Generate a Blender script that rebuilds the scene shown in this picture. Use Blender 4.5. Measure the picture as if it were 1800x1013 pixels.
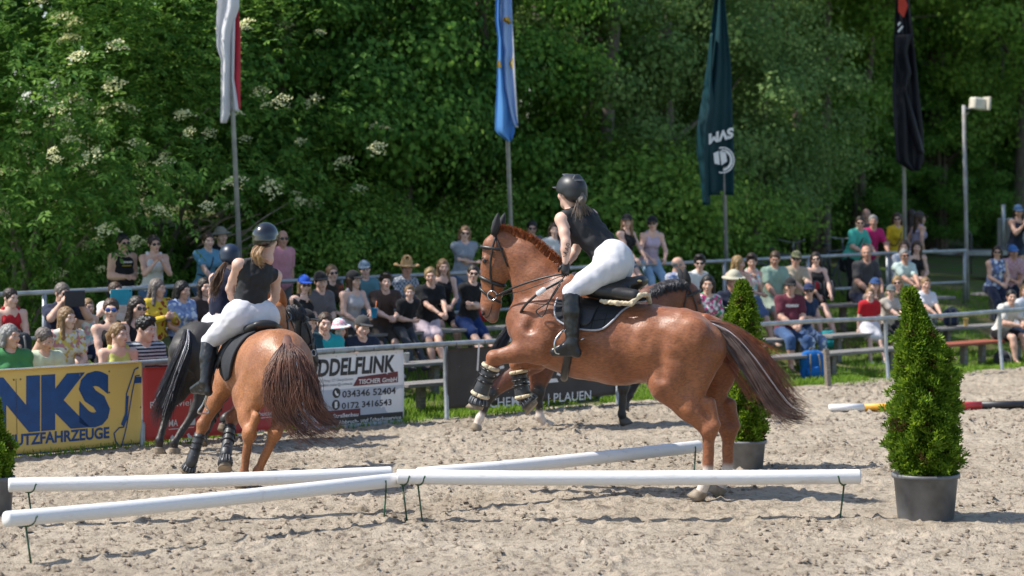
import bpy, math, random
import numpy as np
from mathutils import Vector, Matrix

for _o in list(bpy.data.objects):
    bpy.data.objects.remove(_o)
scene = bpy.context.scene
col = scene.collection
RAD = math.radians
rnd = random.Random(11)
nrng = np.random.default_rng(11)

# ------------------------------------------------------------------ camera
FPX, CAMH, VHOR = 4250.0, 2.6, 332.0          # 85 mm on a 36 mm frame, 1800 px wide
cam_d = bpy.data.cameras.new('camera')
cam_d.sensor_width = 36.0
cam_d.lens = 85.0
cam_d.shift_y = -(506.5 - VHOR) / 1800.0
cam_d.clip_start = 0.5
cam_d.clip_end = 2000.0
cam_d.dof.use_dof = True
cam_d.dof.focus_distance = 20.2
cam_d.dof.aperture_fstop = 2.0
cam = bpy.data.objects.new('camera', cam_d)
col.objects.link(cam)
cam.location = (0, 0, CAMH)
cam.rotation_euler = (RAD(90), 0, 0)
scene.camera = cam

# ------------------------------------------------------------------ sky and sun
SUN_EL, SUN_AZ = 53.0, 268.0                   # azimuth clockwise from +Y: straight from the left
world = bpy.data.worlds.new('World')
scene.world = world
world.use_nodes = True
wn = world.node_tree
for _n in list(wn.nodes):
    wn.nodes.remove(_n)
w_out = wn.nodes.new('ShaderNodeOutputWorld')
w_bg = wn.nodes.new('ShaderNodeBackground')
w_sky = wn.nodes.new('ShaderNodeTexSky')
w_sky.sky_type = 'NISHITA'
w_sky.sun_disc = False
w_sky.sun_elevation = RAD(SUN_EL)
w_sky.sun_rotation = RAD(SUN_AZ)
w_bg.inputs['Strength'].default_value = 0.15
wn.links.new(w_sky.outputs[0], w_bg.inputs[0])
wn.links.new(w_bg.outputs[0], w_out.inputs[0])

sun_d = bpy.data.lights.new('sun', 'SUN')
sun_d.energy = 4.8
sun_d.angle = RAD(0.6)
sun_d.color = (1.0, 0.955, 0.88)
sun = bpy.data.objects.new('sun', sun_d)
col.objects.link(sun)
_to = Vector((math.sin(RAD(SUN_AZ)) * math.cos(RAD(SUN_EL)), math.cos(RAD(SUN_AZ)) * math.cos(RAD(SUN_EL)), math.sin(RAD(SUN_EL))))
sun.rotation_euler = _to.to_track_quat('Z', 'Y').to_euler()
sun.location = (-20, 10, 30)

vs = scene.view_settings
vs.view_transform = 'Standard'
vs.look = 'None'
vs.exposure = 0.52
vs.gamma = 1.0
vs.use_curve_mapping = False
scene.cycles.use_denoising = True
scene.cycles.max_bounces = 5
scene.cycles.transparent_max_bounces = 8
scene.cycles.use_adaptive_sampling = True

# ------------------------------------------------------------------ places
def at(u, v, Y):
    """point seen at photo pixel (u, v) when it stands Y metres away"""
    return np.array(((u - 900.0) * Y / FPX, Y, CAMH - (v - VHOR) * Y / FPX))

P0 = np.array((-4.91, 23.2)); FD = np.array((0.7225, 0.6913)); FN = np.array((-0.6913, 0.7225))
FANG = math.atan2(FD[1], FD[0])

def fp(s, w, z=0.0):
    """s metres along the arena fence, w metres behind it"""
    p = P0 + FD * s + FN * w
    return np.array((p[0], p[1], z))

def s_at(u, w):
    q = (u - 900.0) / FPX
    a = P0 + FN * w
    return (q * a[1] - a[0]) / (FD[0] - q * FD[1])

def rise(s):
    return min(max(s / 20.0, 0.0), 1.0)

def ground_sw(s, w):
    c = 0.2 * rise(s)
    ws = [-100, 0.9, 1.9, 3.0, 4.0, 9.0, 40.0, 400]
    zs = [0.0, 0.0, 0.08, 0.28 + c, 0.47 + c, 0.75 + c, 3.0 + c, 20.0]
    return float(np.interp(w, ws, zs))

def ground_xy(x, y):
    d = np.array((x, y)) - P0
    return ground_sw(float(d @ FD), float(d @ FN))

# ------------------------------------------------------------------ scene graph helpers
def tag(o, label=None, cat=None, group=None, kind=None):
    if label: o['label'] = label
    if cat: o['category'] = cat
    if group: o['group'] = group
    if kind: o['kind'] = kind
    return o

def empty(name, loc, label, cat, group=None, rz=0.0):
    o = bpy.data.objects.new(name, None)
    o.empty_display_size = 0.1
    col.objects.link(o)
    o.location = tuple(float(c) for c in loc)
    o.rotation_euler = (0, 0, rz)
    return tag(o, label, cat, group)

def make_mesh(name, V, F, mats=(), midx=None, smooth=True):
    V = np.asarray(V, dtype=np.float32)
    me = bpy.data.meshes.new(name)
    if isinstance(F, np.ndarray):
        k = F.shape[1]
        me.vertices.add(len(V)); me.vertices.foreach_set('co', V.ravel())
        me.loops.add(F.size); me.loops.foreach_set('vertex_index', F.astype(np.int32).ravel())
        me.polygons.add(len(F))
        me.polygons.foreach_set('loop_start', np.arange(0, F.size, k, dtype=np.int32))
        me.polygons.foreach_set('loop_total', np.full(len(F), k, dtype=np.int32))
    else:
        me.from_pydata(V.tolist(), [], F)
    for m in mats:
        me.materials.append(m)
    if midx is not None:
        me.polygons.foreach_set('material_index', np.asarray(midx, dtype=np.int32))
    me.polygons.foreach_set('use_smooth', np.full(len(me.polygons), smooth))
    me.update(calc_edges=True)
    me.validate()
    return me

def add(name, me, parent=None, mat=None, loc=None, rot=None, scale=None):
    """link a mesh as an object; mat overrides the mesh's own material for this object only"""
    o = bpy.data.objects.new(name, me)
    col.objects.link(o)
    if parent is not None: o.parent = parent
    if mat is not None:
        if not me.materials: me.materials.append(None)
        o.material_slots[0].link = 'OBJECT'
        o.material_slots[0].material = mat
    if loc is not None: o.location = tuple(float(c) for c in loc)
    if rot is not None: o.rotation_euler = rot
    if scale is not None: o.scale = scale if hasattr(scale, '__len__') else (scale,) * 3
    return o

def build(name, parts, mat, parent=None, smooth=True, loc=None, rot=None):
    V, F = merge(parts)
    return add(name, make_mesh(name, V, F, [mat], smooth=smooth), parent, loc=loc, rot=rot)

def merge(parts):
    """join (V, F) pairs; faces may be lists of any length"""
    Vs, Fs, n = [], [], 0
    allq = all(isinstance(f, np.ndarray) and f.shape[1] == 4 for _, f in parts)
    for V, F in parts:
        V = np.asarray(V, dtype=np.float32)
        Vs.append(V)
        if allq: Fs.append(F + n)
        else: Fs.extend([[int(i) + n for i in f] for f in F])
        n += len(V)
    return np.concatenate(Vs), (np.concatenate(Fs) if allq else Fs)

# ------------------------------------------------------------------ shapes
def unit(v):
    v = np.asarray(v, dtype=float); n = np.linalg.norm(v)
    return v / n if n > 1e-9 else v

def box(c, size, R=None):
    x, y, z = (s / 2 for s in size)
    V = np.array([(sx * x, sy * y, sz * z) for sx in (-1, 1) for sy in (-1, 1) for sz in (-1, 1)])
    if R is not None: V = V @ np.asarray(R).T
    V = V + np.asarray(c)
    F = np.array([(0, 1, 3, 2), (4, 6, 7, 5), (0, 4, 5, 1), (2, 3, 7, 6), (0, 2, 6, 4), (1, 5, 7, 3)])
    return V, F

def bevel_box(c, size, b, R=None):
    """box with chamfered edges"""
    x, y, z = (s / 2 for s in size)
    V = []
    for sx in (-1, 1):
        for sy in (-1, 1):
            for sz in (-1, 1):
                V += [(sx * x, sy * (y - b), sz * (z - b)), (sx * (x - b), sy * y, sz * (z - b)), (sx * (x - b), sy * (y - b), sz * z)]
    V = np.array(V)
    idx = lambda sx, sy, sz, k: ((sx > 0) * 4 + (sy > 0) * 2 + (sz > 0)) * 3 + k
    F = []
    for s in (-1, 1):
        F.append([idx(s, -1, -1, 0), idx(s, 1, -1, 0), idx(s, 1, 1, 0), idx(s, -1, 1, 0)][::s])
        F.append([idx(-1, s, -1, 1), idx(-1, s, 1, 1), idx(1, s, 1, 1), idx(1, s, -1, 1)][::s])
        F.append([idx(-1, -1, s, 2), idx(1, -1, s, 2), idx(1, 1, s, 2), idx(-1, 1, s, 2)][::s])
    for a in (-1, 1):
        for b_ in (-1, 1):
            F.append([idx(-1, a, b_, 1), idx(1, a, b_, 1), idx(1, a, b_, 2), idx(-1, a, b_, 2)])
            F.append([idx(a, -1, b_, 0), idx(a, 1, b_, 0), idx(a, 1, b_, 2), idx(a, -1, b_, 2)])
            F.append([idx(a, b_, -1, 0), idx(a, b_, 1, 0), idx(a, b_, 1, 1), idx(a, b_, -1, 1)])
            for c_ in (-1, 1):
                pass
    for sx in (-1, 1):
        for sy in (-1, 1):
            for sz in (-1, 1):
                F.append([idx(sx, sy, sz, 0), idx(sx, sy, sz, 1), idx(sx, sy, sz, 2)])
    if R is not None: V = V @ np.asarray(R).T
    return V + np.asarray(c), F

def frame(d):
    d = unit(d)
    a = np.array((0, 0, 1.0)) if abs(d[2]) < 0.9 else np.array((1.0, 0, 0))
    x = unit(np.cross(a, d)); y = np.cross(d, x)
    return x, y, d

def smooth_path(pts, n):
    """Catmull-Rom through pts, n points"""
    P = np.asarray(pts, dtype=float)
    if len(P) == 2: 
        t = np.linspace(0, 1, n)[:, None]
        return P[0] * (1 - t) + P[1] * t
    Q = np.vstack([2 * P[0] - P[1], P, 2 * P[-1] - P[-2]])
    t = np.linspace(0, len(P) - 1 - 1e-6, n)
    i = t.astype(int); f = (t - i)[:, None]
    a, b, c, d = Q[i], Q[i + 1], Q[i + 2], Q[i + 3]
    return 0.5 * (2 * b + (c - a) * f + (2 * a - 5 * b + 4 * c - d) * f ** 2 + (3 * b - a - 3 * c + d) * f ** 3)

def tube(pts, r, sides=8, n=None, cap=True, flat=None):
    """swept tube; r number or list per control point; flat=(vector, factor) squashes the section"""
    P = np.asarray(pts, dtype=float)
    m = len(P)
    rr = np.full(m, r, dtype=float) if np.isscalar(r) else np.asarray(r, dtype=float)
    if n:
        rr = np.interp(np.linspace(0, m - 1, n), np.arange(m), rr)
        P = smooth_path(P, n); m = n
    T = np.gradient(P, axis=0)
    x, y, _ = frame(T[0])
    V = []
    ang = np.linspace(0, 2 * math.pi, sides, endpoint=False)
    for i in range(m):
        t = unit(T[i]); x = unit(x - t * (x @ t)); y = np.cross(t, x)
        ring = (np.cos(ang)[:, None] * x + np.sin(ang)[:, None] * y) * rr[i]
        if flat is not None:
            fv = unit(flat[0]); ring = ring + (ring @ fv)[:, None] * fv * (flat[1] - 1)
        V.append(P[i] + ring)
    V = np.concatenate(V)
    F = []
    for i in range(m - 1):
        for j in range(sides):
            k = (j + 1) % sides
            F.append([i * sides + j, i * sides + k, (i + 1) * sides + k, (i + 1) * sides + j])
    if cap:
        F.append(list(range(sides))[::-1]); F.append(list(range((m - 1) * sides, m * sides)))
    return V, F

def lathe(profile, sides=24, c=(0, 0, 0)):
    ang = np.linspace(0, 2 * math.pi, sides, endpoint=False)
    V = np.concatenate([np.stack([r * np.cos(ang), r * np.sin(ang), np.full(sides, z)], 1) for r, z in profile]) + np.asarray(c)
    F = []
    for i in range(len(profile) - 1):
        for j in range(sides):
            k = (j + 1) % sides
            F.append([i * sides + j, i * sides + k, (i + 1) * sides + k, (i + 1) * sides + j])
    F.append(list(range(sides))[::-1]); F.append(list(range((len(profile) - 1) * sides, len(profile) * sides)))
    return V, F

# ------------------------------------------------------------------ implicit bodies
def C(a, b, ra, rb, k=0.03, flat=None, neg=False):
    return ('c', np.asarray(a, float), np.asarray(b, float), ra, rb, k, flat, neg)

def E(c, r, k=0.03, R=None, neg=False):
    return ('e', np.asarray(c, float), np.asarray(r, float) if hasattr(r, '__len__') else np.full(3, float(r)), 0, k, R, neg)

def grow(prims, d):
    out = []
    for p in prims:
        p = list(p)
        if p[0] == 'c': p[3] += d; p[4] += d
        else: p[2] = p[2] + d
        out.append(tuple(p))
    return out

def implicit(prims, vox, noise=None):
    """mesh of the smooth union of tapered capsules ('c') and ellipsoids ('e') by surface nets"""
    lo, hi = np.full(3, 1e9), np.full(3, -1e9)
    ext = []
    for p in prims:
        if p[0] == 'c':
            r = max(p[3], p[4]) * (max(1.0, p[6][1]) if p[6] else 1.0)
            l, h = np.minimum(p[1], p[2]) - r, np.maximum(p[1], p[2]) + r
            k, neg = p[5], p[7]
        else:
            r = p[2].max() if p[5] is not None else p[2]
            l, h = p[1] - r, p[1] + r
            k, neg = p[4], p[6]
        ext.append((l, h, k, neg))
        if not neg: lo, hi = np.minimum(lo, l), np.maximum(hi, h)
    lo = lo - 3 * vox; hi = hi + 3 * vox
    ns = np.ceil((hi - lo) / vox).astype(int) + 1
    ax = [lo[i] + vox * np.arange(ns[i]) for i in range(3)]
    D = np.full(ns, 9.0, dtype=np.float32)
    for p, (l, h, k, neg) in zip(prims, ext):
        m = k + 2.5 * vox
        i0 = np.clip(np.floor((l - m - lo) / vox).astype(int), 0, ns); i1 = np.clip(np.ceil((h + m - lo) / vox).astype(int) + 1, 0, ns)
        if (i1 <= i0).any(): continue
        sl = tuple(slice(a, b) for a, b in zip(i0, i1))
        X = ax[0][sl[0]][:, None, None]; Y = ax[1][sl[1]][None, :, None]; Z = ax[2][sl[2]][None, None, :]
        if p[0] == 'c':
            _, a, b, ra, rb, k, flat, neg = p
            d = b - a; L2 = max(float(d @ d), 1e-9)
            qx, qy, qz = X - a[0], Y - a[1], Z - a[2]
            t = np.clip((qx * d[0] + qy * d[1] + qz * d[2]) / L2, 0, 1)
            qx, qy, qz = qx - t * d[0], qy - t * d[1], qz - t * d[2]
            sc = 1.0
            if flat is not None:
                n = unit(flat[0]); cc = (qx * n[0] + qy * n[1] + qz * n[2]) * (1 / flat[1] - 1)
                qx, qy, qz = qx + cc * n[0], qy + cc * n[1], qz + cc * n[2]
                sc = (1 + min(flat[1], 1.0)) / 2
            dist = (np.sqrt(qx * qx + qy * qy + qz * qz) - (ra + (rb - ra) * t)) * sc
        else:
            _, c, r, _, k, R, neg = p
            qx, qy, qz = X - c[0], Y - c[1], Z - c[2]
            if R is not None:
                R = np.asarray(R)
                qx, qy, qz = (R[0, 0] * qx + R[1, 0] * qy + R[2, 0] * qz, R[0, 1] * qx + R[1, 1] * qy + R[2, 1] * qz, R[0, 2] * qx + R[1, 2] * qy + R[2, 2] * qz)
            k0 = np.sqrt((qx / r[0]) ** 2 + (qy / r[1]) ** 2 + (qz / r[2]) ** 2)
            k1 = np.sqrt((qx / r[0] ** 2) ** 2 + (qy / r[1] ** 2) ** 2 + (qz / r[2] ** 2) ** 2) + 1e-6
            dist = k0 * (k0 - 1) / k1
        cur = D[sl]
        if neg:
            nd = -dist; hh = np.maximum(k - np.abs(cur - nd), 0) / k
            D[sl] = np.maximum(cur, nd) + hh * hh * k * 0.25
        else:
            hh = np.maximum(k - np.abs(cur - dist), 0) / k
            D[sl] = np.minimum(cur, dist) - hh * hh * k * 0.25
    if noise:
        amp, wl, seed = noise
        rg = np.random.default_rng(seed)
        X = ax[0][:, None, None]; Y = ax[1][None, :, None]; Z = ax[2][None, None, :]
        acc = 0
        for _ in range(5):
            kv = unit(rg.normal(size=3)) * 2 * math.pi / (wl * rg.uniform(0.6, 1.5))
            acc = acc + np.sin(kv[0] * X + kv[1] * Y + kv[2] * Z + rg.uniform(0, 6.28) + 1.2 * np.sin(kv[1] * X * 0.7 - kv[2] * Y * 0.7 + kv[0] * Z * 0.7))
        D += (amp * acc / 2.2).astype(np.float32)
    return surface_nets(D, lo, vox)

def surface_nets(D, lo, vox):
    S = D < 0
    cnt = np.zeros(np.array(D.shape) - 1, dtype=np.int8)
    corners = [(a, b, c) for a in (0, 1) for b in (0, 1) for c in (0, 1)]
    sh = D.shape
    for a, b, c in corners:
        cnt += S[a:sh[0] - 1 + a, b:sh[1] - 1 + b, c:sh[2] - 1 + c]
    I = np.argwhere((cnt > 0) & (cnt < 8))
    idx = np.full(cnt.shape, -1, dtype=np.int32)
    idx[I[:, 0], I[:, 1], I[:, 2]] = np.arange(len(I))
    acc = np.zeros((len(I), 3)); num = np.zeros(len(I))
    for ca in corners:
        for axis in range(3):
            if ca[axis]: continue
            cb = list(ca); cb[axis] = 1
            da = D[I[:, 0] + ca[0], I[:, 1] + ca[1], I[:, 2] + ca[2]]; db = D[I[:, 0] + cb[0], I[:, 1] + cb[1], I[:, 2] + cb[2]]
            m = (da < 0) != (db < 0)
            t = np.where(m, da / np.where(m, da - db, 1), 0)
            for ax_ in range(3):
                acc[:, ax_] += m * (ca[ax_] + (t if ax_ == axis else 0))
            num += m
    V = (I + acc / np.maximum(num, 1)[:, None]) * vox + lo
    Fs = []
    for axis in range(3):
        o1, o2 = [(1, 2), (2, 0), (0, 1)][axis]
        sa = [slice(None)] * 3; sb = [slice(None)] * 3
        sa[axis] = slice(0, -1); sb[axis] = slice(1, None)
        A, B = S[tuple(sa)], S[tuple(sb)]
        E_ = np.argwhere(A != B)
        ok = (E_[:, o1] > 0) & (E_[:, o2] > 0) & (E_[:, o1] < cnt.shape[o1]) & (E_[:, o2] < cnt.shape[o2])
        E_ = E_[ok]
        q = []
        for d1, d2 in ((-1, -1), (0, -1), (0, 0), (-1, 0)):
            c = E_.copy(); c[:, o1] += d1; c[:, o2] += d2
            q.append(idx[c[:, 0], c[:, 1], c[:, 2]])
        Q = np.stack(q, 1)
        flip = ~A[E_[:, 0], E_[:, 1], E_[:, 2]]
        Q[flip] = Q[flip][:, ::-1]
        Fs.append(Q)
    F = np.concatenate(Fs)
    F = F[(F >= 0).all(1)]
    return V, F

# ------------------------------------------------------------------ noise on arrays
def vnoise(x, y, seed, wl):
    g = np.random.default_rng(seed).random((256, 256))
    x = x / wl; y = y / wl
    i = np.floor(x).astype(int); j = np.floor(y).astype(int)
    fx = x - i; fy = y - j
    fx = fx * fx * (3 - 2 * fx); fy = fy * fy * (3 - 2 * fy)
    i &= 255; j &= 255; i1 = (i + 1) & 255; j1 = (j + 1) & 255
    return (g[i, j] * (1 - fx) + g[i1, j] * fx) * (1 - fy) + (g[i, j1] * (1 - fx) + g[i1, j1] * fx) * fy - 0.5

# ------------------------------------------------------------------ materials
MATS = {}
def M(name, c1, c2=None, rough=0.7, scale=8.0, bump=0.0, bscale=None, metal=0.0, spec=0.5, coat=0.0, stretch=None, sheen=0.0, detail=5.0, contrast=(0.35, 0.65)):
    """principled surface whose colour drifts between c1 and c2 over object-space noise"""
    if name in MATS: return MATS[name]
    m = bpy.data.materials.new(name); m.use_nodes = True
    nt = m.node_tree; b = nt.nodes['Principled BSDF']
    b.inputs['Roughness'].default_value = rough
    b.inputs['Metallic'].default_value = metal
    b.inputs['Specular IOR Level'].default_value = spec
    b.inputs['Coat Weight'].default_value = coat
    b.inputs['Coat Roughness'].default_value = 0.25
    if sheen:
        b.inputs['Sheen Weight'].default_value = sheen
    c1 = tuple(c1) + (1,)
    c2 = tuple(c2) + (1,) if c2 else tuple(min(1, c * 0.78) for c in c1[:3]) + (1,)
    tc = nt.nodes.new('ShaderNodeTexCoord')
    src = tc.outputs['Object']
    if stretch:
        mp = nt.nodes.new('ShaderNodeMapping'); mp.inputs['Scale'].default_value = stretch
        nt.links.new(src, mp.inputs[0]); src = mp.outputs[0]
    no = nt.nodes.new('ShaderNodeTexNoise'); no.inputs['Scale'].default_value = scale; no.inputs['Detail'].default_value = detail
    nt.links.new(src, no.inputs['Vector'])
    rp = nt.nodes.new('ShaderNodeValToRGB')
    rp.color_ramp.elements[0].position = contrast[0]; rp.color_ramp.elements[0].color = c1
    rp.color_ramp.elements[1].position = contrast[1]; rp.color_ramp.elements[1].color = c2
    nt.links.new(no.outputs['Fac'], rp.inputs[0])
    nt.links.new(rp.outputs[0], b.inputs['Base Color'])
    if bump:
        nb = nt.nodes.new('ShaderNodeTexNoise'); nb.inputs['Scale'].default_value = bscale or scale * 4; nb.inputs['Detail'].default_value = 4
        nt.links.new(src, nb.inputs['Vector'])
        bp = nt.nodes.new('ShaderNodeBump'); bp.inputs['Strength'].default_value = bump; bp.inputs['Distance'].default_value = 0.01
        nt.links.new(nb.outputs['Fac'], bp.inputs['Height']); nt.links.new(bp.outputs[0], b.inputs['Normal'])
    MATS[name] = m
    return m

def flag_mat(name, c1, c2=None, rough=0.65, scale=3):
    """thin flag cloth that lets part of the light through"""
    m = M(name, c1, c2, rough=rough, scale=scale)
    nt = m.node_tree; b = nt.nodes['Principled BSDF']; out = nt.nodes['Material Output']
    tr = nt.nodes.new('ShaderNodeBsdfTranslucent'); nt.links.new(b.inputs['Base Color'].links[0].from_socket, tr.inputs['Color'])
    mx = nt.nodes.new('ShaderNodeMixShader'); mx.inputs[0].default_value = 0.4
    nt.links.new(b.outputs[0], mx.inputs[1]); nt.links.new(tr.outputs[0], mx.inputs[2]); nt.links.new(mx.outputs[0], out.inputs[0])
    return m

def leaf_mat(name, ca, cb, trans=0.35, rough=0.6):
    m = bpy.data.materials.new(name); m.use_nodes = True
    nt = m.node_tree; b = nt.nodes['Principled BSDF']; out = nt.nodes['Material Output']
    b.inputs['Roughness'].default_value = rough
    b.inputs['Specular IOR Level'].default_value = 0.15
    gi = nt.nodes.new('ShaderNodeNewGeometry')
    rp = nt.nodes.new('ShaderNodeValToRGB')
    rp.color_ramp.elements[0].color = tuple(ca) + (1,); rp.color_ramp.elements[1].color = tuple(cb) + (1,)
    nt.links.new(gi.outputs['Random Per Island'], rp.inputs[0])
    nt.links.new(rp.outputs[0], b.inputs['Base Color'])
    tr = nt.nodes.new('ShaderNodeBsdfTranslucent')
    hs = nt.nodes.new('ShaderNodeHueSaturation'); hs.inputs['Value'].default_value = 1.5; hs.inputs['Hue'].default_value = 0.485
    nt.links.new(rp.outputs[0], hs.inputs['Color']); nt.links.new(hs.outputs[0], tr.inputs['Color'])
    mx = nt.nodes.new('ShaderNodeMixShader'); mx.inputs[0].default_value = trans
    nt.links.new(b.outputs[0], mx.inputs[1]); nt.links.new(tr.outputs[0], mx.inputs[2]); nt.links.new(mx.outputs[0], out.inputs[0])
    MATS[name] = m
    return m

STEEL = M('galvanised_steel', (0.42, 0.44, 0.45), (0.27, 0.29, 0.30), rough=0.5, scale=6, metal=0.55, bump=0.15)
# ================================================================== ground
def sand_material():
    m = bpy.data.materials.new('riding_sand'); m.use_nodes = True
    nt = m.node_tree; b = nt.nodes['Principled BSDF']; b.inputs['Roughness'].default_value = 0.95; b.inputs['Specular IOR Level'].default_value = 0.15
    tc = nt.nodes.new('ShaderNodeTexCoord')
    def noise(s, d):
        n = nt.nodes.new('ShaderNodeTexNoise'); n.inputs['Scale'].default_value = s; n.inputs['Detail'].default_value = d; n.inputs['Roughness'].default_value = 0.65
        nt.links.new(tc.outputs['Object'], n.inputs['Vector']); return n
    n1, n2, n3 = noise(0.9, 6), noise(13, 9), noise(38, 5)
    r1 = nt.nodes.new('ShaderNodeValToRGB')
    r1.color_ramp.elements[0].position = 0.3; r1.color_ramp.elements[0].color = (0.305, 0.252, 0.190, 1)
    r1.color_ramp.elements[1].position = 0.62; r1.color_ramp.elements[1].color = (0.43, 0.366, 0.286, 1)
    nt.links.new(n1.outputs['Fac'], r1.inputs[0])
    r2 = nt.nodes.new('ShaderNodeValToRGB')
    r2.color_ramp.elements[0].position = 0.36; r2.color_ramp.elements[0].color = (0.36, 0.33, 0.30, 1)
    r2.color_ramp.elements[1].position = 0.5; r2.color_ramp.elements[1].color = (1, 1, 1, 1)
    nt.links.new(n2.outputs['Fac'], r2.inputs[0])
    mx = nt.nodes.new('ShaderNodeMix'); mx.data_type = 'RGBA'; mx.blend_type = 'MULTIPLY'; mx.inputs[0].default_value = 0.75
    nt.links.new(r1.outputs[0], mx.inputs[6]); nt.links.new(r2.outputs[0], mx.inputs[7])
    nt.links.new(mx.outputs[2], b.inputs['Base Color'])
    bp = nt.nodes.new('ShaderNodeBump'); bp.inputs['Strength'].default_value = 1.0; bp.inputs['Distance'].default_value = 0.03
    nt.links.new(n3.outputs['Fac'], bp.inputs['Height']); nt.links.new(bp.outputs[0], b.inputs['Normal'])
    return m

SAND = sand_material()
CLOD = M('damp_sand_clod', (0.30, 0.245, 0.19), (0.15, 0.12, 0.09), rough=0.95, scale=4, spec=0.1)

def sand_relief(x, y):
    z = 0.020 * vnoise(x + 40, y + 10, 1, 0.9) + 0.010 * vnoise(x * 1.3, y, 2, 0.30) + 0.018 * vnoise(x, y, 3, 0.12) + 0.022 * vnoise(x, y, 4, 0.06)
    c = vnoise(x, y, 5, 0.075)
    z += np.maximum(c - 0.25, 0) * 0.16
    return z

def build_sand():
    xs = np.arange(-8.0, 9.0, 0.023); ys = np.arange(14.5, 36.5, 0.05)
    X, Y = np.meshgrid(xs, ys, indexing='ij')
    Wd = (X - P0[0]) * FN[0] + (Y - P0[1]) * FN[1]
    fade = np.clip(-Wd / 0.25, 0, 1)
    Z = sand_relief(X, Y) * (0.25 + 0.75 * fade) + 0.02
    rg = np.random.default_rng(5)
    for _ in range(420):                                   # hoof prints
        hx, hy = rg.uniform(-7, 8), rg.uniform(14, 34)
        i = np.searchsorted(xs, [hx - 0.2, hx + 0.2]); j = np.searchsorted(ys, [hy - 0.2, hy + 0.2])
        dx = X[i[0]:i[1], j[0]:j[1]] - hx; dy = Y[i[0]:i[1], j[0]:j[1]] - hy
        q = np.sqrt((dx / 0.085) ** 2 + (dy / 0.095) ** 2)
        Z[i[0]:i[1], j[0]:j[1]] += -0.026 * np.exp(-q ** 3) + 0.016 * np.exp(-((q - 1.35) / 0.35) ** 2)
    Z = np.maximum(Z, -0.035)
    keep = (Wd < 0.12) & (np.abs(X) < 0.2118 * Y + 0.9)
    idx = np.full(X.shape, -1); 
    fc = keep[:-1, :-1] & keep[1:, :-1] & keep[1:, 1:] & keep[:-1, 1:]
    used = np.zeros(X.shape, bool)
    for a, b in ((0, 0), (1, 0), (1, 1), (0, 1)):
        used[a:X.shape[0] - 1 + a, b:X.shape[1] - 1 + b] |= fc
    idx[used] = np.arange(used.sum())
    V = np.stack([X[used], Y[used], Z[used]], 1)
    I = np.argwhere(fc)
    F = np.stack([idx[I[:, 0], I[:, 1]], idx[I[:, 0] + 1, I[:, 1]], idx[I[:, 0] + 1, I[:, 1] + 1], idx[I[:, 0], I[:, 1] + 1]], 1)
    tag(add('sand_arena', make_mesh('sand_arena', V, F, [SAND])), kind='structure')
    # crumbly clods lying on the sand
    n = 12000
    px = rg.uniform(-6.5, 7.5, n * 2); py = 14.5 + 20 * rg.random(n * 2) ** 1.3
    ok = ((px - P0[0]) * FN[0] + (py - P0[1]) * FN[1] < -0.1) & (np.abs(px) < 0.2118 * py + 0.6) & (vnoise(px, py, 9, 1.1) > -0.12)
    px, py = px[ok][:n], py[ok][:n]; n = len(px)
    base = np.array([(1, 0, 0), (-1, 0, 0), (0, 1, 0), (0, -1, 0), (0, 0, 1), (0, 0, -.4)], float)
    tri = np.array([(0, 2, 4), (2, 1, 4), (1, 3, 4), (3, 0, 4), (2, 0, 5), (1, 2, 5), (3, 1, 5), (0, 3, 5)])
    sz = 0.007 + 0.020 * rg.random(n) ** 2.5
    Vc = base[None] * rg.uniform(0.6, 1.3, (n, 6, 1)) * sz[:, None, None] * np.array((1.2, 1.2, 0.8))
    a = rg.uniform(0, 6.28, n); ca, sa = np.cos(a)[:, None], np.sin(a)[:, None]
    Vc = np.stack([Vc[:, :, 0] * ca - Vc[:, :, 1] * sa, Vc[:, :, 0] * sa + Vc[:, :, 1] * ca, Vc[:, :, 2]], 2)
    gz = Z[np.clip(np.searchsorted(xs, px), 0, len(xs) - 1), np.clip(np.searchsorted(ys, py), 0, len(ys) - 1)]
    Vc += np.stack([px, py, gz + sz * 0.25], 1)[:, None, :]
    Fc = (tri[None] + (np.arange(n) * 6)[:, None, None]).reshape(-1, 3)
    tag(add('sand_clods', make_mesh('sand_clods', Vc.reshape(-1, 3), Fc, [CLOD], smooth=False)), 'crumbly damp clods scattered over the sand', 'sand clods', kind='stuff')
build_sand()

SOIL = M('grassy_soil', (0.085, 0.14, 0.03), (0.12, 0.10, 0.055), rough=0.95, scale=1.6, bump=0.6, bscale=18, spec=0.1)
def build_bank():
    S = np.concatenate([np.arange(-60, -4, 4.0), np.arange(-4, 36, 0.5), np.arange(36, 130, 6.0)])
    Wv = np.concatenate([np.arange(0.0, 5, 0.2), np.arange(5, 14, 1.0), np.arange(14, 90, 6.0), [150, 300]])
    V = []
    for s in S:
        for w in Wv:
            z = ground_sw(s, w) + 0.03 * float(vnoise(np.array(s), np.array(w), 21, 0.7)) - 0.004
            V.append(fp(s, w, z if w > 0.05 else -0.03))
    n = len(Wv)
    F = np.array([(i * n + j, (i + 1) * n + j, (i + 1) * n + j + 1, i * n + j + 1) for i in range(len(S) - 1) for j in range(n - 1)])
    tag(add('grass_bank', make_mesh('grass_bank', V, F, [SOIL])), kind='structure')
    V = [(-400, -60, -0.06), (400, -60, -0.06), (400, 700, -0.06), (-400, 700, -0.06)]
    tag(add('ground', make_mesh('ground', V, [[0, 1, 2, 3]], [SOIL])), kind='structure')
build_bank()

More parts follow.
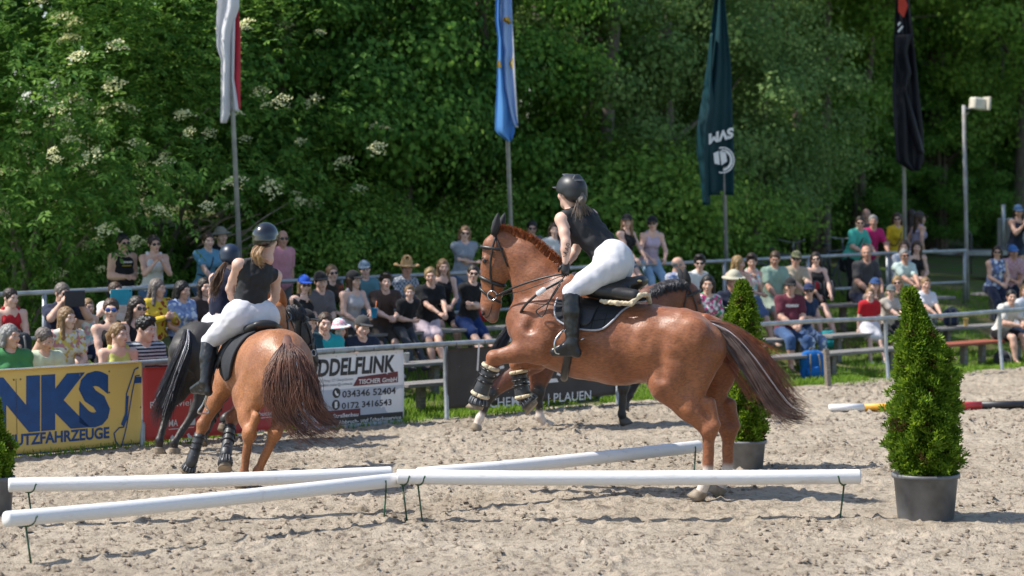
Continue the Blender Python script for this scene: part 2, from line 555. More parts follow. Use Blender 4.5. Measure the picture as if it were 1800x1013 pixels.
def build_grass():
    rg = np.random.default_rng(8)
    n = 90000
    s = rg.uniform(-1, 23, n); w = 0.02 + 6.5 * rg.random(n) ** 1.35
    near = rg.random(n) < 0.25
    w[near] = rg.uniform(-0.22, 0.9, near.sum())
    bare = vnoise(s * 1.0, w * 2.2, 31, 0.7) + 0.35 * vnoise(s, w, 32, 0.2)
    keep = (bare > -0.17) & ~((w < -0.05) & (bare < 0.02))
    s, w = s[keep], w[keep]; n = len(s)
    z = np.array([ground_sw(a, b) for a, b in zip(s, w)])
    base = P0 + s[:, None] * FD + w[:, None] * FN
    h = rg.uniform(0.035, 0.10, n) * (0.7 + 0.8 * np.clip(bare[keep] + 0.3, 0, 1)); a = rg.uniform(0, 6.28, n); wd = rg.uniform(0.004, 0.009, n)
    dx, dy = np.cos(a), np.sin(a); l = rg.uniform(0.2, 0.8, n) * h
    V = np.zeros((n, 5, 3))
    b3 = np.column_stack([base, z])
    side = np.column_stack([-dy * wd, dx * wd, np.zeros(n)])
    mid = b3 + np.column_stack([dx * l * 0.35, dy * l * 0.35, h * 0.62]); tip = b3 + np.column_stack([dx * l, dy * l, h])
    V[:, 0] = b3 - side; V[:, 1] = b3 + side; V[:, 2] = mid + side * 0.7; V[:, 3] = mid - side * 0.7; V[:, 4] = tip
    o = (np.arange(n) * 5)[:, None]
    F = np.concatenate([np.array([[0, 1, 2]]) + o, np.array([[0, 2, 3]]) + o, np.array([[3, 2, 4]]) + o])
    me = make_mesh('grass_blades', V.reshape(-1, 3), F, [leaf_mat('grass', (0.07, 0.17, 0.015), (0.23, 0.36, 0.05), 0.45)], smooth=False)
    tag(add('grass_blades', me), 'short green grass growing over the spectator bank', 'grass', kind='stuff')
build_grass()

# ================================================================== front railing and banners
RAILZ = 0.845
rail_root = empty('arena_railing', fp(0, 0, 0), 'grey tubular steel railing running along the edge of the sand', 'railing', rz=FANG)
WOOD = M('weathered_wood', (0.30, 0.25, 0.20), (0.17, 0.14, 0.115), rough=0.85, scale=5, bump=0.4, stretch=(1.5, 10, 10))
build('top_rail', [tube([(-6, 0, RAILZ), (0, 0, RAILZ - .005), (4.5, 0, RAILZ + .012), (8.3, 0, RAILZ - .004), (9.6, 0, RAILZ)], 0.031, 10, 24)], STEEL, rail_root)
build('top_rail', [tube([(9.6, 0, RAILZ), (12, 0.0, RAILZ + .02), (15, 0, RAILZ - .01), (18, 0, RAILZ + .015), (24, 0, RAILZ)], 0.031, 10, 24)], STEEL, rail_root)
for s in (s_at(-120, 0), s_at(250, 0), s_at(545, 0), s_at(783, 0), s_at(1083, 0), s_at(1330, 0), s_at(1557, 0), s_at(1757, 0)):
    build('post', [tube([(s, 0, RAILZ - .01), (s, 0, RAILZ - .1), (s, -.005, 0.42), (s - .03, -.05, 0.2), (s - .07, -.10, -0.05)], 0.027, 8, 12)], STEEL, rail_root)
st = s_at(1456, -0.15)
build('top_cap', [tube([(s_at(1557, 0), 0, RAILZ - .05), (s_at(1557, 0), 0, RAILZ - .03)], 0.034, 10)], STEEL, rail_root)
V, F = bevel_box((0, 0, 0.2), (0.075, 0.06, 0.62), 0.008)
stake = add('wooden_stake', make_mesh('wooden_stake', V, F, [WOOD], smooth=False), loc=fp(st, -0.15, 0.0), rot=(0.0, RAD(-5), FANG))
tag(stake, 'short leaning grey wooden stake in front of the steel railing', 'stake')

def pieces(n, F):
    """connected pieces of a face list: (vertex indices, renumbered faces)"""
    par = list(range(n))
    def root(i):
        while par[i] != i: par[i] = par[par[i]]; i = par[i]
        return i
    for f in F:
        for i in f[1:]: par[root(i)] = root(f[0])
    gr = {}
    for f in F: gr.setdefault(root(f[0]), []).append(f)
    out = []
    for fs in gr.values():
        vi = sorted({i for f in fs for i in f}); mp = {v: k for k, v in enumerate(vi)}
        out.append((vi, [[mp[i] for i in f] for f in fs]))
    return out
def text_mesh(body, bold=0.0, shear=0.0, space=1.0):
    cu = bpy.data.curves.new('lettering', 'FONT')
    cu.body = body; cu.offset = bold; cu.shear = shear; cu.space_character = space; cu.resolution_u = 3
    o = bpy.data.objects.new('lettering', cu); col.objects.link(o)
    dg = bpy.context.evaluated_depsgraph_get(); dg.update()
    me = bpy.data.meshes.new_from_object(o.evaluated_get(dg))
    bpy.data.objects.remove(o)
    V = np.zeros(len(me.vertices) * 3); me.vertices.foreach_get('co', V)
    return V.reshape(-1, 3), [list(p.vertices) for p in me.polygons]

def wav(x, z):
    return 0.010 * math.sin(2.1 * x + 0.6) * math.sin(math.pi * min(max(z / 0.8, 0), 1)) + 0.004 * math.sin(7 * x + 3 * z)

class Banner:
    """sheet on the fence between photo columns u0 and u1; z range; x runs along the fence"""
    def __init__(self, u0, u1, z0, z1, mat, label, rigid=False, name='banner'):
        self.w = -0.055; self.rigid = rigid
        self.s0 = s_at(u0, self.w); self.s1 = s_at(u1, self.w)
        L = self.s1 - self.s0; nx, nz = max(2, int(L / 0.06)), 14
        V = [(L * i / nx, self.dy(L * i / nx, z0 + (z1 - z0) * j / nz), z0 + (z1 - z0) * j / nz) for i in range(nx + 1) for j in range(nz + 1)]
        n = len(V); V += [(x, y + (0.012 if rigid else 0.003), z) for x, y, z in V]
        F = []
        for i in range(nx):
            for j in range(nz):
                a = i * (nz + 1) + j
                F.append([a, a + nz + 1, a + nz + 2, a + 1]); F.append([n + a, n + a + 1, n + a + nz + 2, n + a + nz + 1])
        for i in range(nx):
            for j in (0, nz):
                a = i * (nz + 1) + j; F.append([a, n + a, n + a + nz + 1, a + nz + 1])
        for j in range(nz):
            for i in (0, nx):
                a = i * (nz + 1) + j; F.append([a, a + 1, n + a + 1, n + a])
        self.o = add(name, make_mesh(name, V, F, [mat]), loc=fp(self.s0, self.w, 0), rot=(0, 0, FANG))
        tag(self.o, label, 'banner')
    def dy(self, x, z):
        return 0.0 if self.rigid else wav(x + self.s0, z)
    def loc(self, u, v):
        s = s_at(u, self.w); Y = fp(s, self.w)[1]
        return s - self.s0, CAMH - (v - VHOR) * Y / FPX
    def put(self, name, V, F, mat, lift):
        V = np.array([(x, self.dy(x, z) - lift, z) for x, z in V])
        return add(name, make_mesh(name, V, F, [mat], smooth=False), self.o)
    def text(self, body, u0, u1, vt, vb, mat, bold=0.0, shear=0.0, lift=0.004, vat=None):
        """lettering from column u0 to u1, cap tops at row vt and baseline at row vb (rows read at u0)"""
        V, F = text_mesh(body, bold, shear)
        x0, zb = self.loc(u0, vb); x1, _ = self.loc(u1, vb); _, zt = self.loc(u0, vt)
        lo, hi = V.min(0), V.max(0)
        caps = 0.729 if True else 1
        P = np.column_stack([x0 + (V[:, 0] - lo[0]) / (hi[0] - lo[0]) * (x1 - x0), zb + V[:, 1] / caps * (zt - zb)])
        if zt - zb < 0.075: return tag(self.put('lettering', P, F, mat, lift), kind='stuff')
        for vi, fi in pieces(len(P), F):
            self.put('letter', P[vi], fi, mat, lift)
    def poly(self, name, pts, mat, lift=0.003):
        """filled patch given as photo points; fanned into strips so that it follows the sheet"""
        P = [self.loc(*p) for p in pts]
        return self.put(name, P, [list(range(len(P)))], mat, lift)
    def rect(self, name, u0, u1, v0, v1, mat, lift=0.003, slant=0.0):
        x0, zt = self.loc(u0, v0); x1, _ = self.loc(u1, v0); _, zb = self.loc(u0, v1)
        n = max(1, int((x1 - x0) / 0.1)); V = []; F = []
        for i in range(n + 1):
            x = x0 + (x1 - x0) * i / n
            V += [(x, zb), (x + slant * (zt - zb) * (1 if i == 0 else 0), zt)]
        for i in range(n): F.append([2 * i, 2 * i + 2, 2 * i + 3, 2 * i + 1])
        return self.put(name, V, F, mat, lift)
    def stroke(self, name, pts, wd, mat, lift=0.004, closed=False):
        P = [np.array(self.loc(*p)) for p in pts]
        V, F = [], []
        m = len(P)
        for i in range(m):
            a = P[(i - 1) % m] if closed or i > 0 else P[i]; b = P[(i + 1) % m] if closed or i < m - 1 else P[i]
            t = unit(b - a); nn = np.array((-t[1], t[0])) * wd / 2
            V += [P[i] - nn, P[i] + nn]
        for i in range(m if closed else m - 1):
            j = (i + 1) % m
            F.append([2 * i, 2 * j, 2 * j + 1, 2 * i + 1])
        return self.put(name, V, F, mat, lift)

P_YEL = M('yellow_board', (0.78, 0.54, 0.15), (0.72, 0.49, 0.135), rough=0.5, scale=2)
P_BLUE = M('print_blue', (0.01, 0.075, 0.24), rough=0.5)
P_RED = M('red_banner_cloth', (0.56, 0.055, 0.05), (0.48, 0.045, 0.042), rough=0.6, scale=2, bump=0.1)
P_WHITE = M('banner_white', (0.78, 0.78, 0.78), (0.73, 0.73, 0.74), rough=0.6, scale=2)
P_GREY = M('banner_grey', (0.47, 0.51, 0.58), (0.42, 0.46, 0.53), rough=0.6, scale=2)
P_MESH = M('black_banner_mesh', (0.060, 0.054, 0.050), (0.040, 0.036, 0.034), rough=0.75, scale=3, bump=0.2, bscale=120)
P_INK = M('print_dark', (0.035, 0.035, 0.035), rough=0.6)
P_MAROON = M('print_maroon', (0.15, 0.03, 0.035), rough=0.6)
P_LT = M('print_white', (0.78, 0.77, 0.76), (0.7, 0.7, 0.7), rough=0.6)
P_GRTXT = M('print_grey_text', (0.22, 0.22, 0.23), rough=0.6)

b = Banner(-260, 249, 0.03, 0.862, P_YEL, 'yellow advertising board with large blue NKS lettering', rigid=True, name='advertising_board')
b.text('NKS', -14, 193, 667, 757, P_BLUE, bold=0.065)
b.text('NUTZFAHRZEUGE', 8, 192, 765, 785, P_BLUE, bold=0.035)
b.stroke('printed_line', [(-200, 818), (100, 794), (202, 784)], 0.012, P_BLUE)
b.stroke('printed_line', [(215, 782), (249, 779)], 0.012, P_BLUE)
b.stroke('excavator_arm', [(243, 646), (236, 650), (222, 692), (220, 742), (217, 751), (209, 752), (200, 762), (203, 776), (212, 789)], 0.016, P_BLUE)
b.stroke('excavator_arm', [(245, 660), (238, 661), (232, 690), (222, 750), (217, 770), (212, 789)], 0.014, P_BLUE)
b.poly('excavator_arm', [(222, 696), (226, 696), (223, 738), (217, 750), (212, 746), (219, 728)], P_BLUE, 0.005)
b.rect('excavator_cab', 236, 248, 663, 674, P_BLUE, 0.005)
b.stroke('seam', [(28, 666), (30, 790)], 0.006, M('seam_brown', (0.2, 0.14, 0.05)))
SCREW = M('screw_head', (0.25, 0.18, 0.08), rough=0.4, metal=0.5)
for u, v in ((24, 668), (36, 667), (140, 658), (192, 653), (192, 690), (247, 716), (25, 797), (140, 660)):
    x, z = b.loc(u, v)
    V, F = lathe([(0.010, 0), (0.009, 0.004), (0.002, 0.006)], 8)
    add('screw', make_mesh('screw', np.column_stack([V[:, 0] + x, -V[:, 2] - 0.001, V[:, 1] + z]), F, [SCREW]), b.o)

b = Banner(251, 496, 0.06, 0.80, P_RED, 'red cloth banner with small white sponsor logos behind the horses')
b.text('R   kenviel   u', 263, 357, 706, 718, P_LT, 0.0)
b.text('abucas', 450, 478, 724, 732, P_LT, 0.02)
b.stroke('printed_line', [(450, 736), (478, 733)], 0.008, P_LT)
b.text('ARI', 453, 464, 756, 762, P_LT, 0.01)
b.text('SPONS', 424, 444, 762, 768, P_LT, 0.0) if False else None
b.rect('printed_logo', 328, 342, 731, 748, P_LT)
b.text('MA', 296, 312, 738, 750, P_LT, 0.02)
b.stroke('printed_line', [(296, 755), (340, 751)], 0.008, P_LT)
b.poly('printed_logo', [(328, 764), (331, 761), (334, 765), (337, 767), (336, 770), (330, 769)], P_LT)
b.stroke('printed_line', [(322, 774), (341, 772)], 0.018, P_LT)
b.poly('printed_logo', [(299, 769), (303, 764), (306, 769), (305, 773), (300, 773)], P_LT)
b.stroke('printed_line', [(295, 778), (315, 776)], 0.012, P_LT)
b.stroke('printed_line', [(388, 770), (404, 768)], 0.02, P_LT)
b.stroke('printed_line', [(418, 764), (430, 763)], 0.014, P_LT)

b = Banner(520, 709, 0.075, 0.825, P_WHITE, 'white banner with dark BUDDELFLINK lettering and phone numbers')
x0, zt = b.loc(524, 700); 
b.rect('grey_field', 521, 708, 690, 768, P_GREY, 0.0015)
b.text('BUDDELFLINK', 524, 693, 634, 664, P_INK, 0.035, 0.15)
b.text('09322 Penig | OT Obergräfenhain', 556, 620, 668, 673, P_GRTXT, 0.0)
b.text('buddelflink-tischer@t-online.de', 556, 619, 676, 681, P_GRTXT, 0.0)
b.poly('tag_field', [(629, 663), (698, 653), (698, 672), (620, 679)], P_MAROON, 0.003)
b.text('TISCHER GmbH', 630, 696, 667, 675, P_LT, 0.02, 0.1, 0.006)
b.text('034346 52404', 601, 694, 687, 699, P_INK, 0.02)
b.text('0172 3416543', 600, 687, 708, 719, P_INK, 0.02)
for uu, vv in ((591, 691), (590, 712)):
    x, z = b.loc(uu, vv)
    ring = [(x + 0.055 * math.cos(a), z + 0.055 * math.sin(a)) for a in np.linspace(0, 6.283, 18, endpoint=False)]
    b.put('phone_symbol', ring, [list(range(18))], P_INK, 0.003)
    b.put('phone_symbol', [(x - .028, z + .015), (x - .012, z + .032), (x - .006, z + .012), (x + .012, z - .010), (x + .030, z - .010), (x + .022, z - .032), (x - .004, z - .028), (x - .024, z - .004)] if vv == 691 else [(x - .018, z - .034), (x + .018, z - .034), (x + .018, z + .034), (x - .018, z + .034)], [list(range(8 if vv == 691 else 4))], P_LT, 0.005)
b.rect('tag_field', 560, 633, 724, 738, P_MAROON, 0.003)
b.text('Straßenbau', 585, 629, 728, 735, P_LT, 0.015, 0, 0.006)
b.rect('tag_field', 560, 707, 736, 750, P_INK, 0.003)
b.text('Abbruch- und Schachtservice', 594, 704, 739, 746, P_LT, 0.015, 0, 0.006)

b = Banner(787, 1082, 0.13, 0.80, P_MESH, 'dark grey mesh banner reading CHEMNITZ | PLAUEN')
b.text('CHEMNITZ | PLAUEN', 861, 1038, 700, 717, P_LT, 0.006)
b.stroke('printed_line', [(851, 681), (1034, 663)], 0.045, P_LT)
b.stroke('printed_line', [(842, 604), (840, 652)], 0.030, P_LT)
b.stroke('printed_mark', [(886, 645), (873, 648), (872, 657), (884, 662), (888, 655)], 0.035, P_LT)
b.stroke('printed_mark', [(925, 646), (925, 664)], 0.03, P_LT)
b.stroke('printed_mark', [(978, 657), (986, 659), (996, 655), (992, 648)], 0.03, P_LT)

TIE = M('tie_wire', (0.12, 0.12, 0.12), rough=0.6)
for u in (552, 585, 621, 655, 690, 800, 850, 1010, 300, 440):
    s = s_at(u, 0)
    build('cable_tie', [tube([(s + .006 * math.cos(a), 0.036 * math.cos(a * 1), RAILZ + 0.036 * math.sin(a)) for a in np.linspace(0.5, 6.2, 10)] + [(s, -0.06, RAILZ - 0.05)], 0.004, 5)], TIE, rail_root)

# ================================================================== benches and rear railing
BENCH = M('bench_plank', (0.25, 0.235, 0.22), (0.14, 0.13, 0.12), rough=0.8, scale=4, bump=0.4, stretch=(1.5, 12, 12))
BRED = M('bench_plank_red', (0.33, 0.09, 0.045), (0.22, 0.06, 0.035), rough=0.7, scale=4, bump=0.3, stretch=(1.5, 12, 12))
ROWS = {1: (0.8, lambda s: 0.36), 2: (1.9, lambda s: 0.49), 3: (3.0, lambda s: 0.70 + 0.2 * rise(s)), 4: (3.62, lambda s: 0.80 + 0.2 * rise(s))}
def bench(row, s0, s1, label, mat=BENCH):
    w, zf = ROWS[row]; zc = zf((s0 + s1) / 2); L = s1 - s0
    t = empty('bench', fp(s0, w, ground_sw((s0 + s1) / 2, w)), label, 'bench', 'wooden benches on the grass bank', FANG)
    g = ground_sw((s0 + s1) / 2, w); z = zc - g
    for dy in (-0.095, 0.095):
        V, F = bevel_box((L / 2, dy, z - 0.02), (L, 0.175, 0.042), 0.006)
        add('plank', make_mesh('plank', V, F, [mat], smooth=False), t)
    for x in (0.35, L / 2, L - 0.35):
        V, F = bevel_box((x, 0, (z - 0.041) / 2 - 0.05), (0.09, 0.09, z - 0.041 + 0.1), 0.008)
        add('leg', make_mesh('leg', V, F, [BENCH], smooth=False), t)
bench(1, -2.2, 2.3, 'front bench behind the yellow board')
bench(1, 2.4, 5.6, 'front bench behind the red and white banners')
bench(1, 5.75, 9.4, 'front bench seen under the rail beside the white banner')
bench(1, 12.0, 15.3, 'grey front bench behind the leaning wooden stake')
bench(1, 15.9, 17.5, 'front bench with red plank behind the right potted thuja', BRED)
bench(1, 17.7, 21, 'front bench under the man in white T-shirt at the right edge')
bench(2, -1.4, 4.0, 'second-row bench behind the yellow board, left end')
bench(2, 4.2, 10.4, 'second-row bench behind the white and black banners')
bench(2, 10.6, 14.6, 'second-row bench carrying the man in burgundy T-shirt')
bench(2, 14.8, 20.8, 'second-row bench carrying the girl in red')
bench(3, -1, 5.8, 'third-row bench at the left end of the stand')
bench(3, 6.0, 11.9, 'third-row bench in the middle of the stand')
bench(3, 12.1, 17.0, 'third-row bench carrying the man in pale green polo shirt')
bench(3, 17.2, 19.3, 'short third-row bench end below the loudspeaker pole')
bench(3, 20.2, 24.0, 'third-row bench at the right edge of the stand')

rr = empty('stand_railing', fp(0, 4.0, 0), 'grey steel guard railing along the back of the stand', 'railing', rz=FANG)
send = s_at(1697, 4.0)
def rz_(s): return 1.36 + 0.2 * rise(s)
build('top_rail', [tube([(s, 0, rz_(s)) for s in np.linspace(-4, send, 14)], 0.029, 10)], STEEL, rr)
build('lower_rail', [tube([(s, 0, rz_(s) - 0.53) for s in np.linspace(-4, send, 14)], 0.025, 10)], STEEL, rr)
for s in (s_at(-80, 4), s_at(78, 4), s_at(330, 4), s_at(600, 4), s_at(905, 4), s_at(1120, 4), s_at(1273, 4), s_at(1420, 4), s_at(1560, 4), send - .03):
    build('post', [tube([(s, 0, ground_sw(s, 4) - .1), (s, 0, rz_(s) - .01)], 0.028, 8)], STEEL, rr)

# ================================================================== flags
def pole(u_top, v_top, u_bot, v_bot, w, label, name='flagpole', r=0.033):
    s = s_at(u_bot, w); b0 = fp(s, w); Y = b0[1]
    A = at(u_top, v_top, Y); B = at(u_bot, v_bot, Y); d = (A - B) / (A[2] - B[2])
    gz = ground_sw(s, w)
    base = B + d * (gz - B[2])
    return base, d, Y

WHITE_F = flag_mat('flag_white', (0.84, 0.83, 0.86), (0.78, 0.78, 0.82), rough=0.7, scale=3)
RED_F = flag_mat('flag_red', (0.75, 0.06, 0.10), rough=0.7)
BLUE_F = flag_mat('flag_blue', (0.10, 0.33, 0.74), (0.16, 0.42, 0.80), rough=0.6, scale=1.5)
LBLUE_F = flag_mat('flag_pale_blue', (0.46, 0.63, 0.90), (0.40, 0.58, 0.88), rough=0.6, scale=3)
GOLD_F = flag_mat('flag_gold', (0.62, 0.44, 0.07), (0.2, 0.17, 0.06), rough=0.6, scale=30)
TEAL_F = flag_mat('flag_teal', (0.005, 0.062, 0.080), (0.004, 0.05, 0.066), rough=0.6, scale=2)
BLACK_F = flag_mat('flag_black', (0.012, 0.014, 0.024), (0.009, 0.010, 0.018), rough=0.55, scale=2)
REDO_F = flag_mat('flag_orange_red', (0.75, 0.06, 0.03), rough=0.6)

def flag_sheet(name, root, Y, rows, depth, mat, nt=18, folds=3.0, phase=0.0):
    """one fall of cloth: rows = (v, uL, uR); pleats run down it"""
    base = np.array(root.location)
    vs_ = np.linspace(rows[0][0], rows[-1][0], 46)
    uL = np.interp(vs_, [r[0] for r in rows], [r[1] for r in rows]); uR = np.interp(vs_, [r[0] for r in rows], [r[2] for r in rows])
    V = []
    for v, a, c in zip(vs_, uL, uR):
        for i in range(nt + 1):
            t = i / nt
            y = depth + 0.055 * math.sin(folds * 6.283 * t + phase + 0.004 * v) + 0.03 * math.sin(6.283 * t * 0.7 + v * 0.013)
            p = at(a + (c - a) * t, v, Y)
            V.append((p[0] - base[0], p[1] + y - base[1], p[2] - base[2]))
    n = nt + 1
    F = np.array([(i * n + j, i * n + j + 1, (i + 1) * n + j + 1, (i + 1) * n + j) for i in range(45) for j in range(nt)])
    o = add(name, make_mesh(name, V, F, [mat]), root)
    md = o.modifiers.new('thickness', 'SOLIDIFY'); md.thickness = 0.004
    return o

def flag_pole(u_top, u_bot, v_bot, label, w=4.15, height=8.5):
    base, d, Y = pole(u_top, 0, u_bot, v_bot, w, label)
    t = empty('flagpole', base, label, 'flag')
    build('pole', [tube([d * -0.2, d * height], [0.034, 0.028], 10)], STEEL, t)
    build('pole_cap', [lathe([(0.03, 0), (0.045, 0.02), (0.04, 0.05), (0.005, 0.07)], 12, d * height)], STEEL, t)
    return t, Y
t, Y = flag_pole(400, 420, 430, 'leftmost flag, white and red, hanging limp on a tall pole')
flag_sheet('white_cloth', t, Y, [(-60, 388, 421), (15, 383, 422), (28, 382, 417), (55, 381, 408), (85, 382, 406), (105, 389, 406), (170, 389, 405), (200, 388, 405), (217, 388, 399)], -0.10, WHITE_F, folds=1.2)
flag_sheet('red_cloth', t, Y, [(-60, 396, 420), (26, 402, 421), (70, 405, 424), (140, 406, 423), (192, 419, 423)], -0.06, RED_F, folds=0.3)
flag_sheet('white_lining', t, Y, [(-60, 396, 418), (60, 398, 414), (140, 403, 412), (196, 405, 421)], -0.01, WHITE_F, folds=0.8)
t, Y = flag_pole(884, 898, 400, 'blue flag with golden emblem hanging behind the chestnut horse\'s head')
flag_sheet('blue_cloth', t, Y, [(-60, 872, 880), (40, 871, 880), (70, 875, 884), (125, 874, 886), (160, 873, 892), (190, 871, 902), (232, 870, 905), (249, 891, 899)], -0.10, BLUE_F, folds=1.4)
flag_sheet('pale_cloth', t, Y, [(-60, 882, 897), (40, 880, 901), (75, 879, 901), (90, 884, 902), (105, 882, 900), (150, 884, 904), (200, 896, 907), (222, 903, 911)], -0.07, LBLUE_F, folds=1.1, phase=2)
flag_sheet('gold_emblem', t, Y, [(32, 885, 893), (38, 884, 897), (44, 893, 899)], -0.20, GOLD_F, folds=0.8)
flag_sheet('gold_emblem', t, Y, [(104, 899, 902), (113, 895, 902), (122, 898, 902)], -0.20, GOLD_F, folds=0.5)
flag_sheet('gold_emblem', t, Y, [(108, 875, 879), (120, 874, 882)], -0.20, GOLD_F, folds=0.5)
flag_sheet('white_edge', t, Y, [(40, 899, 901), (140, 902, 906), (224, 906, 911)], 0.02, WHITE_F, folds=0.3)
t, Y = flag_pole(1266, 1277, 470, 'dark teal flag with white letters and round emblem')
flag_sheet('teal_cloth', t, Y, [(-60, 1258, 1270), (0, 1255, 1273), (120, 1241, 1284), (220, 1226, 1287), (260, 1223, 1289), (335, 1234, 1289), (343, 1234, 1288)], -0.10, TEAL_F, folds=1.5)
flag_sheet('teal_fold', t, Y, [(60, 1248, 1250), (150, 1237, 1250), (190, 1230, 1256), (230, 1224, 1250), (300, 1229, 1248), (360, 1234, 1247)], -0.17, TEAL_F, folds=0.7, phase=1)
def print_on(root, Y, V2, F, mat, name, lift):
    base = np.array(root.location); V = []
    for u, v in V2:
        p = at(u, v, Y); V.append((p[0] - base[0], p[1] - lift - base[1], p[2] - base[2]))
    return add(name, make_mesh(name, V, F, [mat], smooth=False), root)
V, F = text_mesh('SVM', 0.05)
lo, hi = V.min(0), V.max(0)
q = (V[:, :2] - lo[:2]) / (hi[:2] - lo[:2])
uv_ = np.array([(1287 - 43 * a, 224 + 19 * c + 12 * a) for a, c in q])
for vi, fi in pieces(len(uv_), F): print_on(t, Y, uv_[vi], fi, P_LT, 'letter', 0.22)
def ring_uv(cx, cy, rx, ry, wd, n=28, a0=0, a1=6.283):
    V, F = [], []
    for i in range(n + 1):
        a = a0 + (a1 - a0) * i / n
        V += [(cx + rx * math.cos(a), cy + ry * math.sin(a)), (cx + (rx - wd) * math.cos(a), cy + (ry - wd) * math.sin(a))]
    for i in range(n): F.append([2 * i, 2 * i + 2, 2 * i + 3, 2 * i + 1])
    return V, F
for (rx, ry, wd, a0, a1) in ((21, 23, 2.2, -1.9, 1.9), (17.5, 19, 4.5, -1.7, 1.5)):
    V, F = ring_uv(1268, 282, rx, ry, wd, a0=a0, a1=a1); print_on(t, Y, V, F, P_LT, 'emblem', 0.22)
print_on(t, Y, [(1252, 270), (1261, 266), (1263, 290), (1254, 288)], [[0, 1, 2, 3]], P_LT, 'emblem', 0.22)
print_on(t, Y, [(1263, 266), (1273, 266), (1276, 284), (1266, 291)], [[0, 1, 2, 3]], P_LT, 'emblem', 0.22)
t, Y = flag_pole(1585, 1591, 440, 'black flag with a red diamond, rightmost of the four')
flag_sheet('black_cloth', t, Y, [(-60, 1573, 1592), (0, 1573, 1595), (60, 1570, 1602), (160, 1568, 1613), (230, 1571, 1621), (285, 1575, 1622), (296, 1592, 1616), (301, 1600, 1612)], -0.10, BLACK_F, folds=1.7)
flag_sheet('black_fold', t, Y, [(62, 1571, 1598), (95, 1572, 1590), (130, 1578, 1598), (160, 1580, 1590), (210, 1590, 1606), (270, 1610, 1622)], -0.18, BLACK_F, folds=0.6, phase=1)
print_on(t, Y, [(1575, 0), (1586, -6), (1592, 12), (1585, 33), (1575, 22)], [[0, 1, 2, 3, 4]], REDO_F, 'red_diamond', 0.22)
print_on(t, Y, [(1574, 56), (1582, 47), (1584, 49), (1576, 59)], [[0, 1, 2, 3]], P_LT, 'printed_stripe', 0.22)
print_on(t, Y, [(1574, 44), (1578, 40), (1580, 42), (1575, 48)], [[0, 1, 2, 3]], P_LT, 'printed_stripe', 0.22)

# loudspeaker pole at the end of the stand railing
base, d, Y = pole(1694, 185, 1700, 500, 4.12, '')
t = empty('loudspeaker_pole', base, 'tall grey pole with a pale box loudspeaker at its top', 'loudspeaker')
hh = (at(1694, 185, Y)[2] - base[2]) / d[2]
build('pole', [tube([d * -0.1, d * hh * 0.45, d * hh], [0.036, 0.034, 0.032], 10)], M('pole_grey', (0.36, 0.37, 0.38), (0.24, 0.22, 0.2), rough=0.6, scale=5, bump=0.1), t)
top = d * hh
R = Matrix.Rotation(RAD(20), 3, 'Z') @ Matrix.Rotation(RAD(6), 3, 'Y')
V, F = bevel_box(top + np.array((0.25, -0.03, 0.02)), (0.28, 0.20, 0.20), 0.02, np.array(R))
add('speaker_box', make_mesh('speaker_box', V, F, [M('speaker_cream', (0.66, 0.62, 0.52), rough=0.5)], smooth=False), t)
V, F = bevel_box(top + np.array((0.375, -0.055, 0.02)), (0.05, 0.23, 0.23), 0.012, np.array(R))
add('speaker_rim', make_mesh('speaker_rim', V, F, [M('speaker_rim_cream', (0.55, 0.50, 0.40), rough=0.5)], smooth=False), t)
build('bracket', [tube([top + (0, 0, -.03), top + (0.07, -.02, -.06), top + (0.17, -.03, -.05), top + (.2, -.03, 0)], 0.014, 6, 10)], STEEL, t)
build('cable', [tube([top + (0.1, -.02, -.08), top + (0.06, -.03, -.16), top + (0.03, -.03, -.3), d * hh * .5 + (0.04, -.03, 0)], 0.006, 5, 14)], TIE, t)
# ================================================================== trees
BARK = M('bark', (0.16, 0.125, 0.095), (0.075, 0.06, 0.045), rough=0.9, scale=6, bump=0.7, stretch=(6, 6, 1.2))
BARK2 = M('bark_pale', (0.24, 0.21, 0.17), (0.13, 0.11, 0.09), rough=0.9, scale=6, bump=0.7, stretch=(6, 6, 1.2))
LEAF = {
    'dark': leaf_mat('leaf_dark', (0.028, 0.10, 0.016), (0.125, 0.255, 0.042), 0.36),
    'mid': leaf_mat('leaf_mid', (0.045, 0.14, 0.022), (0.16, 0.305, 0.050), 0.40),
    'grey': leaf_mat('leaf_grey', (0.075, 0.16, 0.042), (0.23, 0.34, 0.11), 0.42),
    'light': leaf_mat('leaf_light', (0.075, 0.18, 0.028), (0.24, 0.385, 0.066), 0.42),
    'elder': leaf_mat('leaf_elder', (0.042, 0.13, 0.022), (0.165, 0.30, 0.052), 0.40),
}
def leaves(P, Nrm, size, rg, slim=0.45, droop=0.3):
    n = len(P)
    d = rg.normal(size=(n, 3)); d -= (d * Nrm).sum(1)[:, None] * Nrm
    d[:, 2] -= droop; d /= np.linalg.norm(d, axis=1)[:, None]
    side = np.cross(d, Nrm); side /= np.linalg.norm(side, axis=1)[:, None] + 1e-9
    L = size * rg.uniform(0.65, 1.35, n)[:, None]; Wd = L * slim
    fold = Nrm * (L * 0.10)
    V = np.stack([P, P + d * L * 0.45 + side * Wd + fold, P + d * L, P + d * L * 0.45 - side * Wd + fold], 1)
    o = (np.arange(n) * 4)[:, None]
    F = np.concatenate([np.array([[0, 1, 2]]) + o, np.array([[0, 2, 3]]) + o])
    return V.reshape(-1, 3), F

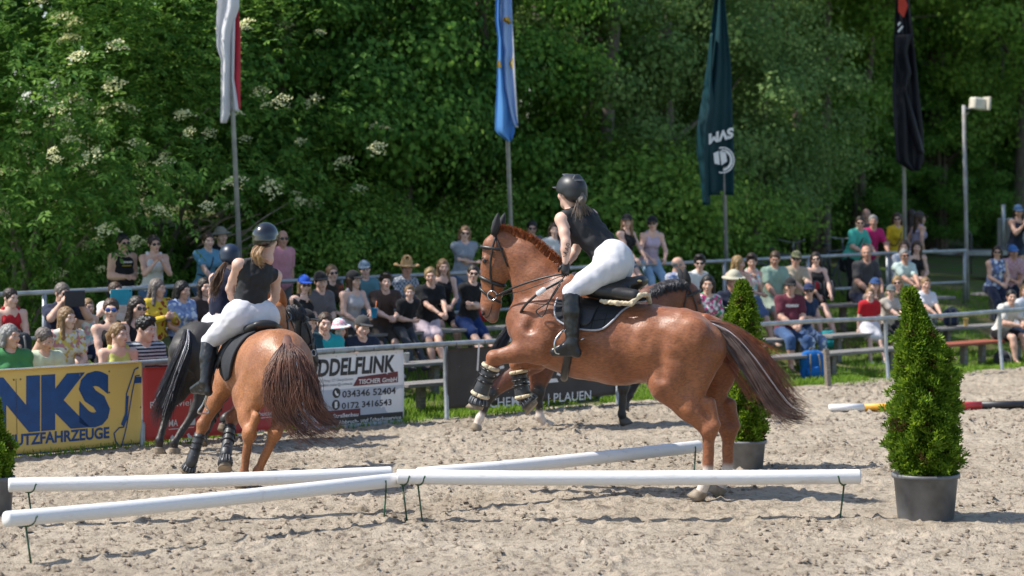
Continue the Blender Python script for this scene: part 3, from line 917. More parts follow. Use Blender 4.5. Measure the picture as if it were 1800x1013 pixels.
def crown_mesh(name, seed, rx, rz, z0, n_clump, per, leaf, size, clump=0.55, slim=0.45, lean=0.0):
    """leafy crown: clumps of leaves spread through an uneven ellipsoid that starts at height z0"""
    rg = np.random.default_rng(seed)
    u = rg.normal(size=(n_clump, 3)); u /= np.linalg.norm(u, axis=1)[:, None]
    rad = rg.uniform(0.35, 1.0, n_clump) ** 0.5
    lump = 1 + 0.30 * np.sin(3.1 * u[:, 0] + seed) * np.cos(2.7 * u[:, 2] + 1.3 * seed) + 0.15 * np.sin(5 * u[:, 1] + 2 * u[:, 2] * 3)
    cc = u * rad[:, None] * lump[:, None] * np.array((rx, rx, rz)) + np.array((0, 0, z0 + rz))
    cc[:, 2] = np.maximum(cc[:, 2], z0 + 0.15)
    k = rg.integers(0, n_clump, n_clump * per)
    off = rg.normal(size=(len(k), 3)) * np.array((clump, clump, clump * 0.55)) * rg.uniform(0.5, 1.25, n_clump)[k][:, None]
    P = cc[k] + off
    P[:, 2] = np.maximum(P[:, 2], 0.05)
    nr = u[k] * 0.25 + off / clump * 0.75 + np.array((0, 0, 0.55)) + rg.normal(size=(len(k), 3)) * 0.28
    nr /= np.linalg.norm(nr, axis=1)[:, None]
    V, F = leaves(P, nr, size, rg, slim)
    return make_mesh(name, V, F, [LEAF[leaf]], smooth=False), cc

def trunk_parts(cc, height, r0, seed, n_limb=9, zb=0.8):
    rg = np.random.default_rng(seed + 100)
    bend = rg.uniform(-0.25, 0.25, 2)
    path = [(0, 0, -0.2), (bend[0] * .5, bend[1] * .5, height * 0.35), (bend[0], bend[1], height * 0.7), (bend[0] * 0.6, bend[1], height)]
    parts = [tube(path, [r0, r0 * 0.75, r0 * 0.5, r0 * 0.2], 8, 12)]
    sp = smooth_path(path, 40)
    for i in rg.choice(len(cc), min(n_limb, len(cc)), replace=False):
        c = cc[i]
        a = sp[int(np.clip((c[2] * 0.62) / height * 39, 5, 38))]
        mid = (a + c) / 2 + rg.normal(size=3) * 0.15
        parts.append(tube([a, mid, c], [r0 * 0.38, r0 * 0.22, r0 * 0.06], 5, 7))
    return parts

TREES = {}
def tree_kind(key, seed, rx, rz, z0, n_clump, per, leaf, size, r0, clump=0.55, slim=0.45, bark=None):
    crown, cc = crown_mesh('crown', seed, rx, rz, z0, n_clump, per, leaf, size, clump, slim)
    V, F = merge(trunk_parts(cc, z0 + rz * 1.5, r0, seed))
    TREES[key] = (crown, make_mesh('trunk', V, F, [bark or BARK]), cc)
tree_kind('dark_a', 1, 2.2, 3.5, 0.3, 60, 620, 'dark', 0.085, 0.16, 0.35)
tree_kind('mid_b', 2, 2.2, 3.4, 0.6, 56, 660, 'mid', 0.085, 0.15, 0.36)
tree_kind('grey_c', 3, 1.9, 3.5, 0.2, 66, 620, 'grey', 0.072, 0.14, 0.32, bark=BARK2)
tree_kind('tall_d', 4, 2.6, 3.6, 2.4, 52, 680, 'light', 0.085, 0.17, 0.38)
tree_kind('shrub_e', 5, 1.25, 0.95, 0.05, 52, 330, 'light', 0.062, 0.05, 0.27)
tree_kind('dark_f', 6, 2.8, 4.8, 1.2, 120, 230, 'mid', 0.15, 0.22, 0.52)

def tree(key, s, w, scale, rz, label, group=None, name='broadleaf_tree', cat='tree', sz=1.0):
    t = empty(name, fp(s, w, ground_sw(s, w)), label, cat, group)
    t.rotation_euler = (0, 0, rz); t.scale = (scale, scale, scale * sz)
    add('crown', TREES[key][0], t); add('trunk', TREES[key][1], t)
    return t
front = [  # (kind, photo column, depth behind fence, scale, label)
    ('dark_a', 470, 7.6, 1.0, 'dark dense tree between the elder bush and the blue flag'),
    ('mid_b', 600, 8.2, 1.05, 'green broadleaf tree right of the white and red flag'),
    ('dark_a', 720, 7.8, 0.95, 'dark leafy tree midway between the white and blue flags'),
    ('mid_b', 835, 8.3, 1.0, 'leafy tree just left of the blue flag'),
    ('grey_c', 985, 8.6, 1.0, 'grey-green tree right of the blue flag above the rider'),
    ('grey_c', 1180, 8.4, 1.05, 'grey-green tree left of the teal flag'),
    ('grey_c', 1330, 8.8, 0.95, 'grey-green tree just right of the teal flag'),
    ('tall_d', 1440, 11.5, 1.0, 'tall tree with dark shade beneath between teal and black flags'),
    ('tall_d', 1640, 12.2, 1.05, 'tall green tree behind the black flag'),
    ('tall_d', 1790, 10.8, 1.1, 'tall green tree above the loudspeaker at the right edge'),
]
for i, (k, u, w, sc, lab) in enumerate(front):
    tree(k, s_at(u, w), w, sc, 1.3 * i, lab, 'trees along the back of the stand', sz=1.0)
shr = [(640, 6.6, 0.95, 'low bright shrub behind the woman in grey tank top'), (800, 6.7, 0.9, 'low bright shrub behind the chestnut horse\'s head'),
       (1120, 6.8, 1.35, 'pale green flowering shrub behind the two girls on the rail'), (1225, 7.0, 1.15, 'pale green shrub beside the teal flag pole'),
       (1010, 7.0, 1.05, 'low shrub behind the helmeted rider'), (520, 6.4, 0.9, 'low shrub behind the man in pink')]
for i, (u, w, sc, lab) in enumerate(shr):
    tree('shrub_e', s_at(u, w), w, sc, 2.1 * i, lab, 'shrubs behind the stand railing', 'shrub', 'shrub')
for i, (u, w, sc, lab) in enumerate([(1350, 10.2, .55, 'dark bush below the teal flag\'s right side'), (1425, 12.5, .6, 'dark bush behind the parked bicycles'), (1500, 11.5, .62, 'dark bush behind the elderly man in grey'), (1580, 13.0, .6, 'dark bush behind the woman in yellow'),
                                      (1660, 11.8, .6, 'dark bush left of the loudspeaker pole'), (1735, 12.6, .66, 'dark bush behind the trailer'), (1800, 11.4, .6, 'dark bush at the right edge behind the girl with the phone'), (1470, 16, .8, 'tall dark bush deep between the trunks'), (1620, 16.5, .85, 'tall dark bush deep behind the black flag'), (1760, 16, .85, 'tall dark bush deep behind the loudspeaker')]):
    tree('dark_a' if i % 2 else 'mid_b', s_at(u, w), w, sc, 1.9 * i + .4, lab, 'bushes under the tall trees', 'bush', 'bush', sz=.8)
lab2 = 'dark broadleaf tree standing deeper in the wood'
keys = ['dark_f', 'dark_a', 'tall_d', 'mid_b']
for i in range(12):
    s = 4 + i * 3.0
    tree(keys[i % 4], s, 13.5 + 1.2 * ((i * 7) % 3), 1.15, 0.9 * i, lab2, 'trees deeper in the wood', sz=1.15)
lab3 = 'tall dark tree at the back of the wood'
for i in range(13):
    s = 4 + i * 4.2
    tree('dark_f', s, 22 + 1.6 * ((i * 5) % 3), 1.45, 1.7 * i, lab3, 'trees at the back of the wood', sz=1.2)
# bare trunks that show in the gaps
for i, (u, w, r, lab) in enumerate([(1058, 7.9, 0.13, 'thick bare grey trunk rising above the rider\'s helmet'), (1395, 10.5, 0.09, 'slim dark trunk right of the teal flag'),
                               (1450, 10.2, 0.10, 'dark trunk midway between the teal and black flags'), (1522, 10.8, 0.08, 'thin dark trunk left of the black flag'),
                               (1655, 11.8, 0.05, 'thin trunk between the black flag and the loudspeaker'), (1745, 12.2, 0.04, 'thin trunk right of the loudspeaker pole')]):
    s = s_at(u, w); t = empty('tree', fp(s, w, ground_sw(s, w)), lab, 'tree', 'bare trunks in the wood')
    rg = np.random.default_rng(50 + i)
    build('trunk', [tube([(0, 0, -.2), (rg.uniform(-.1, .1), 0, 2.5), (rg.uniform(-.3, .3), 0, 5), (rg.uniform(-.4, .4), 0, 9)], [r * 1.15, r, r * .85, r * .5], 9, 16)], BARK2 if i == 0 else BARK, t)
    br = []
    for k in range(5):
        z = rg.uniform(2.0, 6); a = rg.uniform(0, 6.28); L = rg.uniform(0.8, 1.8)
        br.append(tube([(0, 0, z), (math.cos(a) * L * .5, math.sin(a) * L * .5, z + .25), (math.cos(a) * L, math.sin(a) * L, z + .5 + rg.uniform(-.4, .4))], [r * .35, r * .22, r * .06], 5, 7))
    for b_ in br: build('branch', [b_], BARK, t)
    add('crown', TREES['tall_d'][0], t, loc=(0, 0, 2.6), scale=0.8)

# ------------------------------------------------------------------ elder in flower
def elder(s, w, seed, rx, rz, label, n_fl):
    rg = np.random.default_rng(seed)
    t = empty('elder_bush', fp(s, w, ground_sw(s, w)), label, 'bush', 'elder bushes in flower')
    n = 95
    u = rg.normal(size=(n, 3)); u /= np.linalg.norm(u, axis=1)[:, None]
    cc = u * (rg.uniform(0.4, 1.0, n) ** 0.5)[:, None] * np.array((rx, rx, rz)) + np.array((0, 0, rz * 0.95))
    cc[:, 2] = np.maximum(cc[:, 2], 0.2)
    # compound leaves: five to seven slim leaflets on each stalk
    k = rg.integers(0, n, 8200)
    P = cc[k] + rg.normal(size=(len(k), 3)) * np.array((0.36, 0.36, 0.24)); P[:, 2] = np.maximum(P[:, 2], 0.05)
    ax = u[k] * 0.8 + rg.normal(size=(len(k), 3)) * 0.5; ax[:, 2] -= 0.25; ax /= np.linalg.norm(ax, axis=1)[:, None]
    nr = np.array((0, 0, 1.0)) + u[k] * 0.5 + rg.normal(size=(len(k), 3)) * 0.25; nr -= (nr * ax).sum(1)[:, None] * ax; nr /= np.linalg.norm(nr, axis=1)[:, None]
    sd = np.cross(ax, nr)
    Vs, Fs, o = [], [], 0
    for (f, sg) in ((0.3, 1), (0.3, -1), (0.6, 1), (0.6, -1), (0.9, 0)):
        d = ax * (0.55 if sg else 1) + sd * sg * 0.85; d[:, 2] -= 0.18; d /= np.linalg.norm(d, axis=1)[:, None]
        B = P + ax * 0.19 * f; L = 0.10 * rg.uniform(0.8, 1.25, len(k))[:, None]; q = np.cross(d, nr)
        V = np.stack([B, B + d * L * .42 + q * L * .22 + nr * .01, B + d * L, B + d * L * .42 - q * L * .22 + nr * .01], 1).reshape(-1, 3)
        oo = (np.arange(len(k)) * 4)[:, None] + o
        Vs.append(V); Fs += [np.array([[0, 1, 2]]) + oo, np.array([[0, 2, 3]]) + oo]; o += len(V)
    add('crown', make_mesh('crown', np.concatenate(Vs), np.concatenate(Fs), [LEAF['elder']], smooth=False), t)
    stems = []
    for i in range(9):
        c = cc[rg.integers(0, n)]; a = rg.uniform(-.3, .3, 2)
        stems.append(tube([(a[0], a[1], -.1), (c[0] * .4, c[1] * .4, c[2] * .55), c], [0.05, 0.035, 0.012], 6, 9))
    for b_ in stems: build('stem', [b_], BARK2, t)
    # flower umbels on the outside of the crown
    vis = [i for i in range(n) if u[i] @ np.array((0.2, -0.93, 0.3)) > 0.15]
    for j in range(n_fl):
        i = vis[rg.integers(0, len(vis))]
        c = u[i] * np.array((rx, rx, rz)) * rg.uniform(1.06, 1.24) + np.array((0, 0, rz * .95)) + rg.normal(size=3) * .3
        if c[2] < 0.8: continue
        sz = rg.uniform(0.55, 1.3)
        add('flower_umbel', UMBEL[j % 3], t, loc=c, rot=(rg.uniform(.3, 1.0), rg.uniform(-.4, .3), rg.uniform(-.5, .5)), scale=(sz, sz, sz))
    return t
FLOWER = leaf_mat('elder_flower', (0.60, 0.60, 0.27), (0.80, 0.77, 0.48), 0.2, 0.8)
UMBEL = []
for sd in range(3):
    rg = np.random.default_rng(200 + sd); n = 75
    a = rg.uniform(0, 6.28, n); r = 0.12 * np.sqrt(rg.random(n)) * (1 + .25 * np.sin(5 * a))
    P = np.stack([r * np.cos(a), r * np.sin(a), 0.03 - r * r * 2.0 + rg.normal(size=n) * .006], 1)
    nr = np.tile((0, 0, 1.0), (n, 1)) + rg.normal(size=(n, 3)) * .35; nr /= np.linalg.norm(nr, axis=1)[:, None]
    V, F = leaves(P, nr, 0.026, rg, 0.6, 0.0)
    UMBEL.append(make_mesh('flower_umbel', V, F, [FLOWER], smooth=False))
elder(s_at(60, 7.2), 7.2, 71, 2.5, 3.1, 'large elder bush covered in cream flowers at the left edge', 130)
elder(s_at(290, 7.3), 7.3, 72, 2.3, 2.9, 'elder bush with cream flowers beside the white and red flag', 110)
# dead twigs under the elder
TW = M('dead_twig', (0.30, 0.25, 0.2), (0.2, 0.17, 0.14), rough=0.9)
s = s_at(385, 5.9); t = empty('dead_branch', fp(s, 5.9, ground_sw(s, 5.9)), 'tangle of bare dead twigs below the white and red flag', 'branch')
rg = np.random.default_rng(77); tw = []
for i in range(16):
    x, z = rg.uniform(-.5, .4), rg.uniform(1.0, 1.6); L = rg.uniform(.4, 1.1); a = rg.uniform(-.5, .6)
    tw.append(tube([(x, 0, z), (x + L * .4, rg.uniform(-.2, .2), z + L * .35 * a + .1), (x + L * .8, rg.uniform(-.2, .2), z + L * a)], [.018, .012, .004], 5, 9))
for b_ in tw: build('twig', [b_], TW, t)
# ================================================================== jump poles on wire stands
PAINT = M('white_pole_paint', (0.72, 0.71, 0.70), (0.40, 0.35, 0.29), rough=0.5, scale=7, bump=0.15, contrast=(0.62, 0.88), detail=9, stretch=(.6, 2, 2))
GREENW = M('green_wire', (0.015, 0.065, 0.03), (0.02, 0.08, 0.03), rough=0.45)
def ground_pole(A, B, r, label, stands):
    A, B = np.array(A, float), np.array(B, float); L = np.linalg.norm(B - A); mid = (A + B) / 2
    d = unit(B - A); sag = np.array((0, 0, -0.012))
    o = build('jump_pole', [tube([A - mid, A + d * 0.012 - mid, (A * .75 + B * .25) + sag - mid, sag, (A * .25 + B * .75) + sag * .6 - mid, B - d * 0.012 - mid, B - mid], [r * .93, r, r * 1.01, r, r * .99, r, r * .93], 20)], PAINT, loc=mid)
    tag(o, label, 'jump pole', 'white poles of the low cross')
    for (t_, side, lab) in stands:
        c = A + d * L * t_; side_v = unit(np.cross(d, (0, 0, 1)))
        if side_v[1] > 0: side_v = -side_v
        q = unit(side_v * 0.75 + d * 0.65 * side)
        st_ = empty('wire_stand', (c[0], c[1], 0), lab, 'stand', 'green wire stands')
        z = c[2]; arc = [np.array((0, 0, z)) + q * (r + .008) * 1.1 * math.sin(a) * -1 + np.array((0, 0, -(r + .008) * math.cos(a))) for a in np.linspace(-1.75, 1.75, 13)]
        arc = [np.array(p) for p in arc]
        arc[0] = arc[0] + q * .012; arc[-1] = arc[-1] - q * .012
        build('cradle', [tube(arc, 0.0065, 6)], GREENW, st_)
        foot = q * 0.02 + d * 0.03 * side
        build('leg', [tube([(0, 0, z - r - .008), (foot[0], foot[1], -.06)], 0.0075, 6)], GREENW, st_)
ground_pole(at(10, 913, 16.54), at(703, 843, 18.92), 0.056, 'white pole in front, running from lower left corner to the middle', [(0.045, 1, 'green wire stand under the lower left pole end'), (0.96, -1, 'leftmost green wire stand at the crossing of the poles')])
ground_pole(at(15, 853, 18.44), at(688, 832, 19.25), 0.055, 'white pole at the left, lying behind the front one', [(0.05, 1, 'green wire stand at the left end of the rear left pole')])
ground_pole(at(698, 838, 18.80), at(1512, 838, 18.86), 0.058, 'long white pole in front of the chestnut horse\'s hind hooves', [(0.965, -1, 'green wire stand under the right pole end'), (0.012, 1, 'middle green wire stand at the crossing of the poles'), (0.045, 1, 'right green wire stand at the crossing of the poles')])
ground_pole(at(735, 834, 19.25), at(1229, 785, 21.1), 0.055, 'white pole running back to the rear potted thuja', [(0.985, -1, 'green wire stand in front of the rear plant pot')])

A = at(1458, 718, 27.9); B = at(1905, 707, 28.5); A[2] = B[2] = 0.07
t = empty('striped_pole', A, 'pole with white, yellow, red and black bands lying on the sand', 'jump pole')
d = unit(B - A); sc_ = np.linalg.norm(B - A) / (1905 - 1458)
for u0, u1, m in ((1458, 1517, PAINT), (1517, 1605, M('pole_yellow', (0.72, 0.36, 0.03), rough=0.45)), (1605, 1650, PAINT), (1650, 1722, M('pole_red', (0.55, 0.04, 0.045), rough=0.45)), (1722, 1830, M('pole_black', (0.02, 0.02, 0.025), rough=0.45)), (1830, 1905, PAINT)):
    build('painted_band', [tube([d * (u0 - 1458) * sc_, d * (u1 - 1458) * sc_], 0.044, 16)], m, t)

# ================================================================== potted thujas
POT = M('grey_plastic_pot', (0.17, 0.172, 0.178), (0.09, 0.09, 0.092), rough=0.5, scale=5, bump=0.1)
POTSOIL = M('potting_soil', (0.035, 0.025, 0.018), rough=0.95)
THUJA = leaf_mat('thuja_leaf', (0.038, 0.10, 0.010), (0.20, 0.31, 0.025), 0.32)
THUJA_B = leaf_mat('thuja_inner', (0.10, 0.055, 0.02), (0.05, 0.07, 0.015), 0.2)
def thuja(x, y, pr, ph, prof, tip, seed, label, n=9000):
    """prof: (height above pot rim, radius); tip: sideways shift of the top"""
    t = empty('potted_thuja', (x, y, 0), label, 'potted plant', 'potted thujas')
    build('pot', [lathe([(pr * .8, 0.0), (pr * .83, .01), (pr * .95, ph - .035), (pr * .96, ph - .034), (pr * 1.02, ph - .03), (pr * 1.02, ph), (pr * .96, ph), (pr * .94, ph - .04)], 28)], POT, t)
    build('soil', [lathe([(pr * .93, ph - .05), (pr * .5, ph - .03), (0.02, ph - .02)], 20)], POTSOIL, t)
    rg = np.random.default_rng(seed)
    H = prof[-1][0]
    build('trunk', [tube([(0, 0, ph - .05), (0, 0, ph + H * .4), (tip * .5, 0, ph + H * .85)], [.03, .02, .006], 7, 9)], BARK, t)
    zz = H * rg.random(n) ** 1.15
    rr = np.interp(zz, [p[0] for p in prof], [p[1] for p in prof])
    a = rg.uniform(0, 6.283, n)
    lump = 1 + 0.17 * np.sin(3 * a + 7 * zz + seed) + 0.18 * np.sin(7 * a - 15 * zz + seed) + .16 * np.sin(29 * zz + 5 * a) + .10 * np.sin(11 * a + 23 * zz)
    dep = np.where(rg.random(n) < 0.72, rg.uniform(0.78, 1.05, n), rg.uniform(0.3, 0.8, n))
    r = rr * lump * dep * 0.74
    sx = tip * np.clip(zz / H, 0, 1) ** 3
    P = np.stack([r * np.cos(a) + sx, r * np.sin(a), zz + ph - .01], 1)
    out = np.stack([np.cos(a), np.sin(a), np.zeros(n)], 1)
    d = out * rg.uniform(.3, 1.0, n)[:, None] + np.array((0, 0, 1.0)) * rg.uniform(.35, 1.1, n)[:, None] + rg.normal(size=(n, 3)) * .3
    d /= np.linalg.norm(d, axis=1)[:, None]
    nr = np.cross(d, rg.normal(size=(n, 3))); nr /= np.linalg.norm(nr, axis=1)[:, None]
    q = np.cross(d, nr); L = rg.uniform(.035, .075, n)[:, None]; W_ = L * .30
    # a spray: central leaflet and two side leaflets
    V = np.stack([P, P + d * L * .5 + q * W_ * .6, P + d * L, P + d * L * .5 - q * W_ * .6,
                  P + d * L * .25, P + d * L * .6 + q * W_ * 1.7, P + d * L * .85 + q * W_ * 1.5,
                  P + d * L * .25, P + d * L * .6 - q * W_ * 1.7, P + d * L * .85 - q * W_ * 1.5], 1)
    o = (np.arange(n) * 10)[:, None]
    F = np.concatenate([np.array([[k0, k1, k2]]) + o for k0, k1, k2 in ((0, 1, 2), (0, 2, 3), (4, 5, 6), (7, 9, 8))])
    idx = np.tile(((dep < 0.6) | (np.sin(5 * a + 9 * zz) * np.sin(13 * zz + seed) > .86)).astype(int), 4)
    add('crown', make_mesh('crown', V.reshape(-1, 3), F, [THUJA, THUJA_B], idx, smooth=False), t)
Yp = 18.73; p = at(1635, 922, Yp)
thuja(p[0], Yp + .2, 0.262, 0.375, [(0, .22), (.10, .28), (.28, .295), (.5, .285), (.75, .245), (.95, .215), (1.06, .17), (1.16, .10), (1.26, .055), (1.42, .015)], -.13, 3, 'tall potted thuja in a grey pot at the right front', 15000)
p = at(1313, 828, 22.2)
thuja(p[0], 22.4, 0.20, 0.275, [(0, .18), (.12, .23), (.4, .235), (.7, .20), (.95, .165), (1.15, .14), (1.3, .09), (1.45, .01)], -.03, 4, 'potted thuja half hidden behind the chestnut horse\'s tail', 10000)
p = at(-21, 915, 18.9)
thuja(p[0], 19.1, 0.165, 0.33, [(0, .11), (.1, .145), (.24, .14), (.34, .06), (.5, .03), (.6, .01)], 0, 5, 'potted thuja cut off by the left edge', 6000)

# ================================================================== horses
def strands(guides, n, r, seed, jit=0.02, segs=10, curl=0.0, taper=0.25, lens=(0.7, 1.0)):
    """hair: each strand is a random blend of two neighbouring guide curves"""
    rg = np.random.default_rng(seed)
    G = [smooth_path(g, segs + 1) for g in guides]
    ng = max(3, n // 9); lock = [(rg.uniform(0, len(G) - 1 - 1e-6), rg.normal(size=3), rg.normal(size=3), rg.uniform(3, 7), rg.uniform(0, 6)) for _ in range(ng)]
    Vs, Fs, o = [], [], 0
    ang = np.array((0, 2.094, 4.188))
    for i in range(n):
        lk = lock[i % ng]; a = float(np.clip(lk[0] + rg.normal() * .07 * (len(G) - 1), 0, len(G) - 1 - 1e-6)); k = int(a); f = a - k
        P = G[k] * (1 - f) + G[k + 1] * f
        L = rg.uniform(*lens); tt = np.linspace(0, L, segs + 1) * segs
        j = np.minimum(tt.astype(int), segs - 1); ff = (tt - j)[:, None]
        P = P[j] * (1 - ff) + P[j + 1] * ff
        s = np.linspace(0, 1, segs + 1)[:, None]
        P = P + (lk[1] * .8 + rg.normal(size=3) * .5) * jit * (0.35 + s * 1.2) + (np.sin(s * lk[3] + lk[4]) * lk[2] + np.sin(s * rg.uniform(4, 9)) * rg.normal(size=3) * .35) * curl * s
        T = np.gradient(P, axis=0); T /= np.linalg.norm(T, axis=1)[:, None] + 1e-9
        x = np.cross(T, (0.3, 0.9, 0.2)); x /= np.linalg.norm(x, axis=1)[:, None] + 1e-9; y = np.cross(T, x)
        rr = r * rg.uniform(.7, 1.3) * (1 - (1 - taper) * s)
        V = P[:, None, :] + rr[:, :, None] * (np.cos(ang)[None, :, None] * x[:, None, :] + np.sin(ang)[None, :, None] * y[:, None, :])
        Vs.append(V.reshape(-1, 3))
        for m in range(segs):
            for c in range(3):
                e = (c + 1) % 3
                Fs.append((o + m * 3 + c, o + m * 3 + e, o + m * 3 + 3 + e, o + m * 3 + 3 + c))
        o += (segs + 1) * 3
    return np.concatenate(Vs), np.array(Fs)

class Frame:
    """a horse's own axes: x ahead, y to its left, z up, origin on the ground below the hip"""
    def __init__(self, X, Y, heading):
        self.X, self.Y, self.c, self.s, self.th = X, Y, math.cos(heading), math.sin(heading), heading
    def px(self, u, v, y=0.0):
        q = (u - 900.0) / FPX
        x = (q * (self.Y + self.c * y) - self.X + self.s * y) / (self.c - q * self.s)
        Yw = self.Y + self.s * x + self.c * y
        return np.array((x, y, CAMH - (v - VHOR) * Yw / FPX))
    def w(self, p):
        return np.array((self.X + self.c * p[0] - self.s * p[1], self.Y + self.s * p[0] + self.c * p[1], p[2]))
    def loc(self, p):
        dx, dy = p[0] - self.X, p[1] - self.Y
        return np.array((self.c * dx + self.s * dy, -self.s * dx + self.c * dy, p[2]))

YA = (0, 1, 0)
def horse_prims(T, neck, head, fore, hind, sc=1.0):
    pr = []
    for (a, b_) in zip(T[:-1], T[1:]):
        fl = ((a[3] / a[2]) + (b_[3] / b_[2])) / 2
        pr.append(C((a[0], a[4] if len(a) > 4 else 0, a[1]), (b_[0], b_[4] if len(b_) > 4 else 0, b_[1]), a[2], b_[2], 0.06, (YA, fl)))
    for (p, r1), (q, r2) in zip(neck[:-1], neck[1:]):
        pr.append(C(p, q, r1, r2, 0.07, (head['side'], 0.56)))
    po, mz, sd = np.array(head['poll'], float), np.array(head['muzzle'], float), np.array(head['side'], float)
    d = unit(mz - po); fr = unit(np.cross(sd, d)); L = np.linalg.norm(mz - po)
    if fr @ (np.array(head['front'])) < 0: fr = -fr
    k = L / 0.60
    pr += [C(po - fr * .035 * k, po + d * .20 * k - fr * .03 * k, .105 * k, .125 * k, .04, (sd, .70)),
           C(po + d * .05 * k + fr * .03 * k, po + d * .30 * k + fr * .015 * k, .085 * k, .085 * k, .04, (sd, .80)),
           C(po + d * .17 * k - fr * .06 * k, po + d * .24 * k - fr * .05 * k, .095 * k, .095 * k, .03, (sd, .66)),
           C(po + d * .25 * k - fr * .012 * k, mz - d * .06 * k, .112 * k, .080 * k, .04, (sd, .66)),
           C(mz - d * .07 * k - fr * .012 * k, mz + d * .005 * k - fr * .012 * k, .086 * k, .072 * k, .03, (sd, .72)),
           E(mz + d * .055 * k - fr * .04 * k, .040 * k, .03)]
    for s_ in (-1, 1):
        pr.append(E(po + d * .165 * k + fr * .065 * k + sd * s_ * .062 * k, (.03 * k,) * 3, .025))
        pr.append(E(mz + fr * .035 * k + sd * s_ * .042 * k + d * .0 * k, (.026 * k,) * 3, .02))
        pr.append(E(mz + fr * .040 * k + sd * s_ * .062 * k + d * .012 * k, (.014 * k,) * 3, .012, neg=True))
    for lg in fore:
        sh, el, kn, fe, ho = [np.array(p, float) for p in lg]
        s_ = 1 if sh[1] > 0 else -1
        top = sh + np.array((-.28, -.07 * s_, .34)) * sc
        pr += [C(top, sh, .15 * sc, .135 * sc, .08, (YA, .55)), C(sh, el, .13 * sc, .12 * sc, .07, (YA, .70)),
               C(el, el * .55 + kn * .45, .118 * sc, .082 * sc, .05, (YA, .78)), C(el * .55 + kn * .45, kn, .080 * sc, .056 * sc, .03, (YA, .85)),
               E(kn, .062 * sc, .03), C(kn, fe, .047 * sc, .036 * sc, .03), E(fe, .047 * sc, .02), C(fe, ho, .037 * sc, .044 * sc, .02)]
        dn = unit(fe - kn); bk = unit(np.cross(dn, YA)); 
        pr.append(C(kn + dn * .06 * sc - bk * .0, fe, .036 * sc, .032 * sc, .02))
    for lg in hind:
        hp, sf, hk, fe, ho = [np.array(p, float) for p in lg]
        s_ = 1 if hp[1] > 0 else -1
        bt = hp + np.array((-.17, .0, -.08)) * sc
        gm = sf * .45 + hk * .55
        dn = unit(fe - hk)
        back = unit(np.array((-dn[2], 0, dn[0]))); back = -back if back[0] > 0 else back
        hp_pt = hk + back * .055 * sc - dn * .045 * sc
        pr += [C(hp, sf, .225 * sc, .135 * sc, .08, (YA, .68)), C(bt, sf * .5 + hk * .5, .155 * sc, .075 * sc, .08, (YA, .72)),
               C(sf, gm, .13 * sc, .088 * sc, .06, (YA, .75)), C(gm, hk, .088 * sc, .056 * sc, .04, (YA, .85)),
               C(bt * .35 + hk * .65 + back * .02, hp_pt, .045 * sc, .030 * sc, .05), E(hp_pt, .032 * sc, .03), E(hk, .066 * sc, .03),
               C(hk, fe, .051 * sc, .041 * sc, .03, (YA, .85)), E(fe, .048 * sc, .02), C(fe, ho, .038 * sc, .045 * sc, .02)]
    return pr

def seg_dist(P, a, b):
    a, b = np.asarray(a), np.asarray(b); d = b - a
    t = np.clip(((P - a) @ d) / max(d @ d, 1e-9), 0, 1)
    return np.linalg.norm(P - a - t[:, None] * d, axis=1)

HOOF = M('hoof_horn', (0.30, 0.24, 0.17), (0.17, 0.13, 0.09), rough=0.6, scale=12, bump=0.2)
HOOFD = M('hoof_dark', (0.06, 0.05, 0.045), (0.11, 0.09, 0.07), rough=0.6, scale=12, bump=0.2)
SOLE = M('hoof_sole', (0.40, 0.31, 0.22), (0.22, 0.17, 0.12), rough=0.9, scale=14, bump=0.5)
BLACKHAIR = M('black_horse_hair', (0.012, 0.012, 0.015), (0.035, 0.034, 0.04), rough=0.38, scale=14)
EYE = M('horse_eye', (0.012, 0.008, 0.006), rough=0.08, spec=0.8)

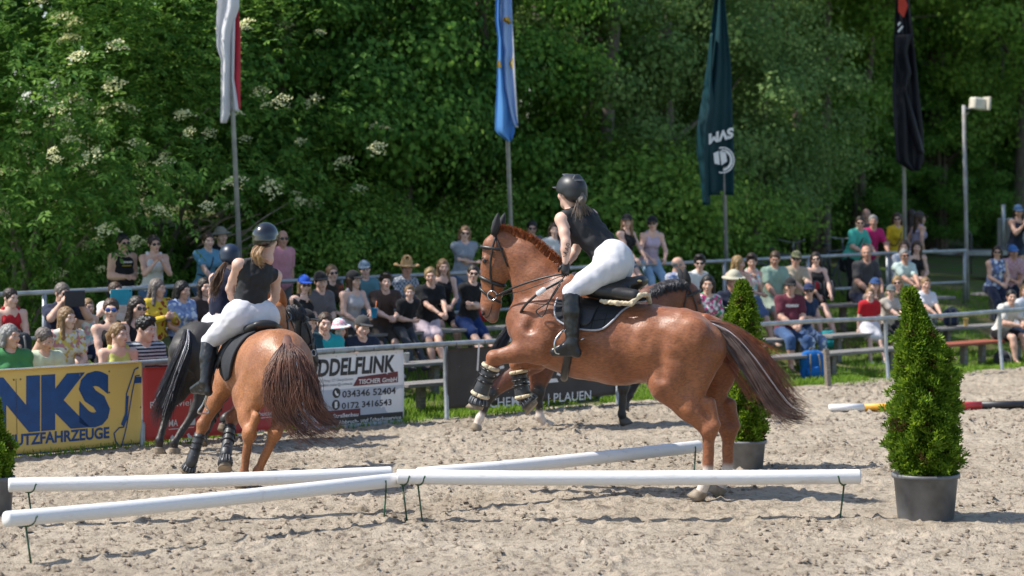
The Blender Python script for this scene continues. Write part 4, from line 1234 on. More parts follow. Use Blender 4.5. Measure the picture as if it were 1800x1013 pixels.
def coat(name, c1, c2, rough=0.47):
    m = M(name, c1, c2, rough=rough, scale=3.0, bump=0.30, bscale=75, spec=0.5, sheen=0.08, contrast=(0.3, 0.72), stretch=(1, 1, .6), detail=10)
    nt = m.node_tree; b_ = nt.nodes['Principled BSDF']
    n = nt.nodes.new('ShaderNodeTexNoise'); n.inputs['Scale'].default_value = 6; n.inputs['Detail'].default_value = 6
    nt.links.new([q for q in nt.nodes if q.type == 'TEX_COORD'][0].outputs['Object'], n.inputs['Vector'])
    mr = nt.nodes.new('ShaderNodeMapRange'); mr.inputs[1].default_value = .35; mr.inputs[2].default_value = .65; mr.inputs[3].default_value = rough - .08; mr.inputs[4].default_value = rough + .16
    nt.links.new(n.outputs['Fac'], mr.inputs[0]); nt.links.new(mr.outputs[0], b_.inputs['Roughness'])
    hs = nt.nodes.new('ShaderNodeTexNoise'); hs.inputs['Scale'].default_value = 70; hs.inputs['Detail'].default_value = 3
    mp = nt.nodes.new('ShaderNodeMapping'); mp.inputs['Scale'].default_value = (.35, 1.6, 1.0); mp.inputs['Rotation'].default_value = (0, .6, 0)
    nt.links.new([q for q in nt.nodes if q.type == 'TEX_COORD'][0].outputs['Object'], mp.inputs[0]); nt.links.new(mp.outputs[0], hs.inputs['Vector'])
    hr = nt.nodes.new('ShaderNodeMapRange'); hr.inputs[1].default_value = .3; hr.inputs[2].default_value = .7; hr.inputs[3].default_value = .72; hr.inputs[4].default_value = 1.28
    nt.links.new(hs.outputs['Fac'], hr.inputs[0])
    mh = nt.nodes.new('ShaderNodeMix'); mh.data_type = 'RGBA'; mh.blend_type = 'MULTIPLY'; mh.inputs[0].default_value = 1.0
    nt.links.new(b_.inputs['Base Color'].links[0].from_socket, mh.inputs[6]); nt.links.new(hr.outputs[0], mh.inputs[7]); nt.links.new(mh.outputs[2], b_.inputs['Base Color'])
    an = nt.nodes.new('ShaderNodeAttribute'); an.attribute_name = 'tint'
    mx = nt.nodes.new('ShaderNodeMix'); mx.data_type = 'RGBA'
    nt.links.new(an.outputs['Alpha'], mx.inputs[0]); nt.links.new(b_.inputs['Base Color'].links[0].from_socket, mx.inputs[6]); nt.links.new(an.outputs['Color'], mx.inputs[7])
    nt.links.new(mx.outputs[2], b_.inputs['Base Color'])
    return m
CHEST = coat('chestnut_coat', (0.30, 0.104, 0.037), (0.15, 0.046, 0.017))
CHEST2 = coat('golden_chestnut_coat', (0.36, 0.140, 0.048), (0.20, 0.070, 0.024))
BAY = coat('bay_coat', (0.17, 0.052, 0.020), (0.095, 0.030, 0.014))
DARK = coat('dark_brown_coat', (0.022, 0.015, 0.013), (0.010, 0.008, 0.008))
SOCKC = (.62, .53, .45, 1.0); BLKC = (.013, .011, .011, 1.0)
SOCK = M('white_sock', (0.66, 0.58, 0.50), (0.50, 0.42, 0.34), rough=0.8, scale=9)
BLKLEG = M('black_leg_hair', (0.013, 0.011, 0.011), rough=0.5)
MUZ = M('grey_muzzle', (0.20, 0.13, 0.10), (0.30, 0.23, 0.19), rough=0.6, scale=16)

def hoof(parent, fe, ho, toe, sc, mat, sole=True):
    """hoof capsule hung on the pastern; toe gives the way it points"""
    d = unit(np.asarray(ho) - np.asarray(fe)); t = unit(np.asarray(toe) - d * (np.asarray(toe) @ d)); y = np.cross(d, t)
    prof = [(-.012, .046, 0), (.0, .050, .004), (.035, .058, .014), (.062, .064, .024), (.064, .056, .024)]
    n = 16; V = []
    for h, r, f in prof:
        for i in range(n):
            a = 6.283 * i / n
            V.append(np.asarray(ho) + sc * (d * (h + .012 * (1 - math.cos(a)) * -.3) + t * (r * math.cos(a) * 1.12 + f) + y * r * math.sin(a)))
    F = [[i * n + j, i * n + (j + 1) % n, (i + 1) * n + (j + 1) % n, (i + 1) * n + j] for i in range(len(prof) - 1) for j in range(n)]
    F.append(list(range((len(prof) - 1) * n, len(prof) * n))); F.append(list(range(n))[::-1])
    mi = [0] * (len(F) - 2) + [1, 0]
    return add('hoof', make_mesh('hoof', V, F, [mat, SOLE], mi), parent)

def ears(parent, po, head, mat, back=0.0, size=1.0):
    d = unit(np.asarray(head['muzzle']) - np.asarray(po)); sd = np.asarray(head['side'], float); fr = unit(np.cross(sd, d))
    if fr @ np.asarray(head['front']) < 0: fr = -fr
    for s_ in (-1, 1):
        b0 = np.asarray(po) - d * .055 + sd * s_ * .058 + fr * .01
        up = unit(-d * 1.0 + sd * s_ * .22 - fr * back)
        V, F = tube([b0 + up * .0, b0 + up * .05, b0 + up * .11, b0 + up * .165, b0 + up * .20], [.034 * size, .046 * size, .042 * size, .024 * size, .003], 10, flat=(fr, .75))
        add('ear', make_mesh('ear', V, F, [mat]), parent)

def make_horse(label, fr, T, neck, head, fore, hind, mat, regions, sc, hoofs, vox=0.0135, group=None, seed=0, extra=()):
    """regions: (a, b, radius, material) recolour parts of the coat; hoofs: (toe vector, material) for each leg in order"""
    t = empty('horse', (fr.X, fr.Y, 0), label, 'horse', group, fr.th)
    V, F = implicit(horse_prims(T, neck, head, fore, hind, sc) + list(extra), vox, (0.0022, 0.16, seed + 3))
    tint = np.zeros((len(V), 4), np.float32)
    for a, b_, r, c_ in regions:
        wgt = np.clip((r + .025 - seg_dist(V, a, b_)) / .05, 0, 1); wgt = (wgt * wgt * (3 - 2 * wgt))[:, None] * c_[3]
        tint[:, :3] = np.where(tint[:, 3:] > 0, tint[:, :3] * (1 - wgt) + np.array(c_[:3]) * wgt, np.array(c_[:3]))
        tint[:, 3:] = np.maximum(tint[:, 3:], wgt)
    me = make_mesh('body', V, F, [mat])
    at_ = me.attributes.new('tint', 'FLOAT_COLOR', 'POINT'); at_.data.foreach_set('color', tint.ravel())
    add('body', me, t)
    for lg, (toe, hm) in zip(list(fore) + list(hind), hoofs):
        hoof(t, lg[3], lg[4], toe, sc, hm)
    po, mz = np.array(head['poll'], float), np.array(head['muzzle'], float); d = unit(mz - po); k = np.linalg.norm(mz - po) / .6
    sd = np.asarray(head['side'], float); f_ = unit(np.cross(sd, d)); f_ = f_ if f_ @ np.asarray(head['front']) > 0 else -f_
    for s_ in (-1, 1):
        V, F = implicit([E(po + d * .175 * k + f_ * .062 * k + sd * s_ * .080 * k, .019 * k, .005)], 0.005)
        add('eye', make_mesh('eye', V, F, [EYE]), t)
        V, F = implicit([C(po + d * .150 * k + f_ * .085 * k + sd * s_ * .076 * k, po + d * .165 * k + f_ * .035 * k + sd * s_ * .086 * k, .010 * k, .007 * k, .01)], .006)
        add('eyelid', make_mesh('eyelid', V, F, [M('eyelid_dark', (.06, .03, .02), rough=.6)]), t)
        V, F = implicit([C(mz + f_ * .052 * k + sd * s_ * .050 * k - d * .012 * k, mz + f_ * .034 * k + sd * s_ * .060 * k + d * .02 * k, .011 * k, .016 * k, .01)], .006)
        add('nostril', make_mesh('nostril', V, F, [M('nostril_dark', (.015, .009, .008), rough=.7)]), t)
        add('mouth_line', make_mesh('mouth_line', *tube([mz + d * .055 * k + f_ * .02 * k + sd * s_ * .03 * k, mz + d * .035 * k - f_ * .01 * k + sd * s_ * .056 * k, mz - d * .02 * k - f_ * .03 * k + sd * s_ * .060 * k, mz - d * .07 * k - f_ * .035 * k + sd * s_ * .058 * k], .005 * k, 5, 10), [M('mouth_dark', (.04, .022, .018), rough=.7)]), t)
    return t

# ---- the big chestnut in the foreground, striking off to the left
ha = RAD(180 - 17)
fa = Frame(330 * 20.16 / FPX, 20.16, ha)
p = fa.px
def st_(u, vt, vb, ry):
    a, b_ = p(u, vt), p(u, vb)
    return (a[0], (a[2] + b_[2]) / 2, (a[2] - b_[2]) / 2, ry)
T = [st_(1238, 566, 652, .19), st_(1200, 545, 660, .27), st_(1150, 538, 671, .285), st_(1085, 533, 675, .29), st_(1025, 513, 664, .28), st_(975, 502, 645, .25), st_(940, 515, 618, .205)]
neckA = [(p(968, 540), .285), (p(946, 498), .215), (p(918, 456), .158), (p(890, 432), .118)]
headA = dict(poll=p(873, 424), muzzle=p(860, 548), side=(0.0, 1.0, 0.0), front=(1, 0, 0))
LFa = [p(935, 590, .17), p(948, 612, .20), p(869, 629, .20), p(845, 690, .20), p(841, 707, .20)]
RFa = [p(935, 592, -.17), p(945, 622, -.18), p(909, 640, -.18), p(919, 694, -.18), p(930, 706, -.18)]
LHa = [p(1204, 598, .13), p(1172, 676, .19), p(1246, 757, .17), p(1244, 838, .17), p(1232, 866, .17)]
RHa = [p(1240, 604, -.13), p(1214, 680, -.16), p(1281, 757, -.15), p(1278, 834, -.15), p(1266, 858, -.15)]
mane_rust = M('chestnut_mane', (0.30, 0.085, 0.026), (0.17, 0.045, 0.016), rough=0.5, scale=16)
tail_rust = M('chestnut_tail', (0.17, 0.07, 0.045), (0.075, 0.038, 0.032), rough=0.5, scale=9)
horseA = make_horse('large chestnut horse striking off left with raised forelegs in the foreground', fa, T, neckA, headA, [LFa, RFa], [LHa, RHa], CHEST,
    [(LHa[3] + (0, 0, .02), LHa[4], .075, SOCKC), (RHa[3] + (0, 0, .02), RHa[4], .075, SOCKC), (p(872, 553), p(858, 557), .060, (.17, .12, .10, .75)), (p(848, 545, .05), p(846, 545, -.05), .035, (.10, .06, .05, .7)), (p(1250, 585), p(1246, 650), .07, (.05, .025, .018, .7))], 1.06,
    [((.5, 0, -.3), HOOF), ((.2, 0, -.8), HOOF), ((1, 0, -.1), HOOF), ((1, 0, -.1), HOOF)], seed=1, vox=.0125,
    extra=[E(p(952, 596, .21), (.12, .055, .11), .06), E(p(1222, 592, .22), (.12, .06, .14), .07), E(p(1185, 655, .25), (.07, .04, .10), .06),
           C(p(956, 500, .28), p(930, 578, .265), .034, .028, .07, None, True), C(p(988, 560, .325), p(966, 630, .29), .032, .026, .06, None, True),
           E(p(1136, 596, .37), (.09, .06, .12), .07, None, True), C(p(1160, 590, .325), p(1160, 664, .31), .03, .024, .06, None, True), C(p(1242, 606, .285), p(1222, 690, .30), .028, .022, .06, None, True),
           C(p(1205, 670, .33), p(1224, 720, .27), .012, .010, .04, None, True), C(p(885, 478, .145), p(893, 505, .135), .012, .010, .03, None, True)])
EARNET = M('black_ear_cover', (0.012, 0.012, 0.014), (0.03, 0.03, 0.034), rough=0.8)
ears(horseA, headA['poll'], headA, EARNET, 0.15, 1.05)
# mane: short upright brush along the crest
g0 = [p(876, 406), p(905, 412), p(935, 427), p(960, 446), p(985, 470)]
crest = smooth_path(g0, 60)
rg = np.random.default_rng(4); V_, F_, o_ = [], [], 0
for i in range(1300):
    k_ = rg.integers(0, 59); b0 = crest[k_] + (crest[k_ + 1] - crest[k_]) * rg.random() + np.array((0, rg.uniform(-.03, .03), -.02))
    tg = unit(crest[k_ + 1] - crest[k_]); nr_ = unit(np.cross(YA, tg)); nr_ = nr_ if nr_[2] > 0 else -nr_
    L_ = rg.uniform(.06, .10); side = rg.uniform(-.1, .6)
    e = b0 + nr_ * L_ + np.array((0, side * .05, 0)) + tg * rg.uniform(-.03, .015); m_ = (b0 + e) / 2 + nr_ * .012
    V, F = tube([b0, m_, e + np.array((0, side * .02, -.01))], [.0042, .0038, .0012], 3, cap=False)
    V_.append(V); F_ += [[a_ + o_ for a_ in f] for f in F]; o_ += len(V)
add('mane', make_mesh('mane', np.concatenate(V_), F_, [mane_rust]), horseA)
tg = [[p(1247, 564, .04), p(1285, 573, .05), p(1320, 598, .06), p(1355, 638, .07), p(1388, 686, .07), p(1416, 712, .07)],
      [p(1247, 567, .05), p(1283, 580, .06), p(1316, 612, .07), p(1350, 660, .08), p(1384, 712, .08), p(1422, 728, .08)],
      [p(1248, 571, .03), p(1279, 590, .05), p(1311, 630, .06), p(1345, 684, .07), p(1378, 727, .07), p(1420, 738, .07)],
      [p(1248, 576, .05), p(1275, 602, .06), p(1306, 646, .06), p(1340, 697, .06), p(1374, 733, .06), p(1412, 741, .06)]]
top_ = [p(1247, 565, .04), p(1285, 572, .05), p(1330, 592, .05), p(1375, 612, .05), p(1400, 622, .05)]
low_ = [p(1249, 582, .06), p(1262, 618, .07), p(1284, 648, .08), p(1294, 688, .07), p(1298, 703, .06)]
mid_ = [p(1249, 580, .06), p(1268, 612, .07), p(1296, 652, .08), p(1330, 698, .08), p(1350, 715, .08)]
V, F = strands(tg, 620, 0.0032, 12, 0.018, 12, 0.030)
tailA = add('tail', make_mesh('tail', V, F, [tail_rust]), horseA)
V, F = merge([strands([top_, tg[0]], 70, .0024, 14, .016, 11, .02), strands([low_, mid_], 70, .0026, 15, .014, 11, .018)])
add('loose_hair', make_mesh('loose_hair', V, F, [mane_rust]), tailA)
V, F = strands([[q + np.array((0, .02, 0)) for q in g] for g in tg[1:]], 170, .0032, 16, .014, 12, .016, lens=(.85, 1.0))
add('ashy_hair', make_mesh('ashy_hair', V, F, [M('ashy_tail_hair', (.21, .155, .14), (.10, .07, .065), rough=.5, scale=9)]), tailA)
V, F = strands([[q + np.array((0, .03, .01)) for q in g] for g in tg[:3]], 5, 0.0022, 13, 0.045, 12, 0.02)
add('tinsel_strand', make_mesh('tinsel_strand', V, F, [M('silver_tinsel', (0.75, 0.74, 0.78), rough=0.3, metal=0.3)]), tailA)
dock = [C(p(1240, 562), p(1268, 580), .055, .045, .03), C(p(1268, 580), p(1300, 610), .045, .02, .03)]
V, F = implicit(dock, .012); add('tail_dock', make_mesh('tail_dock', V, F, [mane_rust]), tailA)

# ---- tack of the big chestnut
LEATHER = M('black_leather', (0.014, 0.013, 0.013), (0.022, 0.020, 0.020), rough=0.42, scale=14, bump=0.15, spec=0.5)
BROWNL = M('brown_leather', (0.05, 0.028, 0.02), (0.03, 0.018, 0.014), rough=0.45, scale=12)
METAL = M('bright_metal', (0.6, 0.6, 0.6), rough=0.25, metal=1.0)
PADM = M('quilted_pad', (0.013, 0.015, 0.020), (0.020, 0.022, 0.028), rough=0.85, scale=10, bump=0.3)
PIPE = M('grey_piping', (0.42, 0.42, 0.46), rough=0.5)
FLEECE = M('cream_fleece', (0.62, 0.52, 0.36), (0.46, 0.37, 0.25), rough=0.95, scale=30, bump=0.9, bscale=60)
BOOTM = M('horse_boot_black', (0.028, 0.030, 0.034), (0.05, 0.052, 0.056), rough=0.45, scale=12, bump=0.3)

def head_straps(t, head, mat, metal, k_reins=None):
    po, mz = np.array(head['poll'], float), np.array(head['muzzle'], float); d = unit(mz - po); k = np.linalg.norm(mz - po) / .6
    sd = np.asarray(head['side'], float); f_ = unit(np.cross(sd, d)); f_ = f_ if f_ @ np.asarray(head['front']) > 0 else -f_
    def loop(h, rf, rs, back, name, r=.011, tilt=0.0):
        pts = []
        for a in np.linspace(0, 6.283, 21):
            c_, s_ = math.cos(a), math.sin(a)
            pts.append(po + d * (h + tilt * c_) * k + f_ * k * (rf * c_ if c_ > 0 else back * c_) + sd * s_ * rs * k)
        return build(name, [tube(pts, r * k, 6, flat=(d, 1.4))], mat, t)
    br = empty_part('bridle', t)
    loop(.06, .135, .100, .115, 'brow_band')
    loop(.34, .115, .082, .115, 'nose_band', .012, -.03)
    loop(.46, .102, .068, .095, 'flash_band', .009, -.05)
    for s_ in (-1, 1):
        S = sd * s_
        build('cheek_strap', [tube([po - d * .08 * k, po - d * .04 * k + S * .075 * k - f_ * .01, po + d * .07 * k + S * .100 * k, po + d * .25 * k + S * .096 * k, po + d * .42 * k + S * .076 * k - f_ * .035 * k], .010 * k, 6, 14)], mat, t)
        build('throat_lash', [tube([po - d * .05 * k + S * .06 * k, po + d * .04 * k + S * .092 * k - f_ * .06 * k, po + d * .20 * k + S * .078 * k - f_ * .145 * k], .008 * k, 6, 8)], mat, t)
        c0 = po + d * .455 * k + S * .080 * k - f_ * .035 * k
        build('bit_ring', [tube([c0 + d * .040 * k * math.cos(a) + f_ * .040 * k * math.sin(a) for a in np.linspace(0, 6.283, 17)], .0055 * k, 6)], metal, t)
    return po + d * .455 * k - f_ * .07 * k, sd * .085 * k
def empty_part(name, t): return None
bitA, sA = head_straps(horseA, headA, LEATHER, METAL)
hand = p(996, 480, .26)
build('rein', [tube([bitA + sA, p(905, 505, .20), p(950, 490, .27), hand], .009, 6, 16)], LEATHER, horseA)
build('rein', [tube([bitA + sA, p(915, 512, .21), p(950, 500, .28), p(985, 486, .28), hand], .004, 6, 16)], BROWNL, horseA)
build('rein', [tube([bitA - sA, p(915, 505, -.16), p(960, 492, -.2), p(990, 480, -.12)], .009, 6, 16)], LEATHER, horseA)
build('rein_end', [tube([hand, p(970, 520, .32), p(955, 555, .31), p(945, 552, .30), p(944, 545, .30), p(965, 530, .32), p(985, 500, .31)], .0055, 6, 26)], LEATHER, horseA)
build('breastplate', [tube([p(990, 492, .27), p(965, 505, .30), p(945, 517, .29), p(925, 535, .25), p(915, 550, .17), p(916, 556, .0), p(925, 535, -.22), p(965, 505, -.28)], .011, 6, 34, flat=((0, 0, 1), 1.3))], LEATHER, horseA)
V, F = implicit([C(p(946, 516, .305), p(956, 509, .31), .022, .022, .01, (YA, .35))], .006)
add('name_plate', make_mesh('name_plate', V, F, [M('white_plate', (0.72, 0.72, 0.74), rough=0.4)]), horseA)
# saddle pad follows the barrel a little outside it
def wrap(name, fr_, poly, T_, off, mat, t, thick=.02, y_sign=(1, -1), res=14):
    """sheet on the flank: poly = photo outline of the near side, projected on the barrel of stations T_"""
    def half(x, z):
        xs = np.array([a[0] for a in T_]); o_ = np.argsort(xs); g = lambda i: np.interp(x, xs[o_], np.array([a[i] for a in T_])[o_])
        zc, rz_, ry_ = g(1), g(2), g(3)
        return max(.06, ry_ * math.sqrt(max(.02, 1 - ((z - zc) / rz_) ** 2)))
    out = []
    for s_ in y_sign:
        L = [fr_.px(u, v, .26) if fr_ is not None else np.array((u, 0, v)) for u, v in poly]
        P2 = np.array([(q[0], q[2]) for q in L]); c_ = P2.mean(0)
        V, F = [], []
        n = len(P2)
        for k_ in range(res + 1):
            for q in P2:
                x, z = c_ + (q - c_) * (k_ / res)
                V.append((x, s_ * (half(x, z) + off), z))
        m_ = len(V)
        for k_ in range(res):
            for j in range(n):
                F.append([k_ * n + j, k_ * n + (j + 1) % n, (k_ + 1) * n + (j + 1) % n, (k_ + 1) * n + j])
        o = add(name, make_mesh(name, V, F, [mat]), t)
        sm = o.modifiers.new('thickness', 'SOLIDIFY'); sm.thickness = thick; sm.offset = 0
        out.append((o, [np.array((x, s_ * (half(x, z) + off), z)) for x, z in P2], half))
    return out
def dense(pts, n): return [tuple(q) for q in smooth_path([(a, b_, 0) for a, b_ in pts], n)[:, :2]]
padout = dense([(990, 500), (978, 520), (975, 545), (982, 562), (1000, 572), (1022, 578), (1048, 580), (1064, 576), (1078, 563), (1092, 545), (1110, 534), (1128, 530), (1100, 516), (1050, 506), (1015, 498), (990, 500)], 60)[:-1]
pads = wrap('saddle_pad', fa, padout, T, .028, PADM, horseA, .022)
for o_, edge, hf in pads[:1]:
    e2 = [q + np.array((0, .012, 0)) for q in edge[0:44]]
    build('piping', [tube(e2, .0085, 6)], PIPE, o_)
    for (a, b_) in (((1048, 536), (1040, 578)), ((1066, 535), (1062, 575)), ((1084, 533), (1078, 560)), ((1030, 550), (1095, 542)), ((1028, 565), (1078, 560)), ((980, 545), (992, 535)), ((984, 560), (996, 552))):
        A_, B_ = fa.px(*a, .28), fa.px(*b_, .28)
        pts = [A_ * (1 - q) + B_ * q for q in np.linspace(0, 1, 8)]
        pts = [np.array((q[0], hf(q[0], q[2]) + .0405, q[2])) for q in pts]
        build('quilt_seam', [tube(pts, .0035, 5)], M('seam_thread', (0.004, 0.004, 0.005), rough=0.9), o_)
flap = dense([(1000, 500), (996, 520), (1000, 545), (1010, 562), (1028, 572), (1040, 566), (1046, 548), (1056, 530), (1085, 519), (1060, 508), (1030, 500), (1000, 500)], 40)[:-1]
wrap('saddle_flap', fa, flap, T, .052, LEATHER, horseA, .012)
seat = [C(p(1012, 490), p(1040, 508), .06, .10, .06, (YA, 1.5)), C(p(1040, 508), p(1090, 512), .09, .12, .06, (YA, 1.5)), C(p(1085, 510), p(1128, 494), .085, .05, .05, (YA, 2.3)),
        C(p(1050, 512, .20), p(1115, 520, .20), .05, .055, .05), C(p(1050, 512, -.2), p(1115, 520, -.2), .05, .055, .05)]
V, F = implicit(seat, .011); add('saddle', make_mesh('saddle', V, F, [LEATHER]), horseA)
V, F = implicit([E(p(1124, 494, .125), (.022, .006, .012), .005)], .004); add('saddle_badge', make_mesh('saddle_badge', V, F, [M('brass', (0.6, 0.45, 0.2), rough=0.3, metal=0.9)]), horseA)
fl = [p(1058, 530, .265), p(1085, 533, .27), p(1110, 534, .255), p(1124, 520, .22), p(1135, 518, .12), p(1139, 520, .05), p(1143, 532, .02)]
V, F = implicit([C(a, b_, .019, .019, .02) for a, b_ in zip(fl[:-1], fl[1:])], .008, (.004, .03, 3)); add('fleece_trim', make_mesh('fleece_trim', V, F, [FLEECE]), horseA)
build('girth', [tube([p(1002, 575, .30), p(1000, 610, .30), p(996, 640, .24), p(992, 660, .1), p(992, 662, 0), p(992, 660, -.1), p(998, 600, -.3)], .035, 8, 20, flat=((0, 1, 0), .5))], LEATHER, horseA)
build('martingale_strap', [tube([p(990, 660, .05), p(968, 640, .1), p(955, 632, .1), p(920, 590, .02)], .010, 6, 12)], LEATHER, horseA)
# boots on the raised forelegs
def leg_boot(t, kn, fe, ho, sc=1.0, bell=True, fleece=True, mat=BOOTM):
    kn, fe, ho = np.array(kn), np.array(fe), np.array(ho); d = unit(fe - kn); L = np.linalg.norm(fe - kn)
    a = kn + d * L * .26; b_ = fe + d * .0
    o = build('leg_boot', [tube([a, a * .5 + b_ * .5, b_, fe + unit(ho - fe) * .03], [.064 * sc, .058 * sc, .066 * sc, .060 * sc], 14, 10)], mat, t)
    for q in (.36, .52, .68):
        c_ = kn + d * L * q; x, y, _ = frame(d)
        build('boot_strap', [tube([c_ + (x * math.cos(g) + y * math.sin(g)) * .066 * sc for g in np.linspace(0, 6.283, 15)], .008 * sc, 5)], LEATHER, o)
    x, y, _ = frame(d)
    if fleece:
        for c_, r in ((a, .064), (fe + unit(ho - fe) * .02, .066)):
            build('fleece_cuff', [tube([c_ + (x * math.cos(g) + y * math.sin(g)) * r * sc for g in np.linspace(0, 6.283, 17)], .017 * sc, 7)], FLEECE, o)
    if bell:
        d2 = unit(ho - fe); h0 = fe + d2 * .045; h1 = ho + d2 * .022
        bo = build('bell_boot', [tube([h0, h0 * .4 + h1 * .6, h1], [.062 * sc, .072 * sc, .080 * sc], 16)], mat, t)
        x, y, _ = frame(d2)
        for g in np.linspace(0, 6.283, 14, endpoint=False):
            r_ = x * math.cos(g) + y * math.sin(g)
            build('rib', [tube([h0 + r_ * .066 * sc, h0 * .15 + h1 * .85 + r_ * .080 * sc], .0045, 4)], M('boot_rib', (0.16, 0.17, 0.19), rough=0.5), bo)
leg_boot(horseA, LFa[2], LFa[3], LFa[4], 1.05)
leg_boot(horseA, RFa[2], RFa[3], RFa[4], 1.05)

# ---- golden chestnut seen from behind, turning away
fb = Frame(-2.017, 20.88, RAD(90 + 20))
Tb = [(-.27, 1.10, .17, .16), (-.06, 1.11, .27, .255), (.25, 1.07, .285, .265), (.62, 1.03, .315, .305), (.92, 1.03, .32, .28), (1.12, 1.05, .30, .24), (1.30, 1.06, .19, .19)]
headB = dict(poll=(1.62, -.42, 1.46), muzzle=(1.72, -.62, .92), side=unit((.45, .88, .2)), front=(.7, -.5, .2))
neckB = [((1.18, -.02, 1.12), .27), ((1.36, -.14, 1.26), .20), ((1.54, -.34, 1.40), .13)]
LFb = [(1.22, .18, .92), (1.08, .22, .84), (1.16, .40, .47), (1.13, .51, .15), (1.16, .53, .085)]
RFb = [(1.22, -.16, .92), (1.05, -.06, .82), (1.14, .14, .52), (.86, .26, .24), (.80, .28, .16)]
LHb = [(.0, .15, 1.02), (.22, .25, .80), (-.05, .27, .49), (.02, .30, .15), (.07, .31, .075)]
RHb = [(-.02, -.15, 1.02), (.18, -.14, .80), (-.12, .06, .50), (.0, .18, .17), (.05, .20, .09)]
horseB = make_horse('golden chestnut horse seen from behind with a bushy auburn tail', fb, Tb, neckB, headB, [LFb, RFb], [LHb, RHb], CHEST2, [], .97,
    [((1, .1, -.1), HOOF), ((.2, 0, -.9), HOOF), ((1, 0, -.1), HOOF), ((1, 0, -.1), HOOF)], seed=2)
ears(horseB, headB['poll'], headB, M('chestnut_ear', (.3, .1, .03), rough=.6), 0.1)
head_straps(horseB, headB, LEATHER, METAL)
leg_boot(horseB, LFb[2], LFb[3], LFb[4], .84, True, False)
leg_boot(horseB, RFb[2], RFb[3], RFb[4], .84, True, False)
def wp(fr_, u, v, Y): return fr_.loc(at(u, v, Y))
tb = [[wp(fb, 500, 606, 20.62), wp(fb, 488, 625, 20.5), wp(fb, 470, 660, 20.42), wp(fb, 468, 700, 20.4), wp(fb, 485, 735, 20.38), wp(fb, 520, 768, 20.36)],
      [wp(fb, 503, 606, 20.62), wp(fb, 497, 625, 20.45), wp(fb, 486, 670, 20.38), wp(fb, 492, 720, 20.36), wp(fb, 525, 760, 20.34), wp(fb, 565, 780, 20.34)],
      [wp(fb, 506, 606, 20.62), wp(fb, 512, 625, 20.42), wp(fb, 518, 670, 20.36), wp(fb, 525, 715, 20.34), wp(fb, 550, 752, 20.34), wp(fb, 598, 776, 20.34)],
      [wp(fb, 509, 606, 20.62), wp(fb, 526, 628, 20.45), wp(fb, 542, 665, 20.40), wp(fb, 550, 705, 20.38), wp(fb, 572, 738, 20.38), wp(fb, 602, 762, 20.36)],
      [wp(fb, 511, 608, 20.66), wp(fb, 534, 634, 20.52), wp(fb, 552, 672, 20.48), wp(fb, 556, 705, 20.46), wp(fb, 575, 728, 20.44), wp(fb, 604, 742, 20.42)]]
tail_auburn = M('auburn_tail', (0.20, 0.085, 0.05), (0.085, 0.042, 0.034), rough=0.5, scale=7)
V, F = strands(tb, 1150, 0.0031, 22, 0.028, 12, 0.038, lens=(.6, 1.0))
tailB = add('tail', make_mesh('tail', V, F, [tail_auburn]), horseB)
V, F = strands([[q + (fb.loc((0, -1, 0)) - fb.loc((0, 0, 0))) * .02 for q in g] for g in tb], 8, 0.0026, 23, 0.05, 11, 0.03)
add('tinsel_strand', make_mesh('tinsel_strand', V, F, [MATS['silver_tinsel']]), tailB)
V, F = implicit([C(wp(fb, 503, 600, 20.72), wp(fb, 506, 622, 20.5), .06, .05, .03), C(wp(fb, 506, 622, 20.5), wp(fb, 512, 670, 20.45), .05, .02, .03)], .012)
add('tail_dock', make_mesh('tail_dock', V, F, [tail_auburn]), tailB)
# saddle of the second horse
V, F = implicit([C((.62, 0, 1.34), (.95, 0, 1.40), .075, .065, .06, (YA, 1.7)), C((.46, 0, 1.40), (.54, 0, 1.36), .045, .07, .04, (YA, 2.6)), C((.78, .24, 1.25), (.84, .345, 1.05), .07, .06, .04, (YA, .5)), C((.78, -.24, 1.25), (.84, -.345, 1.05), .07, .06, .04, (YA, .5))], .012)
add('saddle', make_mesh('saddle', V, F, [LEATHER]), horseB)
padb = dense([(.42, 1.34), (.40, 1.22), (.44, 1.06), (.52, .95), (.66, .90), (.82, .91), (.96, .98), (1.02, 1.12), (1.02, 1.32), (.72, 1.335), (.42, 1.34)], 50)[:-1]
wrap('saddle_pad', None, padb, Tb, .022, PADM, horseB, .022)
build('stirrup', [tube([(.86, .42, .80), (.90, .44, .68), (.93, .40, .60), (.93, .50, .60), (.90, .46, .68), (.86, .42, .80)], .008, 6, 20)], METAL, horseB)
build('stirrup_leather', [tube([(.80, .36, 1.05), (.86, .42, .80)], .011, 6)], LEATHER, horseB)

# ---- dark brown horse behind it, black tail with tinsel
fc = Frame(-3.07, 23.84, math.atan2(.877, .48))
S_ = .93
Tc = [(-.27 * S_, 1.01, .16, .17), (-.06, 1.03, .25, .26), (.25, .99, .27, .27), (.60, .95, .30, .31), (.90, .97, .31, .28), (1.10, 1.0, .28, .22), (1.26, 1.02, .18, .18)]
headC = dict(poll=(1.64, -.05, 1.26), muzzle=(1.80, -.15, .78), side=(0.1, 1.0, 0.0), front=(1, 0, .3))
neckC = [((1.12, 0, 1.06), .26), ((1.35, -.02, 1.16), .20), ((1.55, -.04, 1.23), .13)]
LFc = [(1.15, .16, .86), (1.0, .18, .78), (.66, .20, .50), (.33, .18, .18), (.27, .17, .11)]
RFc = [(1.15, -.16, .86), (1.0, -.16, .78), (.78, -.10, .46), (.45, .02, .30), (.42, .03, .22)]
LHc = [(.0, .14, .93), (.10, .20, .72), (-.28, .18, .47), (-.47, .15, .15), (-.47, .15, .075)]
RHc = [(.0, -.14, .93), (.08, -.17, .72), (-.22, -.10, .44), (-.46, -.02, .14), (-.46, -.02, .075)]
